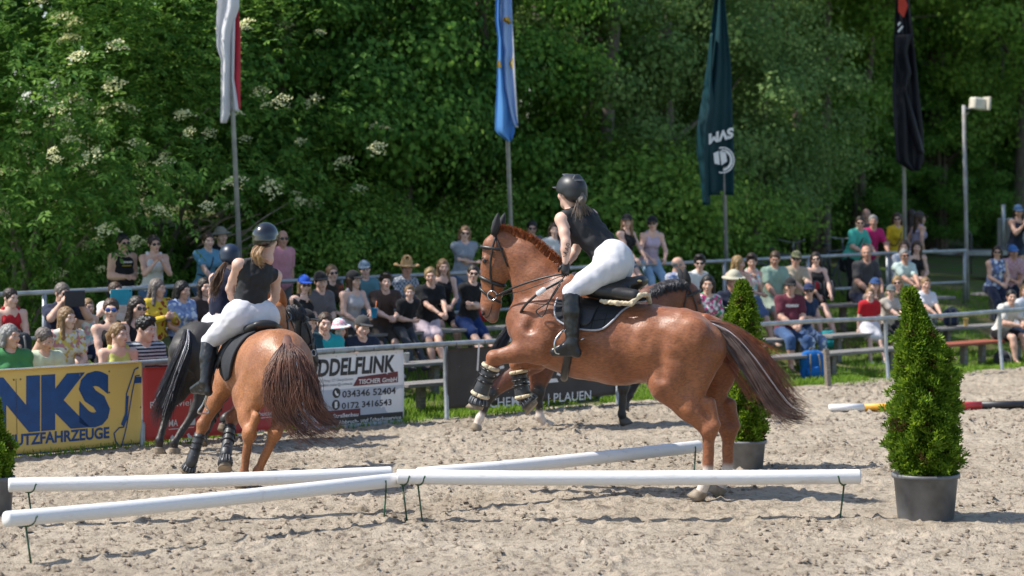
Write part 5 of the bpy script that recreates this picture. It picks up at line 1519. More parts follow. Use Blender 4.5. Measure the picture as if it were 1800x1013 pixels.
horseC = make_horse('dark brown horse with black tail in front of the red banner', fc, Tc, neckC, headC, [LFc, RFc], [LHc, RHc], DARK, [], .90,
    [((.3, 0, -.8), HOOFD), ((.1, 0, -.9), HOOF), ((.9, 0, -.4), HOOF), ((.9, 0, -.4), HOOF)], vox=.016, seed=3)
ears(horseC, headC['poll'], headC, M('dark_ear', (.014, .011, .010), rough=.6), 0.4)
head_straps(horseC, headC, LEATHER, METAL)
leg_boot(horseC, LFc[2], LFc[3], LFc[4], .8, False, False)
leg_boot(horseC, RFc[2], RFc[3], RFc[4], .8, False, False)
tc_ = [[wp(fc, 325, 582, 23.55), wp(fc, 318, 610, 23.42), wp(fc, 298, 655, 23.36), wp(fc, 280, 700, 23.32), wp(fc, 268, 745, 23.32)],
       [wp(fc, 330, 582, 23.55), wp(fc, 326, 615, 23.42), wp(fc, 308, 660, 23.36), wp(fc, 290, 710, 23.32), wp(fc, 283, 755, 23.32)],
       [wp(fc, 335, 584, 23.58), wp(fc, 334, 620, 23.45), wp(fc, 318, 665, 23.40), wp(fc, 304, 705, 23.36), wp(fc, 298, 740, 23.36)]]
V, F = strands(tc_, 560, 0.0036, 32, 0.02, 10, 0.018)
tailC = add('tail', make_mesh('tail', V, F, [BLACKHAIR]), horseC)
V, F = strands(tc_, 8, 0.0026, 33, 0.045, 10, 0.02); add('tinsel_strand', make_mesh('tinsel_strand', V, F, [MATS['silver_tinsel']]), tailC)
V, F = strands([[(1.0, s_ * .02, 1.28), (1.0, s_ * .10, 1.20), (1.0, s_ * .13, 1.12)] for s_ in (1, -1)], 2, .004, 3)
def mane_on(t, crest, n, L, mat, seed, side=1, up=.03):
    rg = np.random.default_rng(seed); sp = smooth_path(crest, 50); Vs, Fs, o = [], [], 0
    for i in range(n):
        k_ = rg.integers(0, 49); b0 = sp[k_] + (sp[k_ + 1] - sp[k_]) * rg.random() + np.array((0, rg.uniform(-.02, .02), -.01)); l = L * rg.uniform(.6, 1.1)
        V, F = tube([b0, b0 + np.array((rg.uniform(-.02, .02), side * .05, up)), b0 + np.array((rg.uniform(-.03, .03), side * (.08 + .04 * rg.random()), up - l * .5)), b0 + np.array((rg.uniform(-.05, .05), side * .11, up - l))], [.007, .007, .006, .002], 4, cap=False)
        Vs.append(V); Fs += [[a + o for a in f] for f in F]; o += len(V)
    return add('mane', make_mesh('mane', np.concatenate(Vs), Fs, [mat]), t)
mane_on(horseC, [(1.08, 0, 1.30), (1.26, -.01, 1.35), (1.45, -.03, 1.37), (1.61, -.05, 1.375)], 320, .16, BLACKHAIR, 5, side=-1)
V, F = implicit([C((.60, 0, 1.24), (.9, 0, 1.28), .08, .06, .06, (YA, 1.7)), C((.5, 0, 1.30), (.56, 0, 1.25), .045, .07, .04, (YA, 2.4)), C((.72, .25, 1.12), (.78, .31, .92), .05, .05, .04), C((.72, -.25, 1.12), (.78, -.31, .92), .05, .05, .04)], .014)
add('saddle', make_mesh('saddle', V, F, [LEATHER]), horseC)

# ---- bay horse passing behind to the right
fd = Frame(.37, 26.2, math.atan2(.30, .95))
pd = fd.px
Td = [(-.20, 1.13, .17, .18), (-.03, 1.13, .26, .28), (.26, 1.10, .28, .28), (.58, 1.06, .31, .32), (.86, 1.08, .32, .29), (1.05, 1.11, .29, .23), (1.18, 1.12, .19, .19)]
headD = dict(poll=pd(1208, 508), muzzle=pd(1238, 600), side=(0.0, 1.0, 0.0), front=(1, 0, .3))
neckD = [((1.04, 0, 1.16), .26), (pd(1150, 540), .225), (pd(1178, 524), .18), (pd(1198, 516), .135)]
LFd = [(1.08, .16, .97), (.94, .17, .90), (1.2, .17, .62), (1.02, .17, .32), (.97, .17, .24)]
RFd = [(1.08, -.16, .97), (.94, -.17, .88), pd(1096, 682, -.17), pd(1093, 728, -.17), pd(1096, 738, -.17)]
LHd = [(0, .15, 1.02), (.10, .19, .82), pd(946, 690, .16), pd(949, 732, .16), pd(957, 744, .16)]
RHd = [(-.02, -.15, 1.02), (-.18, -.2, .78), pd(862, 694, -.16), pd(843, 736, -.16), pd(838, 748, -.16)]
horseD = make_horse('bay horse with black mane passing behind the large chestnut', fd, Td, neckD, headD, [LFd, RFd], [LHd, RHd], BAY,
    [(LFd[2], LFd[4], .10, BLKC), (RFd[2], RFd[4], .10, BLKC), (LHd[2], LHd[4], .10, BLKC), (RHd[2], RHd[4], .10, BLKC), (LHd[3], LHd[4], .07, SOCKC), (RHd[3], RHd[4], .07, SOCKC)], 1.0,
    [((.6, 0, -.5), HOOFD), ((1, 0, -.1), HOOFD), ((1, 0, -.15), SOCK), ((.3, 0, -.6), HOOF)], vox=.016, seed=4)
ears(horseD, headD['poll'], headD, EARNET, 0.0, 1.1)
head_straps(horseD, headD, LEATHER, METAL)
mane_on(horseD, [pd(1130, 522), pd(1150, 508), pd(1175, 498), pd(1204, 498)], 380, .13, BLACKHAIR, 6, side=-1, up=.05)
td_ = [[wp(fd, 920, 545, 26.1), wp(fd, 897, 570, 26.0), wp(fd, 872, 605, 25.9), wp(fd, 850, 650, 25.85), wp(fd, 826, 690, 25.8)],
       [wp(fd, 922, 550, 26.1), wp(fd, 903, 575, 26.0), wp(fd, 888, 612, 25.9), wp(fd, 868, 660, 25.85), wp(fd, 838, 700, 25.8)]]
V, F = strands(td_, 170, 0.006, 42, 0.02, 9, 0.012); add('tail', make_mesh('tail', V, F, [BLACKHAIR]), horseD)
V, F = implicit([C((.60, 0, 1.42), (.95, 0, 1.46), .08, .07, .06, (YA, 1.7)), C((.5, 0, 1.48), (.56, 0, 1.44), .05, .07, .04, (YA, 2.4)), C((.75, -.28, 1.3), (.8, -.33, 1.0), .06, .06, .04)], .014)
add('saddle', make_mesh('saddle', V, F, [LEATHER]), horseD)
# ================================================================== people
def cloth(rgb, kind='plain'):
    key = 'cloth_%s_%d_%d_%d' % ((kind,) + tuple(int(c * 255) for c in rgb))
    if key in MATS: return MATS[key]
    m = M(key, rgb, tuple(c * .82 for c in rgb), rough=0.85, scale=9, bump=0.25, bscale=28, spec=0.2, sheen=0.1)
    if kind != 'plain':
        nt = m.node_tree; b_ = nt.nodes['Principled BSDF']; tc = [n for n in nt.nodes if n.type == 'TEX_COORD'][0]
        old = b_.inputs['Base Color'].links[0].from_socket
        mx = nt.nodes.new('ShaderNodeMix'); mx.data_type = 'RGBA'
        rp = nt.nodes.new('ShaderNodeValToRGB'); rp.color_ramp.interpolation = 'CONSTANT'
        if kind == 'stripe':
            wv = nt.nodes.new('ShaderNodeTexWave'); wv.bands_direction = 'Z'; wv.inputs['Scale'].default_value = 8.5; nt.links.new(tc.outputs['Object'], wv.inputs['Vector'])
            rp.color_ramp.elements[1].position = .5; fac = wv.outputs['Fac']; other = (0.02, 0.03, 0.05, 1)
            rp.color_ramp.elements[0].color = (0, 0, 0, 1); rp.color_ramp.elements[1].color = (1, 1, 1, 1)
            nt.links.new(fac, rp.inputs[0]); nt.links.new(rp.outputs[0], mx.inputs[0]); mx.inputs[7].default_value = other
            nt.links.new(old, mx.inputs[6])
        elif kind == 'check':
            ck = nt.nodes.new('ShaderNodeTexChecker'); ck.inputs['Scale'].default_value = 30; nt.links.new(tc.outputs['Object'], ck.inputs['Vector'])
            nt.links.new(ck.outputs['Fac'], mx.inputs[0]); nt.links.new(old, mx.inputs[6]); mx.inputs[7].default_value = tuple(min(1, c * .35 + .35) for c in rgb) + (1,)
        else:
            vo = nt.nodes.new('ShaderNodeTexVoronoi'); vo.inputs['Scale'].default_value = 26; nt.links.new(tc.outputs['Object'], vo.inputs['Vector'])
            pal = {'floral': [(0.55, 0.06, 0.2, 1), (0.05, 0.32, 0.18, 1), (0.7, 0.62, 0.6, 1), rgb + (1,)], 'pale_floral': [rgb + (1,), rgb + (1,), (0.55, 0.42, 0.1, 1), (0.45, 0.2, 0.2, 1)],
                   'blue_print': [rgb + (1,), (0.6, 0.65, 0.75, 1), (0.16, 0.22, 0.42, 1), rgb + (1,)], 'pastel': [(0.7, 0.35, 0.42, 1), (0.3, 0.55, 0.6, 1), (0.75, 0.7, 0.55, 1), (0.7, 0.68, 0.7, 1)],
                   'dots': [rgb + (1,), rgb + (1,), rgb + (1,), (0.25, 0.05, 0.02, 1)], 'camo': [(0.1, 0.11, 0.05, 1), (0.2, 0.18, 0.1, 1), (0.04, 0.05, 0.03, 1), rgb + (1,)]}[kind]
            sx = nt.nodes.new('ShaderNodeSeparateColor'); nt.links.new(vo.outputs['Color'], sx.inputs[0])
            rp.color_ramp.elements[0].color = pal[0]; rp.color_ramp.elements[1].position = .3; rp.color_ramp.elements[1].color = pal[1]
            for q, c in ((.55, pal[2]), (.8, pal[3])):
                e = rp.color_ramp.elements.new(q); e.color = c
            nt.links.new(sx.outputs[0], rp.inputs[0]); mx.inputs[0].default_value = 1.0; nt.links.new(rp.outputs[0], mx.inputs[7]); nt.links.new(old, mx.inputs[6])
        nt.links.new(mx.outputs[2], b_.inputs['Base Color'])
    return m
SKINS = [M('skin_fair', (0.66, 0.44, 0.35), (0.57, 0.345, 0.26), rough=0.5, scale=9, spec=0.35), M('skin_light', (0.59, 0.375, 0.285), (0.50, 0.285, 0.205), rough=0.5, scale=9, spec=0.35), M('skin_tanned', (0.50, 0.285, 0.205), (0.41, 0.215, 0.145), rough=0.5, scale=9, spec=0.35)]
LIP = M('lips', (0.42, 0.13, 0.11), rough=0.45)
EYEM = M('eye_dark', (0.02, 0.015, 0.012), rough=0.2)
EYEW = M('eye_white', (0.6, 0.58, 0.55), rough=0.3)
HAIRC = {'black': (0.012, 0.010, 0.009), 'dark': (0.030, 0.018, 0.012), 'brown': (0.075, 0.040, 0.022), 'chestnut': (0.12, 0.05, 0.025), 'blonde': (0.36, 0.23, 0.10), 'fair': (0.27, 0.16, 0.075), 'grey': (0.27, 0.26, 0.25), 'ashen': (0.16, 0.13, 0.11)}
def hairm(k):
    c = HAIRC[k]; return M('hair_' + k, c, tuple(q * .5 for q in c), rough=0.45, scale=14, bump=0.6, bscale=30, stretch=(3, 3, .6), spec=0.4)
SHADES = M('sunglass_lens', (0.008, 0.008, 0.010), rough=0.08, spec=0.8)

def head_template(sex):
    f = sex == 'f'
    j = .054 if f else .060
    pr = [E((0, .018, .035), (.076, .094, .090), .03), E((0, -.026, -.040), (j, .068, .075), .04), E((0, -.062, -.098), .024 if f else .028, .03),
          C((0, -.088, .018), (0, -.108, -.024), .010, .0155, .014), E((.013, -.098, -.030), .009, .008), E((-.013, -.098, -.030), .009, .008),
          C((-.036, -.080, .030), (.036, -.080, .030), .014, .014, .02), E((0, -.086, -.060), (.025, .014, .013), .012),
          C((0, .025, -.06), (0, .045, -.155), .050 if f else .058, .052 if f else .062, .03)]
    for s_ in (-1, 1):
        pr += [E((s_ * .077, .016, .0), (.010, .020, .031), .01), E((s_ * .031, -.094, .008), (.017, .012, .012), .012, neg=True), E((s_ * .045, -.062, -.022), (.022, .022, .022), .03)]
    V, F = implicit(pr, .0095)
    parts = [(V, F, 0)]
    for s_ in (-1, 1):
        parts.append(implicit([E((s_ * .031, -.081, .007), (.0135, .0085, .0075), .004)], .0045) + (3,))
        parts.append(implicit([E((s_ * .031, -.0885, .007), (.0065, .004, .0065), .003)], .0035) + (4,))
        parts.append(implicit([C((s_ * .018, -.093, .028), (s_ * .046, -.084, .030), .0045, .0035, .004)], .0045) + (2,))
    parts.append(implicit([E((0, -.0985, -.058), (.023, .006, .0075), .004)], .005) + (1,))
    return parts
HEADS = {k: head_template(k) for k in ('m', 'f')}

def hair_templates():
    out = {}
    cap = E((0, .020, .040), (.087, .104, .098), .02)
    face = E((0, -.105, -.035), (.082, .085, .105), .02, neg=True)
    under = E((0, .045, -.135), (.12, .13, .105), .02, neg=True)
    nz = (.0035, .03, 5)
    out['short'] = ([cap, face, under], nz)
    out['curly'] = ([E((0, .015, .055), (.094, .108, .098), .02), E((0, -.05, .115), (.06, .05, .03), .03), E((0, -.11, -.035), (.082, .085, .105), .02, neg=True), under], (.0045, .03, 6))
    out['bob'] = ([cap, C((.072, .02, .02), (.078, .015, -.09), .034, .030, .03), C((-.072, .02, .02), (-.078, .015, -.09), .034, .030, .03), C((0, .07, .0), (0, .08, -.10), .075, .07, .03), E((0, -.115, -.05), (.068, .085, .125), .015, neg=True)], nz)
    out['long'] = ([cap, C((.070, .01, .02), (.083, -.02, -.22), .034, .026, .03), C((-.070, .01, .02), (-.083, -.02, -.22), .034, .026, .03), C((0, .07, .0), (0, .095, -.26), .075, .085, .03, (YA, .6)), E((0, -.115, -.05), (.064, .085, .125), .015, neg=True)], nz)
    out['pony'] = ([cap, face, under, C((0, .115, .05), (0, .15, -.02), .028, .035, .02), C((0, .15, -.02), (0, .135, -.19), .035, .014, .02)], nz)
    out['bun'] = ([cap, face, under, E((0, .09, .13), (.045, .045, .04), .02)], (.005, .03, 7))
    out['bald'] = ([cap, face, under, E((0, .0, .10), (.11, .12, .085), .02, neg=True)], nz)
    return {k: make_mesh('hair', *implicit(p_, .0085, n_), []) for k, (p_, n_) in out.items()}
HAIRS = hair_templates()
def hat_templates():
    o = {}
    lowcut = E((0, .02, -.10), (.2, .22, .145), .006, neg=True)
    dome = E((0, .018, .042), (.093, .112, .106), .01)
    o['cap'] = [(dome), lowcut, C((-.045, -.105, .052), (.045, -.105, .052), .045, .045, .01, ((0, 0, 1), .16)), C((-.03, -.14, .045), (.03, -.14, .045), .038, .038, .01, ((0, 0, 1), .16)), E((0, .018, .147), .009, .004)]
    o['bucket'] = [E((0, .018, .060), (.094, .112, .095), .01), E((0, .018, .045), (.155, .175, .022), .02), E((0, .02, -.085), (.2, .22, .115), .006, neg=True)]
    o['straw'] = [C((0, .018, .06), (0, .018, .135), .098, .082, .02), E((0, .018, .052), (.185, .20, .014), .015), E((.16, .018, .068), (.03, .11, .02), .03), E((-.16, .018, .068), (.03, .11, .02), .03), E((0, .02, -.10), (.2, .22, .125), .006, neg=True), C((0, -.05, .165), (0, .08, .165), .025, .025, .02, neg=True)]
    o['helmet'] = [E((0, .015, .048), (.112, .138, .116), .01), E((0, .0, -.115), (.22, .24, .135), .01, neg=True), C((-.05, -.125, .035), (.05, -.125, .035), .035, .035, .015, ((0, 0, 1), .25)), E((0, .075, .0), (.095, .08, .055), .03)]
    return {k: make_mesh('hat', *implicit(p_, .0075), []) for k, p_ in o.items()}
HATS = hat_templates()
def glasses_mesh():
    parts = []
    for s_ in (-1, 1):
        parts.append(implicit([E((s_ * .033, -.100, .008), (.030, .008, .023), .006)], .0055))
        parts.append(implicit([C((s_ * .062, -.094, .014), (s_ * .080, .01, .012), .004, .004, .003)], .004))
    parts.append(implicit([C((-.012, -.106, .012), (.012, -.106, .012), .004, .004, .003)], .004))
    V, F = merge(parts); return make_mesh('sunglasses', V, F, [])
GLASSES = glasses_mesh()

def ik(a, b_, l1, l2, hint):
    a, b_ = np.asarray(a, float), np.asarray(b_, float); d = b_ - a; L = np.linalg.norm(d)
    if L > (l1 + l2) * .995: b_ = a + d / L * (l1 + l2) * .995; d = b_ - a; L = np.linalg.norm(d)
    x = (l1 * l1 - l2 * l2 + L * L) / (2 * L); h = math.sqrt(max(l1 * l1 - x * x, 0)); u_ = d / L
    hv = np.asarray(hint, float); hv = unit(hv - u_ * (hv @ u_))
    return a + u_ * x + hv * h, b_

def hand_parts(wr, d, n, s, side, curl):
    """palm, four fingers and a thumb; d along the hand, n out of the palm, side +1 puts the thumb on the left of d"""
    d, n = unit(d), np.asarray(n, float); n = unit(n - d * (n @ d)); q = np.cross(d, n) * side
    P = [tube([wr - d * .02 * s, wr + d * .02 * s, wr + d * .065 * s, wr + d * .092 * s], [.024 * s, .034 * s, .040 * s, .034 * s], 7, flat=(n, .5))]
    for k_, (o_, L) in enumerate(zip((.027, .009, -.009, -.026), (.066, .076, .070, .054))):
        b0 = wr + d * .085 * s + q * o_ * s; c1 = curl * (.9 + .12 * k_)
        p1 = b0 + (d * math.cos(c1 * .5) + n * math.sin(c1 * .5)) * L * .45 * s
        p2 = p1 + (d * math.cos(c1 * 1.2) + n * math.sin(c1 * 1.2)) * L * .32 * s
        p3 = p2 + (d * math.cos(c1 * 1.8) + n * math.sin(c1 * 1.8)) * L * .25 * s
        P.append(tube([b0, p1, p2, p3], [.0095 * s, .009 * s, .008 * s, .006 * s], 5))
    t0 = wr + d * .025 * s + q * .028 * s
    t1 = t0 + unit(d * .7 + q * .7 + n * .25) * .038 * s; t2 = t1 + unit(d * .95 + q * .15 + n * .4 * (1 + curl)) * .034 * s
    P.append(tube([t0, t1, t2], [.013 * s, .011 * s, .008 * s], 5))
    return P

def person(base, rz, J, label, o, cat='person', group=None, vox=.021):
    """J: joints in the person's own axes; o: looks"""
    s = o.get('s', 1.0); f = 1.0 + o.get('fat', 0.0); fem = o.get('sex', 'm') == 'f'
    fwd, lft = unit(J['fwd']), unit(J['left'])
    t = empty('person', base, label, cat, group, rz)
    skin = SKINS[o.get('skin', 0)]
    g = lambda k_: np.asarray(J[k_], float)
    pe, wa, ch, ne, hd = g('pelvis'), g('waist'), g('chest'), g('neck'), g('head')
    tfl = (fwd, .74 + .14 * (f - 1) * 4)
    hipw = (.100 if fem else .088) * s
    torso = [C(g('hipL'), g('hipR'), .108 * s * f, .108 * s * f, .04), C(pe, wa, .130 * s * f, (.112 if fem else .122) * s * f * (1 + .5 * (f - 1)), .06, tfl),
             C(wa, ch, (.114 if fem else .126) * s * f, .138 * s * (1 + (f - 1) * .5), .06, tfl)]
    yoke = [C(g('shL'), g('shR'), .058 * s, .058 * s, .05), C(ch, (g('shL') + g('shR')) / 2, .125 * s, .10 * s, .05, tfl)]
    if fem and not o.get('child'):
        for q in (1, -1): torso.append(E(ch + fwd * .088 * s + lft * q * .062 * s - (ch - wa) * .18, .058 * s * f, .035))
    if f > 1.1: torso.append(E(wa + fwd * .06 * s, (.11 * s * f,) * 3, .06))
    limbs, arms = [], {}
    af = (.90 if fem else 1.05) * (1 + (f - 1) * .6) * s
    for q in 'LR':
        sh, el, wr = g('sh' + q), g('el' + q), g('wr' + q)
        limbs += [C(sh, sh * .4 + el * .6, .052 * af, .046 * af, .03), C(sh * .4 + el * .6, el, .046 * af, .040 * af, .02), C(el, el * .65 + wr * .35, .041 * af, .043 * af, .02), C(el * .65 + wr * .35, wr, .043 * af, .027 * af, .02)]
    lf = (1 + (f - 1) * .7) * s
    legs = []
    for q in 'LR':
        hp, kn, an, to = g('hip' + q), g('kn' + q), g('an' + q), g('toe' + q)
        calf = unit(np.cross(np.cross(kn - hp, an - kn), an - kn)) if np.linalg.norm(np.cross(kn - hp, an - kn)) > 1e-4 else -fwd
        legs += [C(hp, kn, .088 * lf, .057 * lf, .03), C(kn, kn * .65 + an * .35, .056 * lf, .060 * lf, .02), C(kn * .65 + an * .35, an, .058 * lf, .036 * lf, .02), C(an, to, .036 * s, .026 * s, .02)]
    neckp = [C(ne - (hd - ne) * .25, hd - np.array((0, 0, .05 * s)), .054 * s, .050 * s, .03)]
    V, F = implicit(torso + yoke + neckp + limbs + legs, vox)
    mats = [skin, LIP, hairm(o.get('haircol', 'brown')), EYEW, EYEM]
    Vs, Fs, idx, n = [V], [list(map(int, q)) for q in F], [0] * len(F), len(V)
    R = np.asarray(J['R']); hs = s * (1.06 if o.get('child') else 1.0)
    for Vh, Fh, mi in HEADS['f' if fem or o.get('child') else 'm']:
        Vs.append(Vh * hs @ R.T + hd); Fs += [[int(a) + n for a in q] for q in Fh]; idx += [mi] * len(Fh); n += len(Vh)
    glove = o.get('gloves')
    hands = []
    for q, sd in (('L', 1), ('R', -1)):
        wr, el = g('wr' + q), g('el' + q); d = unit(wr - el)
        hdir = J.get('hand' + q); d2 = unit(d + np.asarray(hdir)) if hdir is not None else d
        nrm = J.get('palm' + q, (0, 0, -1.0)); nrm = np.asarray(nrm, float)
        if abs(unit(nrm) @ d2) > .93: nrm = nrm + lft * -sd * .8 + fwd * .3
        for Vh, Fh in hand_parts(wr, d2, nrm, s * (.98 if not fem else .92), -sd, J.get('curl', .6)):
            hands.append((Vh, Fh))
    if glove is None:
        for Vh, Fh in hands:
            Vs.append(Vh); Fs += [[int(a) + n for a in q] for q in Fh]; idx += [0] * len(Fh); n += len(Vh)
    add('body', make_mesh('body', np.concatenate(Vs), Fs, mats, idx), t)
    if glove is not None:
        build('glove', hands[:len(hands) // 2], glove, t); build('glove', hands[len(hands) // 2:], glove, t)
    # ---- clothes
    top, tm = o.get('top', ('tee', cloth((.3, .3, .3))))
    seed = abs(hash(label)) % 997 if False else sum(map(ord, label)) % 997
    wr_ = (.0045 * s, .085 * s, seed)
    pr = grow(torso, .014 * s)
    if o.get('tuck'): pr = grow([C(pe * .35 + wa * .65, wa, .118 * s * f, .112 * s * f, .04, tfl)] + torso[2:], .010 * s)
    if top in ('tee', 'polo', 'long'):
        pr += grow(yoke, .014 * s)
        fr_ = {'tee': .62, 'polo': .66, 'long': 1.0}[top]
        for q in 'LR':
            sh, el, wr = g('sh' + q), g('el' + q), g('wr' + q)
            pr.append(C(sh, sh * (1 - fr_) + el * fr_, .070 * af, .066 * af, .04))
            if top == 'long': pr.append(C(el, el * .1 + wr * .9, .055 * af, .044 * af, .03))
        pr.append(E(ne + fwd * .055 * s + (ne - ch) * .35, .068 * s, .015, neg=True))
    elif top == 'sleeveless':
        a_, b_ = g('shL') * .90 + g('shR') * .10, g('shL') * .10 + g('shR') * .90
        pr += grow([C(a_, b_, .056 * s, .056 * s, .05), yoke[1]], .010 * s); pr.append(E(ne + fwd * .05 * s + (ne - ch) * .4, .062 * s, .015, neg=True))
    else:                                                 # tank: bare shoulders, two straps
        pr.append(C(ch, ch * .62 + ne * .38, .140 * s, .112 * s, .03, tfl))
        for q in 'LR':
            sh = g('sh' + q) * .56 + ne * .44
            lx = lft * (.09 * s if q == 'L' else -.09 * s)
            pr += [C(ch + fwd * .098 * s + lx, sh + unit(ne - ch) * .046 * s, .034 * s, .026 * s, .02), C(sh + unit(ne - ch) * .046 * s, ch - fwd * .09 * s + lx, .026 * s, .034 * s, .02)]
        pr.append(E(ne + fwd * .085 * s + (ne - ch) * .15, (.072 * s,) * 3, .015, neg=True))
    V, F = implicit(pr, vox * .9, wr_)
    gar = add('shirt' if top in ('tee', 'polo', 'long') else 'vest_top', make_mesh('shirt', V, F, [tm]), t)
    if top == 'polo':
        V, F = implicit([C(ne + lft * .05 * s + fwd * .03 * s, ne + fwd * .085 * s - (ne - ch) * .25, .020 * s, .014 * s, .01), C(ne - lft * .05 * s + fwd * .03 * s, ne + fwd * .085 * s - (ne - ch) * .25, .020 * s, .014 * s, .01), C(ne + lft * .055 * s - fwd * .03 * s, ne - lft * .055 * s - fwd * .03 * s, .02 * s, .02 * s, .01)], .012)
        add('collar', make_mesh('collar', V, F, [tm]), gar)
    bot, bm = o.get('bottom', ('trousers', cloth((.06, .08, .14))))
    base_ = grow([torso[0]], .014 * s) + [C(pe, pe * .55 + wa * .45, .140 * s * f, .128 * s * f, .04, tfl)]
    for q in 'LR':
        hp, kn, an = g('hip' + q), g('kn' + q), g('an' + q)
        if bot == 'shorts': base_.append(C(hp, hp * .35 + kn * .65, .104 * lf, .092 * lf, .03))
        elif bot == 'hotpants': base_.append(C(hp, hp * .72 + kn * .28, .104 * lf, .098 * lf, .03))
        elif bot == 'skirt': base_.append(C(hp, hp * .30 + kn * .70, .112 * lf, .115 * lf, .10))
        elif bot == 'breeches': base_ += [C(hp, kn, .094 * lf, .064 * lf, .03), C(kn, kn * .8 + an * .2, .064 * lf, .060 * lf, .02)]
        elif bot == 'capri': base_ += [C(hp, kn, .100 * lf, .074 * lf, .03), C(kn, kn * .7 + an * .3, .074 * lf, .070 * lf, .02)]
        else: base_ += [C(hp, kn, .100 * lf, .073 * lf, .03), C(kn, kn * .12 + an * .88, .072 * lf, .060 * lf, .02)]
    base_ += o.get('seat_shape', [])
    smooth_legs = bot == 'breeches'
    V, F = implicit(base_, vox * .9, (.0022 * s, .10 * s, seed) if smooth_legs else wr_)
    nm = {'shorts': 'shorts', 'hotpants': 'shorts', 'skirt': 'skirt', 'breeches': 'riding_breeches'}.get(bot, 'trousers')
    if o.get('waist') is not None:
        tr = add(nm, make_mesh(nm, V, F, [bm]), t)
        up = unit(wa - pe); c0 = pe * .42 + wa * .58
        V, F = implicit([C(c0 - up * .03 * s, c0 + up * .03 * s, .138 * s * f, .130 * s * f, .01, tfl)], .012); add('waistband', make_mesh('waistband', V, F, [o['waist']]), tr)
    else:
        add(nm, make_mesh(nm, V, F, [bm]), t)
    for q in 'LR':
        an, to, kn = g('an' + q), g('toe' + q), g('kn' + q)
        he = an - unit(to - an) * .02 * s
        heel = np.array((an[0], an[1], min(an[2], to[2]) - .01 * s)) - unit((to - an) * (1, 1, 0)) * .035 * s
        sm_ = o.get('shoes', MATS.get('cloth_plain_30_30_33') or cloth((.12, .12, .13)))
        if o.get('boots') is not None:
            V, F = implicit([C(kn * .90 + an * .10, kn * .6 + an * .4, .069 * s, .070 * s, .02), C(kn * .6 + an * .4, an, .069 * s, .048 * s, .02), C(heel, an, .036 * s, .044 * s, .02), C(an + (to - an) * .1, to, .044 * s, .030 * s, .02), C(heel, to - np.array((0, 0, .012 * s)), .030 * s, .026 * s, .02)], .011, (.0016, .05, seed))
            bt = add('riding_boot', make_mesh('riding_boot', V, F, [o['boots']]), t)
            if o.get('stirrup') and q == 'L':
                m_ = (an + to) / 2 + np.array((0, 0, -.035 * s)); ax = unit(to - an); sdv = lft
                top_ = m_ + np.array((0, 0, .17 * s)) - ax * .0
                build('stirrup_iron', [tube([top_, m_ + sdv * .07 * s + (0, 0, .09 * s), m_ + sdv * .068 * s, m_ + sdv * .0 + (0, 0, -.012), m_ - sdv * .068 * s, m_ - sdv * .07 * s + (0, 0, .09 * s), top_], .008, 6, 26)], METAL, t)
                build('spur', [tube([an - unit(to - an) * .06 * s, an - unit(to - an) * .10 * s], .006, 5)], METAL, t)
        else:
            V, F = implicit([C(heel, to, .038 * s, .034 * s, .02), C(heel, an, .038 * s, .042 * s, .02)], .0145)
            add('shoe', make_mesh('shoe', V, F, [sm_]), t)
    # ---- head wear
    eul = Matrix(R.tolist()).to_euler()
    if o.get('hair'): add('hair', HAIRS[o['hair']], t, hairm(o.get('haircol', 'brown')), hd, eul, hs)
    if o.get('hat'): add({'cap': 'cap', 'bucket': 'sun_hat', 'straw': 'straw_hat', 'helmet': 'riding_helmet'}[o['hat'][0]], HATS[o['hat'][0]], t, o['hat'][1], hd, eul, hs)
    if o.get('glasses'): add('sunglasses', GLASSES, t, o.get('lens', SHADES), hd, eul, hs)
    if o.get('strap'):
        build('shoulder_strap', [tube([g('shL') + unit(ne - ch) * .06 * s - (g('shL') - ne) * .3, ch + fwd * .14 * s, wa + fwd * .125 * s - lft * .09 * s, wa - lft * .15 * s], .012 * s, 6, 14)], LEATHER, t)
    return t

def rotz(a): return np.array(((math.cos(a), -math.sin(a), 0), (math.sin(a), math.cos(a), 0), (0, 0, 1.0)))
def rotx(a): return np.array(((1.0, 0, 0), (0, math.cos(a), -math.sin(a)), (0, math.sin(a), math.cos(a))))
def roty(a): return np.array(((math.cos(a), 0, math.sin(a)), (0, 1.0, 0), (-math.sin(a), 0, math.cos(a))))

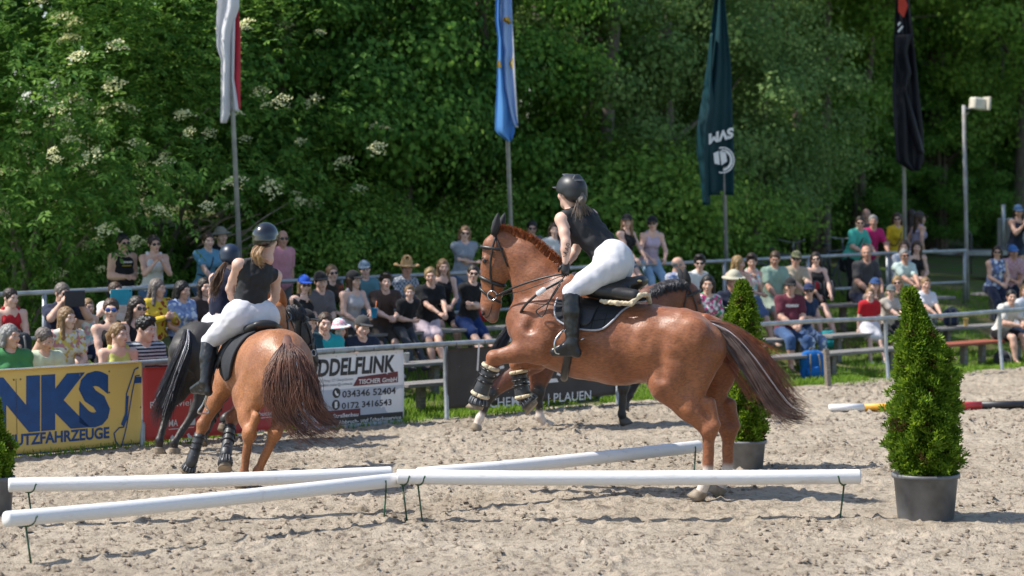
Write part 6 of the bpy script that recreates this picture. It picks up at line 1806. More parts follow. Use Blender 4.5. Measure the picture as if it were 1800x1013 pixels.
def pose(kind, arms, s, lean, drop, rg, spread=1.0, twist=0.0, legs='front'):
    """joints of a sitting or standing person; faces -y; sitting: seat top is z = 0, floor is -drop"""
    J = dict(fwd=np.array((0, -1.0, 0)), left=np.array((1.0, 0, 0)))
    sit = kind == 'sit'
    pe = np.array((0, 0, .105 if sit else .93 * 1.0)) * s
    up = np.array((0, -math.sin(lean), math.cos(lean)))
    J['pelvis'] = pe; J['waist'] = pe + up * .19 * s; J['chest'] = pe + up * .39 * s; J['neck'] = pe + up * .535 * s
    J['head'] = J['neck'] + unit(up * .6 + np.array((0, -.12, .9))) * .145 * s
    J['fwd'] = np.array((0, -math.cos(lean), -math.sin(lean)))
    for q, sx in (('L', 1), ('R', -1)):
        X = np.array((sx, 0, 0.0))
        J['hip' + q] = pe + X * .090 * s
        sh = pe + up * .475 * s + X * .165 * s + np.array((0, rg.uniform(-.01, .01), 0)); J['sh' + q] = sh
        if sit:
            kx = (.10 + .04 * spread) * sx
            if legs == 'cross' and q == 'L': ft = np.array((-.04, -.62, -drop / s + .16))
            elif legs == 'out': ft = np.array((kx, -.62, -drop / s + .07))
            else: ft = np.array((kx * .95, -.45 + rg.uniform(-.06, .06), -drop / s + .07))
            kn, an = ik(J['hip' + q], ft * s, .425 * s, .41 * s, (kx * .3, -.6, 1.0))
        else:
            ft = np.array((.10 * sx * spread, .0 + rg.uniform(-.03, .03), .07)); kn, an = ik(J['hip' + q], ft * s, .45 * s, .43 * s, (0, -1, 0))
        J['kn' + q], J['an' + q] = kn, an
        J['toe' + q] = an + unit(np.array((.15 * sx, -1, 0))) * .16 * s + np.array((0, 0, -.045 * s))
        H = {'lap': (.06 * sx, -.34, .20), 'knees': (.05 * sx, -.50, .26), 'thighs': (.13 * sx, -.36, .18), 'crossed': (-.13 * sx, -.24, .33 + .02 * sx), 'phone': (.05 * sx, -.36, .42),
             'tablet': (.11 * sx, -.40, .66), 'chinL': (.03, -.17, .50) if sx > 0 else (-.02, -.34, .25), 'chinR': (-.03, -.17, .50) if sx < 0 else (.02, -.34, .25), 'side': (.24 * sx, -.02, .06),
             'cup': (.05, -.42, .30) if sx > 0 else (-.10, -.32, .20), 'point': (.06, -.30, .45) if sx < 0 else (.05, -.22, .36)}
        if sit:
            tg_ = np.array(H[arms]) * s; hint = (.7 * sx, .35, -.75)
            if arms in ('knees',): hint = (.6 * sx, .0, -1)
            if arms == 'tablet': hint = (.8 * sx, 0, -1)
        else:
            Hs = {'down': (.22 * sx, -.03, .82), 'crossed': (-.12 * sx, -.24, 1.17 + .02 * sx), 'rail': (.16 * sx, -.44, 1.02), 'phone': (.04 * sx, -.30, 1.36), 'belly': (.04 * sx, -.24, 1.12), 'hip': (.20 * sx, -.05, .95) }
            tg_ = np.array(Hs[arms]) * s; hint = (.6 * sx, .7, -.3)
            if arms == 'rail': hint = (.7 * sx, .3, -.8)
        J['el' + q], J['wr' + q] = ik(sh, tg_, .275 * s, .245 * s, hint)
        J['palm' + q] = np.array((-.4 * sx, .4, -.6))
        if arms in ('phone', 'tablet', 'chinL', 'chinR'): J['palm' + q] = np.array((-sx, .2, .1))
    J['curl'] = .9 if arms in ('phone', 'tablet', 'cup', 'knees', 'chinL', 'chinR') else .5
    return J

LOOK = np.array((0.4, 21.5, 1.7))
def spectator(u, v, row, label, sex='m', top=('tee', (.3, .3, .3)), bottom=('trousers', (.05, .07, .13)), hair='short', hc='brown', skin=0, hat=None, glasses=False,
              arms='lap', lean=.12, fat=0.0, child=False, yaw=None, look=None, lens=None, strap=False, w=None, legs='front', pitch=0.0, shoes=None, seat=None, tk='plain', bk='plain'):
    rg = random.Random(label)
    sit = row != 0
    ww = w if w is not None else (ROWS[row][0] if sit else 4.7)
    s_ = s_at(u, ww); yaw = (FANG * .75 if yaw is None else yaw) + rg.uniform(-.25, .25)
    if sit and lean == .12: lean = rg.uniform(.06, .34)
    s = 1.0
    for it in range(4):
        if seat is not None: z0 = seat
        else: z0 = ROWS[row][1](s_) + .004 if sit else ground_sw(s_, ww)
        fw = .5 if sit else 0
        drop = z0 - ground_sw(s_, ww - fw) if sit else 0
        if seat is not None: drop = .55
        J = pose('sit' if sit else 'stand', arms, s, lean, min(drop, .62 * s), random.Random(label), legs=legs)
        R0 = rotz(yaw)
        hw = fp(s_, ww, z0) + R0 @ J['head']
        ztop = CAMH - (v - VHOR) * hw[1] / FPX
        h1 = J['head'][2] / s + .128 + (.015 if hat is not None else 0)
        s = float(np.clip((ztop - z0) / h1, .70 if child else .86, 1.13))
        uu = 900 + FPX * hw[0] / hw[1]
        s_ += (u - uu) * hw[1] / FPX / (FD[0] - (u - 900) / FPX * FD[1])
    drop = (z0 - ground_sw(s_, ww - .5)) if sit else 0
    if seat is not None: drop = .55
    J = pose('sit' if sit else 'stand', arms, s, lean, min(drop, .62 * s), random.Random(label), legs=legs)
    base = fp(s_, ww, z0)
    hw = base + rotz(yaw) @ J['head']
    err = (hw[2] + (.128 + (.015 if hat is not None else 0)) * s) - (CAMH - (v - VHOR) * hw[1] / FPX)
    if abs(err) > .06: print('HEAD', label, round(err, 2), 's', round(s, 2))
    tgt = np.array(look) if look is not None else LOOK + np.array((rg.uniform(-1.2, 1.2), 0, rg.uniform(-.2, .2)))
    d = tgt - hw; a = math.atan2(d[0], -d[1]) - yaw
    a = (a + math.pi) % (2 * math.pi) - math.pi; a = max(-1.2, min(1.2, a))
    J['R'] = rotz(a) @ rotx(pitch + .05 + rg.uniform(-.08, .1)) @ roty(rg.uniform(-.14, .14))
    o = dict(s=s, sex='f' if sex == 'f' else 'm', fat=fat, child=child, skin=skin, hair=hair, haircol=hc, glasses=glasses, strap=strap,
             top=(top[0], cloth(top[1], tk)), bottom=(bottom[0], cloth(bottom[1], bk)), shoes=cloth(shoes or rg.choice([(.6, .6, .6), (.05, .05, .06), (.25, .2, .16)])))
    if hat: o['hat'] = (hat[0], cloth(hat[1], hat[2] if len(hat) > 2 else 'plain'))
    if lens is not None: o['lens'] = lens
    t = person(base, yaw, J, label, o)
    return t, J, base, yaw, s

# ================================================================== riders
BREECH = M('white_breeches', (0.64, 0.63, 0.66), (0.55, 0.54, 0.58), rough=0.8, scale=5, bump=0.5, bscale=11)
BLACKTOP = M('black_riding_top', (0.010, 0.010, 0.012), (0.016, 0.016, 0.019), rough=0.75, scale=8, bump=0.4, bscale=22)
RBOOT = M('riding_boot_leather', (0.012, 0.012, 0.013), (0.02, 0.02, 0.021), rough=0.32, scale=14, bump=0.25, bscale=24)
def look_R(f, up=(0, 0, 1)):
    """rotation whose -y axis points along f"""
    y = -unit(f); x = unit(np.cross(y, up)) ; z = np.cross(x, y)
    return np.stack([x, y, z], 1)
def mirror(q): return np.array((q[0], -q[1], q[2]))

J = dict(fwd=unit((.50, -.55, -.55)), left=unit((.72, .70, 0)), pelvis=p(1074, 460), waist=p(1050, 424), chest=p(1026, 398), neck=p(1007, 374), head=p(1002, 342), hipL=p(1074, 470, .10), hipR=p(1082, 470, -.10),
         shL=p(988, 386, .14), shR=p(1038, 380, -.10), elL=p(995, 427, .24), wrL=p(994, 462, .26), elR=p(1012, 440, -.25), wrR=p(994, 468, -.12), knL=p(1004, 513, .33), anL=p(1006, 604, .38), toeL=p(974, 618, .40), curl=1.3)
J['knR'], J['anR'], J['toeR'] = mirror(J['knL']), mirror(J['anL']), mirror(J['toeL'])
J['R'] = look_R((.82, -.62, .05)) @ rotx(-.1)
J['palmL'] = np.array((.2, -1, 0)); J['palmR'] = np.array((.2, 1, 0))
GREYH = M('helmet_matt', (0.016, 0.017, 0.019), (0.022, 0.023, 0.026), rough=0.45, scale=20)
rA = person((fa.X, fa.Y, 0), fa.th, J, 'rider in black top and white breeches leaning forward on the large chestnut', dict(s=1.08, tuck=True, seat_shape=[E(p(1078, 455, .07), (.155, .13, .165), .05), E(p(1084, 460, -.07), (.15, .13, .165), .05), C(p(1080, 466, .10), p(1030, 496, .24), .125, .10, .05), C(p(1084, 470, -.1), p(1075, 510, -.2), .12, .10, .05)], sex='f', skin=0, hair='pony', haircol='ashen', hat=('helmet', GREYH), top=('sleeveless', BLACKTOP), bottom=('breeches', BREECH), boots=RBOOT, gloves=LEATHER, stirrup=True, waist=M('belt_black', (0.012, 0.012, 0.016), rough=0.6)), vox=.0145)
hd = J['head']; Rm = J['R']
V, F = implicit([C((0, -.06, .158), (0, .09, .135), .05, .055, .02, ((0, 0, 1), .22)), C((0, .09, .135), (0, .15, .05), .055, .05, .02, ((0, 1, .3), .22))], .008)
add('helmet_panel', make_mesh('helmet_panel', V @ Rm.T + hd, F, [M('helmet_panel_grey', (0.055, 0.06, 0.068), rough=0.4)]), rA)
gp = [Rm @ np.array((x, .10, -.01)) + hd for x in (-.03, 0, .03)]
V, F = strands([[g_, g_ + Rm @ np.array((0, .06, -.05)), g_ + Rm @ np.array(((i - 1) * .05 - .02, .085, -.12)), g_ + Rm @ np.array(((i - 1) * .08 - .05, .06, -.19))] for i, g_ in enumerate(gp)], 120, .0045, 61, .012, 8, .012)
add('hair_strands', make_mesh('hair_strands', V, F, [M('hair_ash_blonde', (0.30, 0.22, 0.17), (0.13, 0.10, 0.085), rough=0.5, scale=18)]), rA)
TATTOO = M('tattoo_ink', (0.09, 0.07, 0.07), rough=0.6)
for i, (u_, v_) in enumerate(((986, 394), (989, 402), (998, 432), (996, 440), (993, 447))):
    c_ = p(u_, v_, .292 if v_ > 420 else .205)
    build('tattoo', [tube([c_ + np.array((.015 * math.cos(a * 1.7 + i), .0, .02 * math.sin(a))) for a in np.linspace(0, 5.2, 12)], .0028, 4)], TATTOO, rA)

wb = lambda u_, v_, Y_: fb.loc(at(u_, v_, Y_))
J = dict(fwd=unit((1, -.05, .02)), left=unit((.08, .98, .16)), pelvis=wb(441, 556, 21.5), waist=wb(441, 524, 21.5), chest=wb(448, 486, 21.5), neck=wb(460, 450, 21.52), head=wb(469, 424, 21.56), hipL=wb(416, 560, 21.46), hipR=wb(466, 562, 21.56),
         shL=wb(420, 466, 21.42), shR=wb(484, 486, 21.62), elL=wb(404, 508, 21.55), wrL=wb(418, 548, 21.8), elR=wb(484, 524, 21.72), wrR=wb(462, 552, 21.92), knL=wb(368, 600, 21.58), anL=wb(362, 672, 21.46), toeL=wb(340, 684, 21.60), knR=wb(487, 604, 21.85), anR=wb(500, 668, 21.75), toeR=wb(488, 680, 21.95), curl=1.3)
J['R'] = look_R((.9, -.55, .05)) @ roty(.12)
J['palmL'] = np.array((.2, -1, 0)); J['palmR'] = np.array((.2, 1, 0))
GLOSSH = M('helmet_gloss', (0.008, 0.008, 0.010), rough=0.09, spec=0.7, coat=0.6)
rB = person((fb.X, fb.Y, 0), fb.th, J, 'rider in black sleeveless top seen from behind on the golden chestnut', dict(s=1.06, tuck=True, seat_shape=[E(wb(424, 554, 21.45), (.13, .15, .15), .05), E(wb(460, 556, 21.52), (.13, .15, .15), .05), C(wb(414, 562, 21.46), wb(384, 588, 21.52), .115, .09, .05)], sex='f', skin=0, hair='short', haircol='fair', hat=('helmet', GLOSSH), top=('sleeveless', BLACKTOP), bottom=('breeches', BREECH), boots=RBOOT, gloves=LEATHER, waist=M('waistband_print', (0.012, 0.012, 0.013), (0.10, 0.10, 0.105), rough=0.6, scale=11, detail=1, contrast=(.5, .56))), vox=.0145)
g0 = [wb(462, 436, 21.42), wb(466, 438, 21.42), wb(470, 438, 21.42)]
V, F = strands([[wb(455, 430, 21.44), wb(446, 440, 21.40), wb(446, 452, 21.38), wb(456, 462, 21.37)], [wb(460, 434, 21.42), wb(452, 448, 21.37), wb(455, 460, 21.36), wb(464, 468, 21.36)], [wb(466, 436, 21.42), wb(460, 448, 21.36), wb(463, 458, 21.36), wb(470, 458, 21.36)]], 170, .004, 62, .012, 9, .016)
add('hair_strands', make_mesh('hair_strands', V, F, [M('hair_honey', (0.42, 0.26, 0.12), (0.22, 0.12, 0.055), rough=0.45, scale=18)]), rB)

wc = lambda u_, v_, Y_: fc.loc(at(u_, v_, Y_))
J = dict(fwd=unit((1, 0, 0)), left=unit((0, 1, 0)), pelvis=wc(388, 566, 24.3), waist=wc(389, 538, 24.3), chest=wc(394, 505, 24.3), neck=wc(400, 478, 24.32), head=wc(404, 456, 24.36), hipL=wc(374, 570, 24.36), hipR=wc(400, 570, 24.24),
         shL=wc(377, 490, 24.4), shR=wc(414, 491, 24.2), elL=wc(372, 530, 24.45), wrL=wc(395, 548, 24.6), elR=wc(420, 530, 24.3), wrR=wc(420, 552, 24.55), knL=wc(364, 598, 24.7), anL=wc(356, 660, 24.6), toeL=wc(366, 670, 24.75), knR=wc(430, 600, 24.2), anR=wc(430, 660, 24.1), toeR=wc(445, 672, 24.2), curl=1.3)
J['R'] = look_R((.7, .6, 0))
NAVYH = M('helmet_navy', (0.012, 0.022, 0.045), rough=0.4)
rC = person((fc.X, fc.Y, 0), fc.th, J, 'rider in navy top with long brown ponytail and navy helmet', dict(s=.98, tuck=True, sex='f', skin=0, hair='short', haircol='brown', hat=('helmet', NAVYH), top=('sleeveless', cloth((.012, .016, .04))), bottom=('breeches', BREECH), boots=RBOOT, gloves=LEATHER), vox=.018)
V, F = strands([[wc(396, 462, 24.2), wc(384, 478, 24.12), wc(376, 500, 24.1), wc(374, 522, 24.1)], [wc(400, 464, 24.2), wc(391, 480, 24.1), wc(385, 505, 24.08), wc(380, 530, 24.08)]], 150, .005, 63, .014, 8, .012)
add('ponytail', make_mesh('ponytail', V, F, [M('hair_brown_strand', (0.15, 0.075, 0.035), (0.07, 0.035, 0.018), rough=0.45, scale=18)]), rC)
# ================================================================== spectators
SP = spectator
FW = lambda u, Y=8.0: at(u, 500, Y)                       # a point to look at, towards the camera
BK = (.012, .012, .014); NV = (.015, .022, .05); JE = (.07, .13, .24); WH = (.62, .62, .60); KH = (.23, .20, .13); GR = (.16, .17, .18)
# ---- left block
SP(18, 570, 1, 'grey-haired woman in green shirt at the left edge, front row', 'f', ('polo', (.06, .22, .08)), ('trousers', GR), 'bob', 'grey', 1, arms='lap')
SP(78, 577, 1, 'man in pale lime T-shirt behind the yellow board', 'm', ('tee', (.55, .62, .46)), ('shorts', GR), 'short', 'ashen', 1, arms='thighs', fat=.08, pitch=.25)
SP(19, 507, 3, 'youth in red tank top at the left edge', 'm', ('tank', (.45, .02, .03)), ('shorts', BK), 'short', 'dark', 0, arms='lap')
_t4 = SP(110, 498, 3, 'man in navy T-shirt filming with a black tablet', 'm', ('tee', NV), ('shorts', GR), 'short', 'ashen', 1, glasses=True, arms='tablet', fat=.1)
SP(118, 540, 2, 'long-haired blonde woman in floral white top and white trousers', 'f', ('tee', (.6, .58, .5)), ('trousers', (.5, .52, .56)), 'long', 'fair', 0, arms='lap', tk='pale_floral')
SP(155, 526, 3, 'small girl in pastel tie-dye top behind the blonde woman', 'f', ('tank', (.7, .6, .6)), ('shorts', NV), 'bob', 'fair', 0, arms='side', child=True, tk='pastel')
_t7 = SP(204, 496, 3, 'woman in white top holding up a turquoise tablet', 'f', ('tee', (.6, .6, .6)), ('trousers', GR), 'short', 'brown', 0, arms='tablet', w=3.4)
SP(195, 525, 2, 'woman in black tank top with blue mirrored sunglasses', 'f', ('tank', BK), ('trousers', KH), 'short', 'brown', 0, glasses=True, lens=M('mirror_lens', (.03, .12, .45), rough=.12, metal=.6), arms='lap', look=FW(300))
SP(209, 568, 1, 'young woman in pale yellow tank top, front row', 'f', ('tank', (.55, .55, .16)), ('shorts', GR), 'pony', 'fair', 0, arms='lap')
SP(241, 521, 2, 'dark-haired woman in sunglasses and black dress', 'f', ('tank', BK), ('skirt', BK), 'long', 'dark', 0, glasses=True, arms='lap', fat=.12)
SP(256, 558, 1, 'dark-haired boy in striped T-shirt beside the red banner', 'm', ('tee', (.45, .5, .55)), ('shorts', BK), 'curly', 'black', 0, arms='lap', tk='stripe', look=(3, 22, 1.5))
SP(277, 490, 3, 'grey-haired woman in yellow dotted blouse looking at her phone', 'f', ('long', (.55, .40, .04)), ('trousers', (.10, .12, .05)), 'long', 'ashen', 1, arms='phone', tk='dots', look=(6, 24, 1.2))
_t13 = SP(217, 420, 0, 'broad man in black tank top and sunglasses standing behind the rail', 'm', ('tank', BK), ('shorts', BK), 'short', 'black', 1, glasses=True, arms='belly', fat=.16)
SP(271, 444, 0, 'woman in white tank top and sunglasses beside the broad man', 'f', ('tank', WH), ('shorts', JE), 'short', 'dark', 1, glasses=True, arms='phone', w=4.4)
SP(321, 494, 3, 'dark-haired woman in blue patterned blouse', 'f', ('tee', (.25, .33, .52)), ('trousers', NV), 'bob', 'black', 1, arms='lap', tk='blue_print', look=(5, 23, 1.3))
SP(360, 489, 3, 'brown-haired woman in dark brown top behind the navy rider', 'f', ('tee', (.045, .03, .028)), ('trousers', BK), 'long', 'dark', 0, arms='lap')
SP(366, 434, 0, 'woman in blue T-shirt with shoulder strap standing behind the rail', 'f', ('tee', (.12, .29, .42)), ('trousers', JE), 'short', 'brown', 0, arms='rail', strap=True, w=4.6)
SP(389, 428, 0, 'person in grey sun hat standing beside the woman in blue', 'm', ('tee', BK), ('trousers', BK), 'short', 'brown', 0, hat=('bucket', (.3, .28, .25)), arms='down', w=5.2)
SP(497, 405, 0, 'bald man in pink polo shirt and sunglasses standing behind the rail', 'm', ('polo', (.58, .26, .30)), ('trousers', (.12, .12, .11)), 'bald', 'ashen', 2, glasses=True, arms='down', fat=.08, w=4.5)
SP(489, 521, 2, 'woman with dark bun bending forward behind the black rider', 'f', ('tee', (.08, .09, .09)), ('trousers', BK), 'bun', 'black', 0, arms='knees', lean=.4, pitch=.3)
# ---- middle block
SP(535, 491, 3, 'blonde woman in bright blue cap and black tank top', 'f', ('tank', BK), ('shorts', BK), 'long', 'blonde', 0, hat=('cap', (.012, .07, .40)), glasses=True, arms='chinR')
SP(564, 477, 3, 'young man in black cap and grey T-shirt, hand at his chin', 'm', ('tee', (.13, .12, .13)), ('shorts', GR), 'short', 'dark', 0, hat=('cap', (.02, .018, .018)), arms='chinR')
SP(584, 482, 4, 'person in black and yellow top between the black caps', 'f', ('tee', (.03, .028, .02)), ('trousers', BK), 'short', 'fair', 0, glasses=True, arms='lap', tk='dots')
_t24 = SP(622, 475, 3, 'woman in black cap and light grey tank top holding a blue cup', 'f', ('tank', (.45, .43, .43)), ('trousers', BK), 'long', 'brown', 0, hat=('cap', BK), arms='cup', look=(6, 23, .6))
SP(641, 473, 4, 'man in grey-blue cap and teal T-shirt in the last row', 'm', ('tee', (.10, .22, .25)), ('trousers', JE), 'short', 'dark', 0, hat=('cap', (.16, .22, .28)), arms='lap', w=3.75)
SP(678, 486, 3, 'curly-haired young man in brown T-shirt and shorts', 'm', ('tee', (.085, .055, .045)), ('shorts', (.06, .05, .045)), 'curly', 'dark', 0, arms='knees', lean=.32, shoes=WH)
SP(720, 507, 3, 'boy in black T-shirt resting his chin in his hand', 'm', ('tee', BK), ('trousers', (.05, .055, .065)), 'short', 'fair', 0, arms='chinL', lean=.36, child=True, w=2.75)
SP(715, 463, 4, 'man in straw hat and checked shirt', 'm', ('polo', (.10, .13, .18)), ('trousers', KH), 'short', 'ashen', 2, hat=('straw', (.42, .26, .12)), arms='lap', tk='check')
SP(757, 470, 3, 'short-haired blonde woman in black top with crossed bare legs', 'f', ('tee', (.014, .013, .014)), ('shorts', (.55, .45, .5)), 'short', 'blonde', 1, arms='knees', legs='cross', lean=.22)
SP(779, 480, 4, 'blonde girl in black tank top behind the cross-legged woman', 'f', ('tank', BK), ('shorts', BK), 'long', 'fair', 0, arms='lap')
SP(832, 466, 3, 'young man in black polo shirt and blue shorts with folded arms', 'm', ('polo', BK), ('shorts', (.012, .035, .13)), 'short', 'dark', 0, glasses=True, arms='crossed', legs='out')
SP(817, 411, 0, 'woman in grey polo shirt and sunglasses with folded arms', 'f', ('polo', (.26, .29, .34)), ('trousers', JE), 'bob', 'fair', 0, glasses=True, arms='crossed', fat=.06, w=4.5)
SP(935, 402, 0, 'dark-haired person behind the mane of the large chestnut', 'm', ('tee', GR), ('trousers', BK), 'short', 'black', 1, glasses=True, arms='down', w=5.0)
SP(975, 408, 0, 'dark-haired woman in white top behind the main rider\'s arm', 'f', ('tee', WH), ('trousers', JE), 'long', 'dark', 0, arms='down', w=4.6)
SP(539, 544, 1, 'person in black cap and dark teal T-shirt in the front row', 'm', ('tee', (.012, .06, .085)), ('trousers', BK), 'short', 'dark', 0, hat=('cap', BK), arms='lap', look=(9, 22, .9))
SP(571, 550, 1, 'short-haired woman in turquoise polo shirt', 'f', ('polo', (.02, .33, .36)), ('trousers', JE), 'short', 'brown', 0, arms='lap')
SP(597, 562, 1, 'girl in pink sun hat pointing forward', 'f', ('tee', (.012, .012, .02)), ('shorts', JE), 'bob', 'brown', 0, hat=('bucket', (.5, .3, .42), 'pastel'), arms='point', child=True, glasses=False)
SP(637, 556, 1, 'boy in dark cap and navy T-shirt beside the girl in pink hat', 'm', ('tee', (.02, .03, .055)), ('shorts', BK), 'short', 'fair', 0, hat=('cap', (.05, .05, .05)), arms='lap', child=True)
# ---- right block
SP(1102, 385, 4, 'long-haired girl in black cap and dark top sitting on the rail', 'f', ('tank', BK), ('hotpants', JE), 'long', 'fair', 0, hat=('cap', BK), arms='thighs', w=4.12, seat=1.44)
SP(1147, 398, 4, 'girl in black cap and lilac tank top sitting on the rail', 'f', ('tank', (.46, .38, .48)), ('capri', (.26, .40, .55)), 'pony', 'dark', 0, hat=('cap', BK), glasses=True, arms='thighs', w=4.12, seat=1.42)
SP(1193, 452, 3, 'bald man in grey patterned shirt turning his head aside', 'm', ('polo', (.30, .30, .36)), ('trousers', JE), 'bald', 'grey', 1, arms='lap', tk='blue_print', look=(14, 35, 1.5))
SP(1230, 449, 3, 'woman with dark curls and sunglasses in white T-shirt', 'f', ('tee', WH), ('trousers', JE), 'curly', 'black', 0, glasses=True, arms='lap', look=FW(1230), fat=.08)
SP(1244, 484, 2, 'dark-haired woman in pink and green floral blouse', 'f', ('tee', (.1, .12, .1)), ('trousers', (.02, .025, .035)), 'bob', 'black', 1, arms='lap', tk='floral', look=FW(1244), fat=.06)
SP(1289, 475, 2, 'man in beige sun hat and navy T-shirt', 'm', ('polo', (.008, .013, .035)), ('capri', (.18, .27, .40)), 'short', 'grey', 2, hat=('bucket', (.46, .43, .33)), arms='knees', lean=.2)
SP(1298, 454, 3, 'blonde woman looking to the right behind the man in sun hat', 'f', ('tank', (.30, .13, .12)), ('shorts', JE), 'long', 'blonde', 1, arms='lap', look=(12, 33, 1.3))
SP(1322, 447, 3, 'curly dark-haired woman in flowered summer top, hand at chin', 'f', ('tank', (.5, .4, .42)), ('skirt', (.10, .15, .28)), 'curly', 'dark', 1, arms='chinL', tk='pastel', look=FW(1320))
SP(1362, 442, 3, 'man with glasses in pale green polo shirt', 'm', ('polo', (.26, .37, .30)), ('shorts', (.32, .38, .32)), 'short', 'brown', 2, arms='thighs', look=FW(1300), fat=.1, pitch=.15)
SP(1399, 441, 3, 'bearded man in camouflage cap and beige T-shirt', 'm', ('tee', (.44, .36, .26)), ('shorts', BK), 'short', 'dark', 1, hat=('cap', (.12, .12, .07), 'camo'), glasses=True, arms='knees', look=FW(1400), lean=.2)
SP(1434, 445, 3, 'tattooed woman in black tank top with red bag on her lap', 'f', ('tank', BK), ('hotpants', BK), 'bob', 'dark', 0, glasses=True, arms='thighs', look=FW(1450))
_t12 = SP(1389, 488, 2, 'man in burgundy T-shirt and black cap with jeans', 'm', ('tee', (.13, .028, .045)), ('capri', (.05, .10, .22)), 'short', 'dark', 1, hat=('cap', (.02, .02, .022)), arms='lap', fat=.14, look=FW(1380), yaw=.35)
SP(1422, 501, 2, 'woman in navy cap, sunglasses and navy top', 'f', ('tee', (.014, .03, .075)), ('trousers', (.14, .18, .26)), 'short', 'brown', 1, hat=('cap', (.02, .03, .08)), glasses=True, arms='crossed', look=FW(1420), yaw=.35, bk='blue_print')
SP(1523, 432, 3, 'bald man in dark grey T-shirt in the last row', 'm', ('tee', (.055, .052, .055)), ('trousers', NV), 'bald', 'grey', 2, arms='thighs', fat=.18, look=FW(1500), lean=.18)
SP(1512, 391, 0, 'man in turquoise polo shirt leaning on the rail with a black bag', 'm', ('polo', (.07, .42, .34)), ('trousers', BK), 'short', 'dark', 1, glasses=True, arms='rail', lean=.35, strap=True, w=4.55, fat=.08, look=(4, 25, 1.3))
SP(1523, 367, 0, 'elderly man in grey jacket standing at the back', 'm', ('polo', (.10, .10, .09)), ('trousers', KH), 'bald', 'grey', 2, arms='down', w=5.5, look=FW(1500))
SP(1535, 394, 0, 'grey-haired man in magenta T-shirt leaning on the rail', 'm', ('tee', (.48, .02, .13)), ('trousers', (.30, .28, .22)), 'short', 'grey', 2, arms='rail', lean=.25, w=4.5, look=FW(1500))
SP(1577, 381, 0, 'woman in yellow T-shirt with black shoulder strap', 'f', ('tee', (.60, .40, .02)), ('trousers', (.5, .5, .55)), 'bob', 'brown', 1, glasses=True, arms='down', strap=True, w=4.7, look=FW(1560))
SP(1617, 373, 0, 'woman in dark cap and lilac top looking away to the right', 'f', ('tank', (.36, .32, .45)), ('shorts', BK), 'long', 'brown', 1, hat=('cap', (.06, .05, .05)), arms='hip', w=4.8, yaw=1.9, look=(30, 45, 1.6))
SP(1602, 374, 0, 'long-haired woman standing behind the one in lilac', 'f', ('tee', (.07, .05, .05)), ('trousers', BK), 'long', 'dark', 1, arms='down', w=5.5, yaw=2.6, look=(12, 60, 1.7))
SP(1590, 460, 3, 'grey-haired man with sunglasses in pale mint polo shirt', 'm', ('polo', (.52, .62, .56)), ('trousers', KH), 'short', 'grey', 2, glasses=True, arms='knees', lean=.2, look=(8, 26, 1.2))
SP(1589, 447, 4, 'brown-haired girl in pale blue top in the last row', 'f', ('tee', (.40, .44, .52)), ('shorts', JE), 'long', 'brown', 0, arms='lap', w=3.75, look=FW(1580))
SP(1612, 446, 4, 'long-haired girl in black tank top and striped skirt', 'f', ('tank', BK), ('skirt', (.3, .3, .3)), 'long', 'brown', 0, arms='lap', w=3.7, look=FW(1600), bk='stripe')
SP(1577, 487, 2, 'fair-haired woman in sunglasses and brown patterned blouse', 'f', ('tee', (.26, .20, .16)), ('trousers', BK), 'bob', 'blonde', 1, glasses=True, arms='knees', tk='camo', w=2.3, look=FW(1560))
SP(1566, 501, 2, 'boy in grey cap and beige T-shirt', 'm', ('tee', (.46, .41, .36)), ('shorts', BK), 'short', 'fair', 0, hat=('cap', (.13, .15, .15)), arms='knees', child=True, look=FW(1540), lean=.2, shoes=WH)
SP(1529, 507, 2, 'girl in red T-shirt and white skirt', 'f', ('tee', (.50, .015, .025)), ('skirt', (.62, .60, .62)), 'pony', 'fair', 0, arms='side', child=True, look=FW(1480), yaw=.2, shoes=WH)
SP(1538, 489, 2, 'child in blue cap behind the girl in red', 'f', ('tee', (.25, .2, .17)), ('shorts', JE), 'long', 'fair', 0, hat=('cap', (.03, .07, .18)), arms='chinL', child=True, w=2.45, look=FW(1520))
SP(1627, 493, 2, 'woman in white T-shirt with bare legs behind the right thuja', 'f', ('tee', (.64, .63, .66)), ('shorts', (.4, .35, .3)), 'short', 'fair', 1, arms='knees', legs='out', look=(8, 25, 1.0), lean=.2)
SP(1753, 478, 3, 'dark-haired woman in sunglasses and blue patterned sleeveless top', 'f', ('sleeveless', (.09, .12, .20)), ('trousers', NV), 'bob', 'dark', 1, glasses=True, arms='lap', tk='blue_print', fat=.1, look=FW(1760), w=2.7)
SP(1781, 471, 3, 'man in blue cap and pink checked shirt', 'm', ('polo', (.48, .18, .24)), ('trousers', NV), 'short', 'grey', 2, hat=('cap', (.05, .14, .36)), arms='lap', tk='check', look=(10, 28, 1.3))
SP(1778, 511, 1, 'bearded man in white T-shirt and black shorts, front row at right', 'm', ('tee', (.60, .58, .54)), ('shorts', BK), 'short', 'black', 1, arms='knees', lean=.42, look=(8, 26, .9), fat=.05, shoes=BK)
SP(1803, 521, 1, 'person in pale shirt cut off by the right edge', 'f', ('tee', (.55, .57, .62)), ('shorts', NV), 'bob', 'fair', 1, arms='lap', w=1.2)
_tp = SP(1790, 360, 0, 'girl in blue cap and denim shorts taking a picture with her phone', 'f', ('tank', (.012, .017, .035)), ('hotpants', (.04, .06, .10)), 'long', 'dark', 1, hat=('cap', (.07, .14, .25)), arms='phone', w=4.9, look=(9, 26, 1.2), yaw=.5)

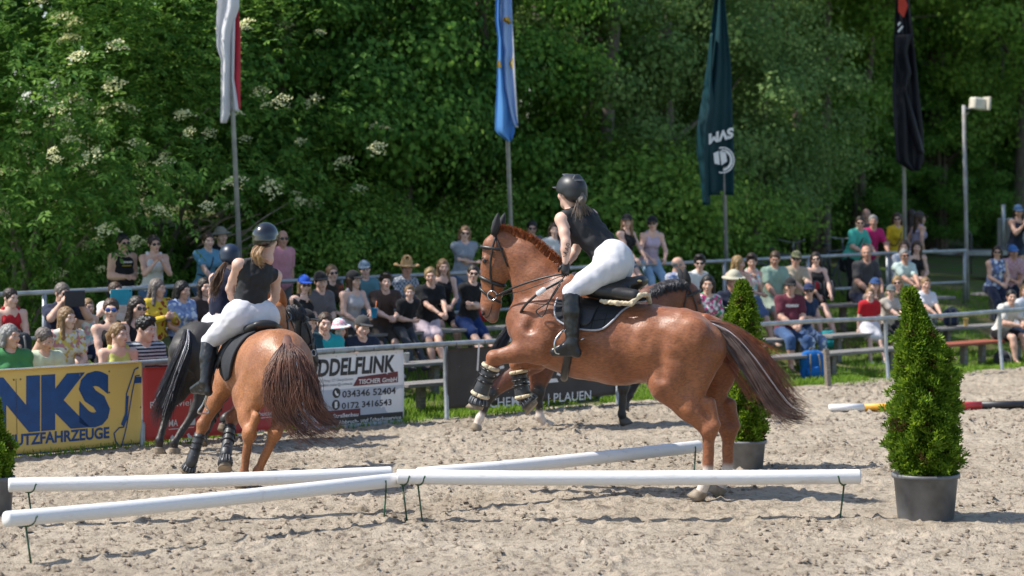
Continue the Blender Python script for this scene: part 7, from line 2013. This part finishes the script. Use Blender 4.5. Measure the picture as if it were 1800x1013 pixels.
def chest_print(spec, rows, mat, wd=.16):
    t, J, base, yaw, s = spec
    ch, fw, lf = np.asarray(J['chest']), unit(J['fwd']), np.asarray(J['left']); up = unit(np.asarray(J['neck']) - ch); rg = np.random.default_rng(3)
    body = [c for c in t.children if c.name.startswith(('shirt', 'vest_top'))][0]
    V0 = np.array([v.co for v in body.data.vertices])
    for dz, h in rows:
        bits = []
        for x in np.arange(-wd / 2, wd / 2, .019):
            c = ch + lf * x * s + up * dz * s
            near = V0[(np.abs((V0 - c) @ lf) < .03) & (np.abs((V0 - c) @ up) < .03)]
            f_ = ((near - c) @ fw).max() + .004 if len(near) else .13
            hh = h * rg.uniform(.7, 1.1)
            R = np.stack([lf, -fw, up], 1)
            bits.append(box(c + fw * f_, (.013 * s, .003, hh * s), R))
        o = build('chest_print', bits, mat, body, smooth=False); o['kind'] = 'stuff'
chest_print(_t12, [(.02, .05)], P_LT, .2)
chest_print(_t13, [(.03, .03)], P_LT, .18); chest_print(_t13, [(-.02, .018)], M('print_yellow', (.5, .38, .03), rough=.6), .14)

# ================================================================== things they hold or have put down
def held(spec, name, size, mat, label, cat, dz=0.05, dy=-.05, tilt=0.0):
    t, J, base, yaw, s = spec
    c = (np.asarray(J['wrL']) + np.asarray(J['wrR'])) / 2 + np.array((0, dy, dz))
    V, F = bevel_box((0, 0, 0), size, min(size) * .3)
    R = rotx(tilt)
    o = add(name, make_mesh(name, (V @ R.T), F, [mat], smooth=False), loc=base + rotz(yaw) @ c, rot=(0, 0, yaw))
    tag(o, label, cat)
    return o
def screen(o, size, mat):
    V, F = bevel_box((0, size[1] * .5 + .001, 0), (size[0] * .9, .003, size[2] * .88), .001)
    add('screen', make_mesh('screen', V, F, [mat], smooth=False), o)
SCR = M('screen_glass', (.02, .02, .025), rough=.1)
for spec, mt, lab in ((_t4, M('tablet_black', (.02, .02, .025), rough=.5), 'black tablet held up by the man in navy'), (_t7, M('tablet_turquoise', (.01, .30, .40), rough=.5), 'turquoise tablet case held up by the woman in white')):
    o = held(spec, 'tablet', (.25, .014, .18), mt, lab, 'tablet', .04, -.10); screen(o, (.25, .014, .18), SCR)
    V, F = lathe([(.008, 0), (.008, .003), (.002, .004)], 10); add('camera_lens', make_mesh('camera_lens', np.column_stack([V[:, 0] + .1, -V[:, 2] - .006, V[:, 1] + .07]), F, [SCR]), o)
o = held(_tp, 'phone', (.072, .010, .15), M('phone_white', (.6, .6, .62), rough=.4), 'white phone held by the girl in denim shorts', 'phone', .07, -.06); screen(o, (.072, .010, .15), SCR)
V, F = lathe([(.007, 0), (.007, .003), (.002, .004)], 10); add('camera_lens', make_mesh('camera_lens', np.column_stack([V[:, 0] + .02, -V[:, 2] - .004, V[:, 1] + .055]), F, [SCR]), o)

def cup(loc, mat, label, straw=None):
    t = empty('cup', loc, label, 'cup')
    build('beaker', [lathe([(.030, 0), (.031, .003), (.043, .118), (.046, .12), (.043, .121), (.039, .112), (.028, .01)], 18)], mat, t)
    if straw is not None: build('straw', [tube([(0.005, 0, .02), (.02, 0, .12), (.03, 0, .21)], .005, 6)], straw, t)
t_, J_, b_, y_, s_ = _t24
cup(b_ + rotz(y_) @ (np.asarray(J_['wrL']) + np.array((-.02, -.09, -.03))), M('cup_blue', (.01, .22, .42), rough=.4), 'blue cup with orange straw', M('straw_orange', (.75, .18, .03), rough=.5))
s_ = s_at(674, 1.9); cup(fp(s_, 1.9, ROWS[2][1](s_) + .001), M('cup_orange', (.75, .20, .02), rough=.4), 'orange cup standing on the bench')
s_ = s_at(714, 1.9); cup(fp(s_, 1.9, ROWS[2][1](s_) + .001), M('cup_clear', (.42, .44, .44), rough=.2), 'greyish clear cup standing on the bench')
s_ = s_at(1693, 1.9); cup(fp(s_, 1.85, ROWS[2][1](s_) + .001), M('cup_beer', (.55, .38, .12), rough=.2), 'amber drink in a cup on the right bench')

def bag(u, w, z, size, mat, label, rz=0.3, name='backpack', cat='bag'):
    s_ = s_at(u, w); t = empty(name, fp(s_, w, z if z is not None else ground_sw(s_, w)), label, cat, rz=rz)
    x, y, h = size
    V, F = implicit([C((-x * .22, 0, h * .28), (x * .22, 0, h * .28), h * .27, h * .27, .03, (YA, y / h)), C((-x * .18, 0, h * .66), (x * .18, 0, h * .66), h * .30, h * .30, .05, (YA, y / h))], .016, (.004, .1, 3))
    add('sack', make_mesh('sack', V, F, [mat]), t)
    V, F = implicit([C((-x * .16, -y * .38, h * .30), (x * .16, -y * .38, h * .30), h * .17, h * .17, .02, (YA, .5))], .014); add('front_pocket', make_mesh('front_pocket', V, F, [mat]), t)
    build('handle', [tube([(-.04, 0, h * .92), (-.03, 0, h * 1.02), (.03, 0, h * 1.02), (.04, 0, h * .92)], .010, 6, 12)], TIE, t)
    for q in (-1, 1):
        build('strap', [tube([(q * x * .2, -y * .34, h * .85), (q * x * .24, -y * .52, h * .55), (q * x * .24, -y * .46, h * .12)], .014, 6, 10)], TIE, t)
    return t
bag(1428, .62, None, (.30, .20, .44), cloth((.01, .13, .42)), 'bright blue backpack standing in front of the second-row bench')
bag(1455, 2.35, None, (.30, .20, .30), cloth((.02, .30, .32)), 'turquoise bag behind the woman in navy cap', name='bag')
bag(1672, 1.9, .492, (.24, .18, .30), cloth((.02, .03, .06)), 'dark blue backpack on the bench beside the right thuja')
bag(1762, .55, None, (.34, .22, .22), cloth((.04, .04, .045)), 'dark grey bag on the ground under the right front bench', name='bag')
bag(1452, 3.35, .90, (.30, .2, .34), cloth((.02, .02, .022)), 'black backpack behind the tattooed woman')
bag(1434, 2.72, 1.10, (.20, .12, .12), cloth((.35, .02, .03)), 'small red bag on the tattooed woman\'s lap', name='bag')
bag(843, 3.45, .82, (.36, .22, .5), cloth((.60, .04, .03)), 'bright red rucksack behind the man with folded arms')
bag(1488, 4.85, 1.22, (.24, .14, .30), cloth((.02, .02, .024)), 'black shoulder bag on the back of the man in turquoise', name='bag')
bag(30, 2.75, .70, (.34, .2, .34), cloth((.03, .04, .05)), 'dark bag beside the youth in red', name='bag')

# ================================================================== trailer and bicycles at the back
s_ = s_at(1735, 7.2); t = empty('trailer', fp(s_, 7.2, ground_sw(s_, 7.2)), 'small grey trailer with a slatted white crate behind the stand', 'trailer', rz=RAD(8))
TG = M('trailer_steel', (.30, .32, .32), (.2, .2, .2), rough=.5, metal=.4, scale=6)
V, F = bevel_box((.3, 0, .52), (1.7, .9, .10), .01); add('bed', make_mesh('bed', V, F, [TG], smooth=False), t)
build('drawbar', [tube([(-.5, 0, .50), (-.85, 0, .50), (-1.05, 0, .52)], .035, 8), box((-1.06, 0, .55), (.10, .12, .10))], TG, t)
for y in (-.5, .5):
    wh = empty_part('wheel', t)
    build('tyre', [tube([(.5 + .25 * math.cos(a), y, .27 + .25 * math.sin(a)) for a in np.linspace(0, 6.283, 25)], .055, 8)], TIE, t)
    V, F = lathe([(.19, -.03), (.17, .0), (.06, .02), (.02, .03)], 18); add('wheel_rim', make_mesh('wheel_rim', np.column_stack([V[:, 0] + .5, V[:, 2] * (1 if y > 0 else -1) + y, V[:, 1] + .27]), F, [TG]), t)
build('support_post', [tube([(.22, -.3, .55), (.22, -.3, 1.45)], .04, 8)], STEEL, t)
build('jockey_wheel', [tube([(-.35, -.1, .1), (-.35, -.1, .85), (-.45, -.1, 1.0)], .018, 7)], TIE, t)
V, F = bevel_box((.62, -.05, .88), (.62, .7, .60), .015); crate = add('crate', make_mesh('crate', V, F, [M('crate_white', (.55, .55, .53), rough=.6)], smooth=False), t)
for i in range(9):
    V, F = box((.345 + i * .069, -.412, .88), (.03, .02, .58)); add('slat', make_mesh('slat', V, F, [M('crate_slat', (.62, .62, .60), rough=.6)], smooth=False), crate)
def bicycle(u, w, rz, label):
    s_ = s_at(u, w); t = empty('bicycle', fp(s_, w, ground_sw(s_, w)), label, 'bicycle', 'bicycles behind the stand', rz)
    for x in (0, 1.05):
        build('wheel', [tube([(x + .33 * math.cos(a), 0, .34 + .33 * math.sin(a)) for a in np.linspace(0, 6.283, 29)], .02, 6)] + [tube([(x, 0, .34), (x + .32 * math.cos(a), 0, .34 + .32 * math.sin(a))], .002, 3) for a in np.linspace(0, 6.283, 13)[:-1]], TIE, t)
    build('frame', [tube(q, .018, 7) for q in ([(0, 0, .34), (.42, 0, .32)], [(.42, 0, .32), (.30, 0, .82)], [(.30, 0, .78), (.86, 0, .80)], [(.42, 0, .32), (.88, 0, .74)], [(0, 0, .34), (.30, 0, .78)], [(.85, 0, .88), (1.05, 0, .34)])], M('bike_frame', (.05, .06, .07), rough=.3), t)
    build('handlebar', [tube([(.80, -.28, 1.04), (.86, -.1, 1.0), (.86, .1, 1.0), (.80, .28, 1.04)], .013, 6, 12), tube([(.85, 0, .86), (.86, 0, 1.0)], .014, 6)], STEEL, t)
    V, F = implicit([C((.20, 0, .90), (.38, 0, .91), .06, .025, .02, ((0, 0, 1), .5))], .01); add('saddle', make_mesh('saddle', V, F, [LEATHER]), t)
bicycle(1335, 5.4, FANG, 'bicycle leaning behind the man in pale green polo shirt')
bicycle(1440, 5.6, FANG + .2, 'bicycle parked behind the tattooed woman')

# ================================================================== sand thrown up by the hooves
def thrown_sand():
    rg = np.random.default_rng(91); pts = []
    for (u, v, Y, n, su, sv) in ((880, 690, 20.3, 70, 55, 35), (390, 790, 21.6, 60, 45, 30), (330, 800, 22.5, 30, 40, 20), (1230, 868, 20.0, 40, 45, 14), (560, 740, 20.5, 25, 60, 40)):
        for _ in range(n):
            q = at(u + rg.normal() * su, v + rg.normal() * sv, Y + rg.uniform(-.3, .3))
            if q[2] > .03: pts.append(q)
    base = np.array([(1, 0, 0), (-1, 0, 0), (0, 1, 0), (0, -1, 0), (0, 0, 1), (0, 0, -1)], float)
    tri = np.array([(0, 2, 4), (2, 1, 4), (1, 3, 4), (3, 0, 4), (2, 0, 5), (1, 2, 5), (3, 1, 5), (0, 3, 5)])
    V = np.concatenate([base * rg.uniform(.6, 1.3, (6, 1)) * (.0025 + .004 * rg.random() ** 2) + q for q in pts])
    F = np.concatenate([tri + 6 * i for i in range(len(pts))])
    tag(add('thrown_sand', make_mesh('thrown_sand', V, F, [SAND], smooth=False)), 'grains of sand thrown up around the hooves', 'sand', kind='stuff')
thrown_sand()
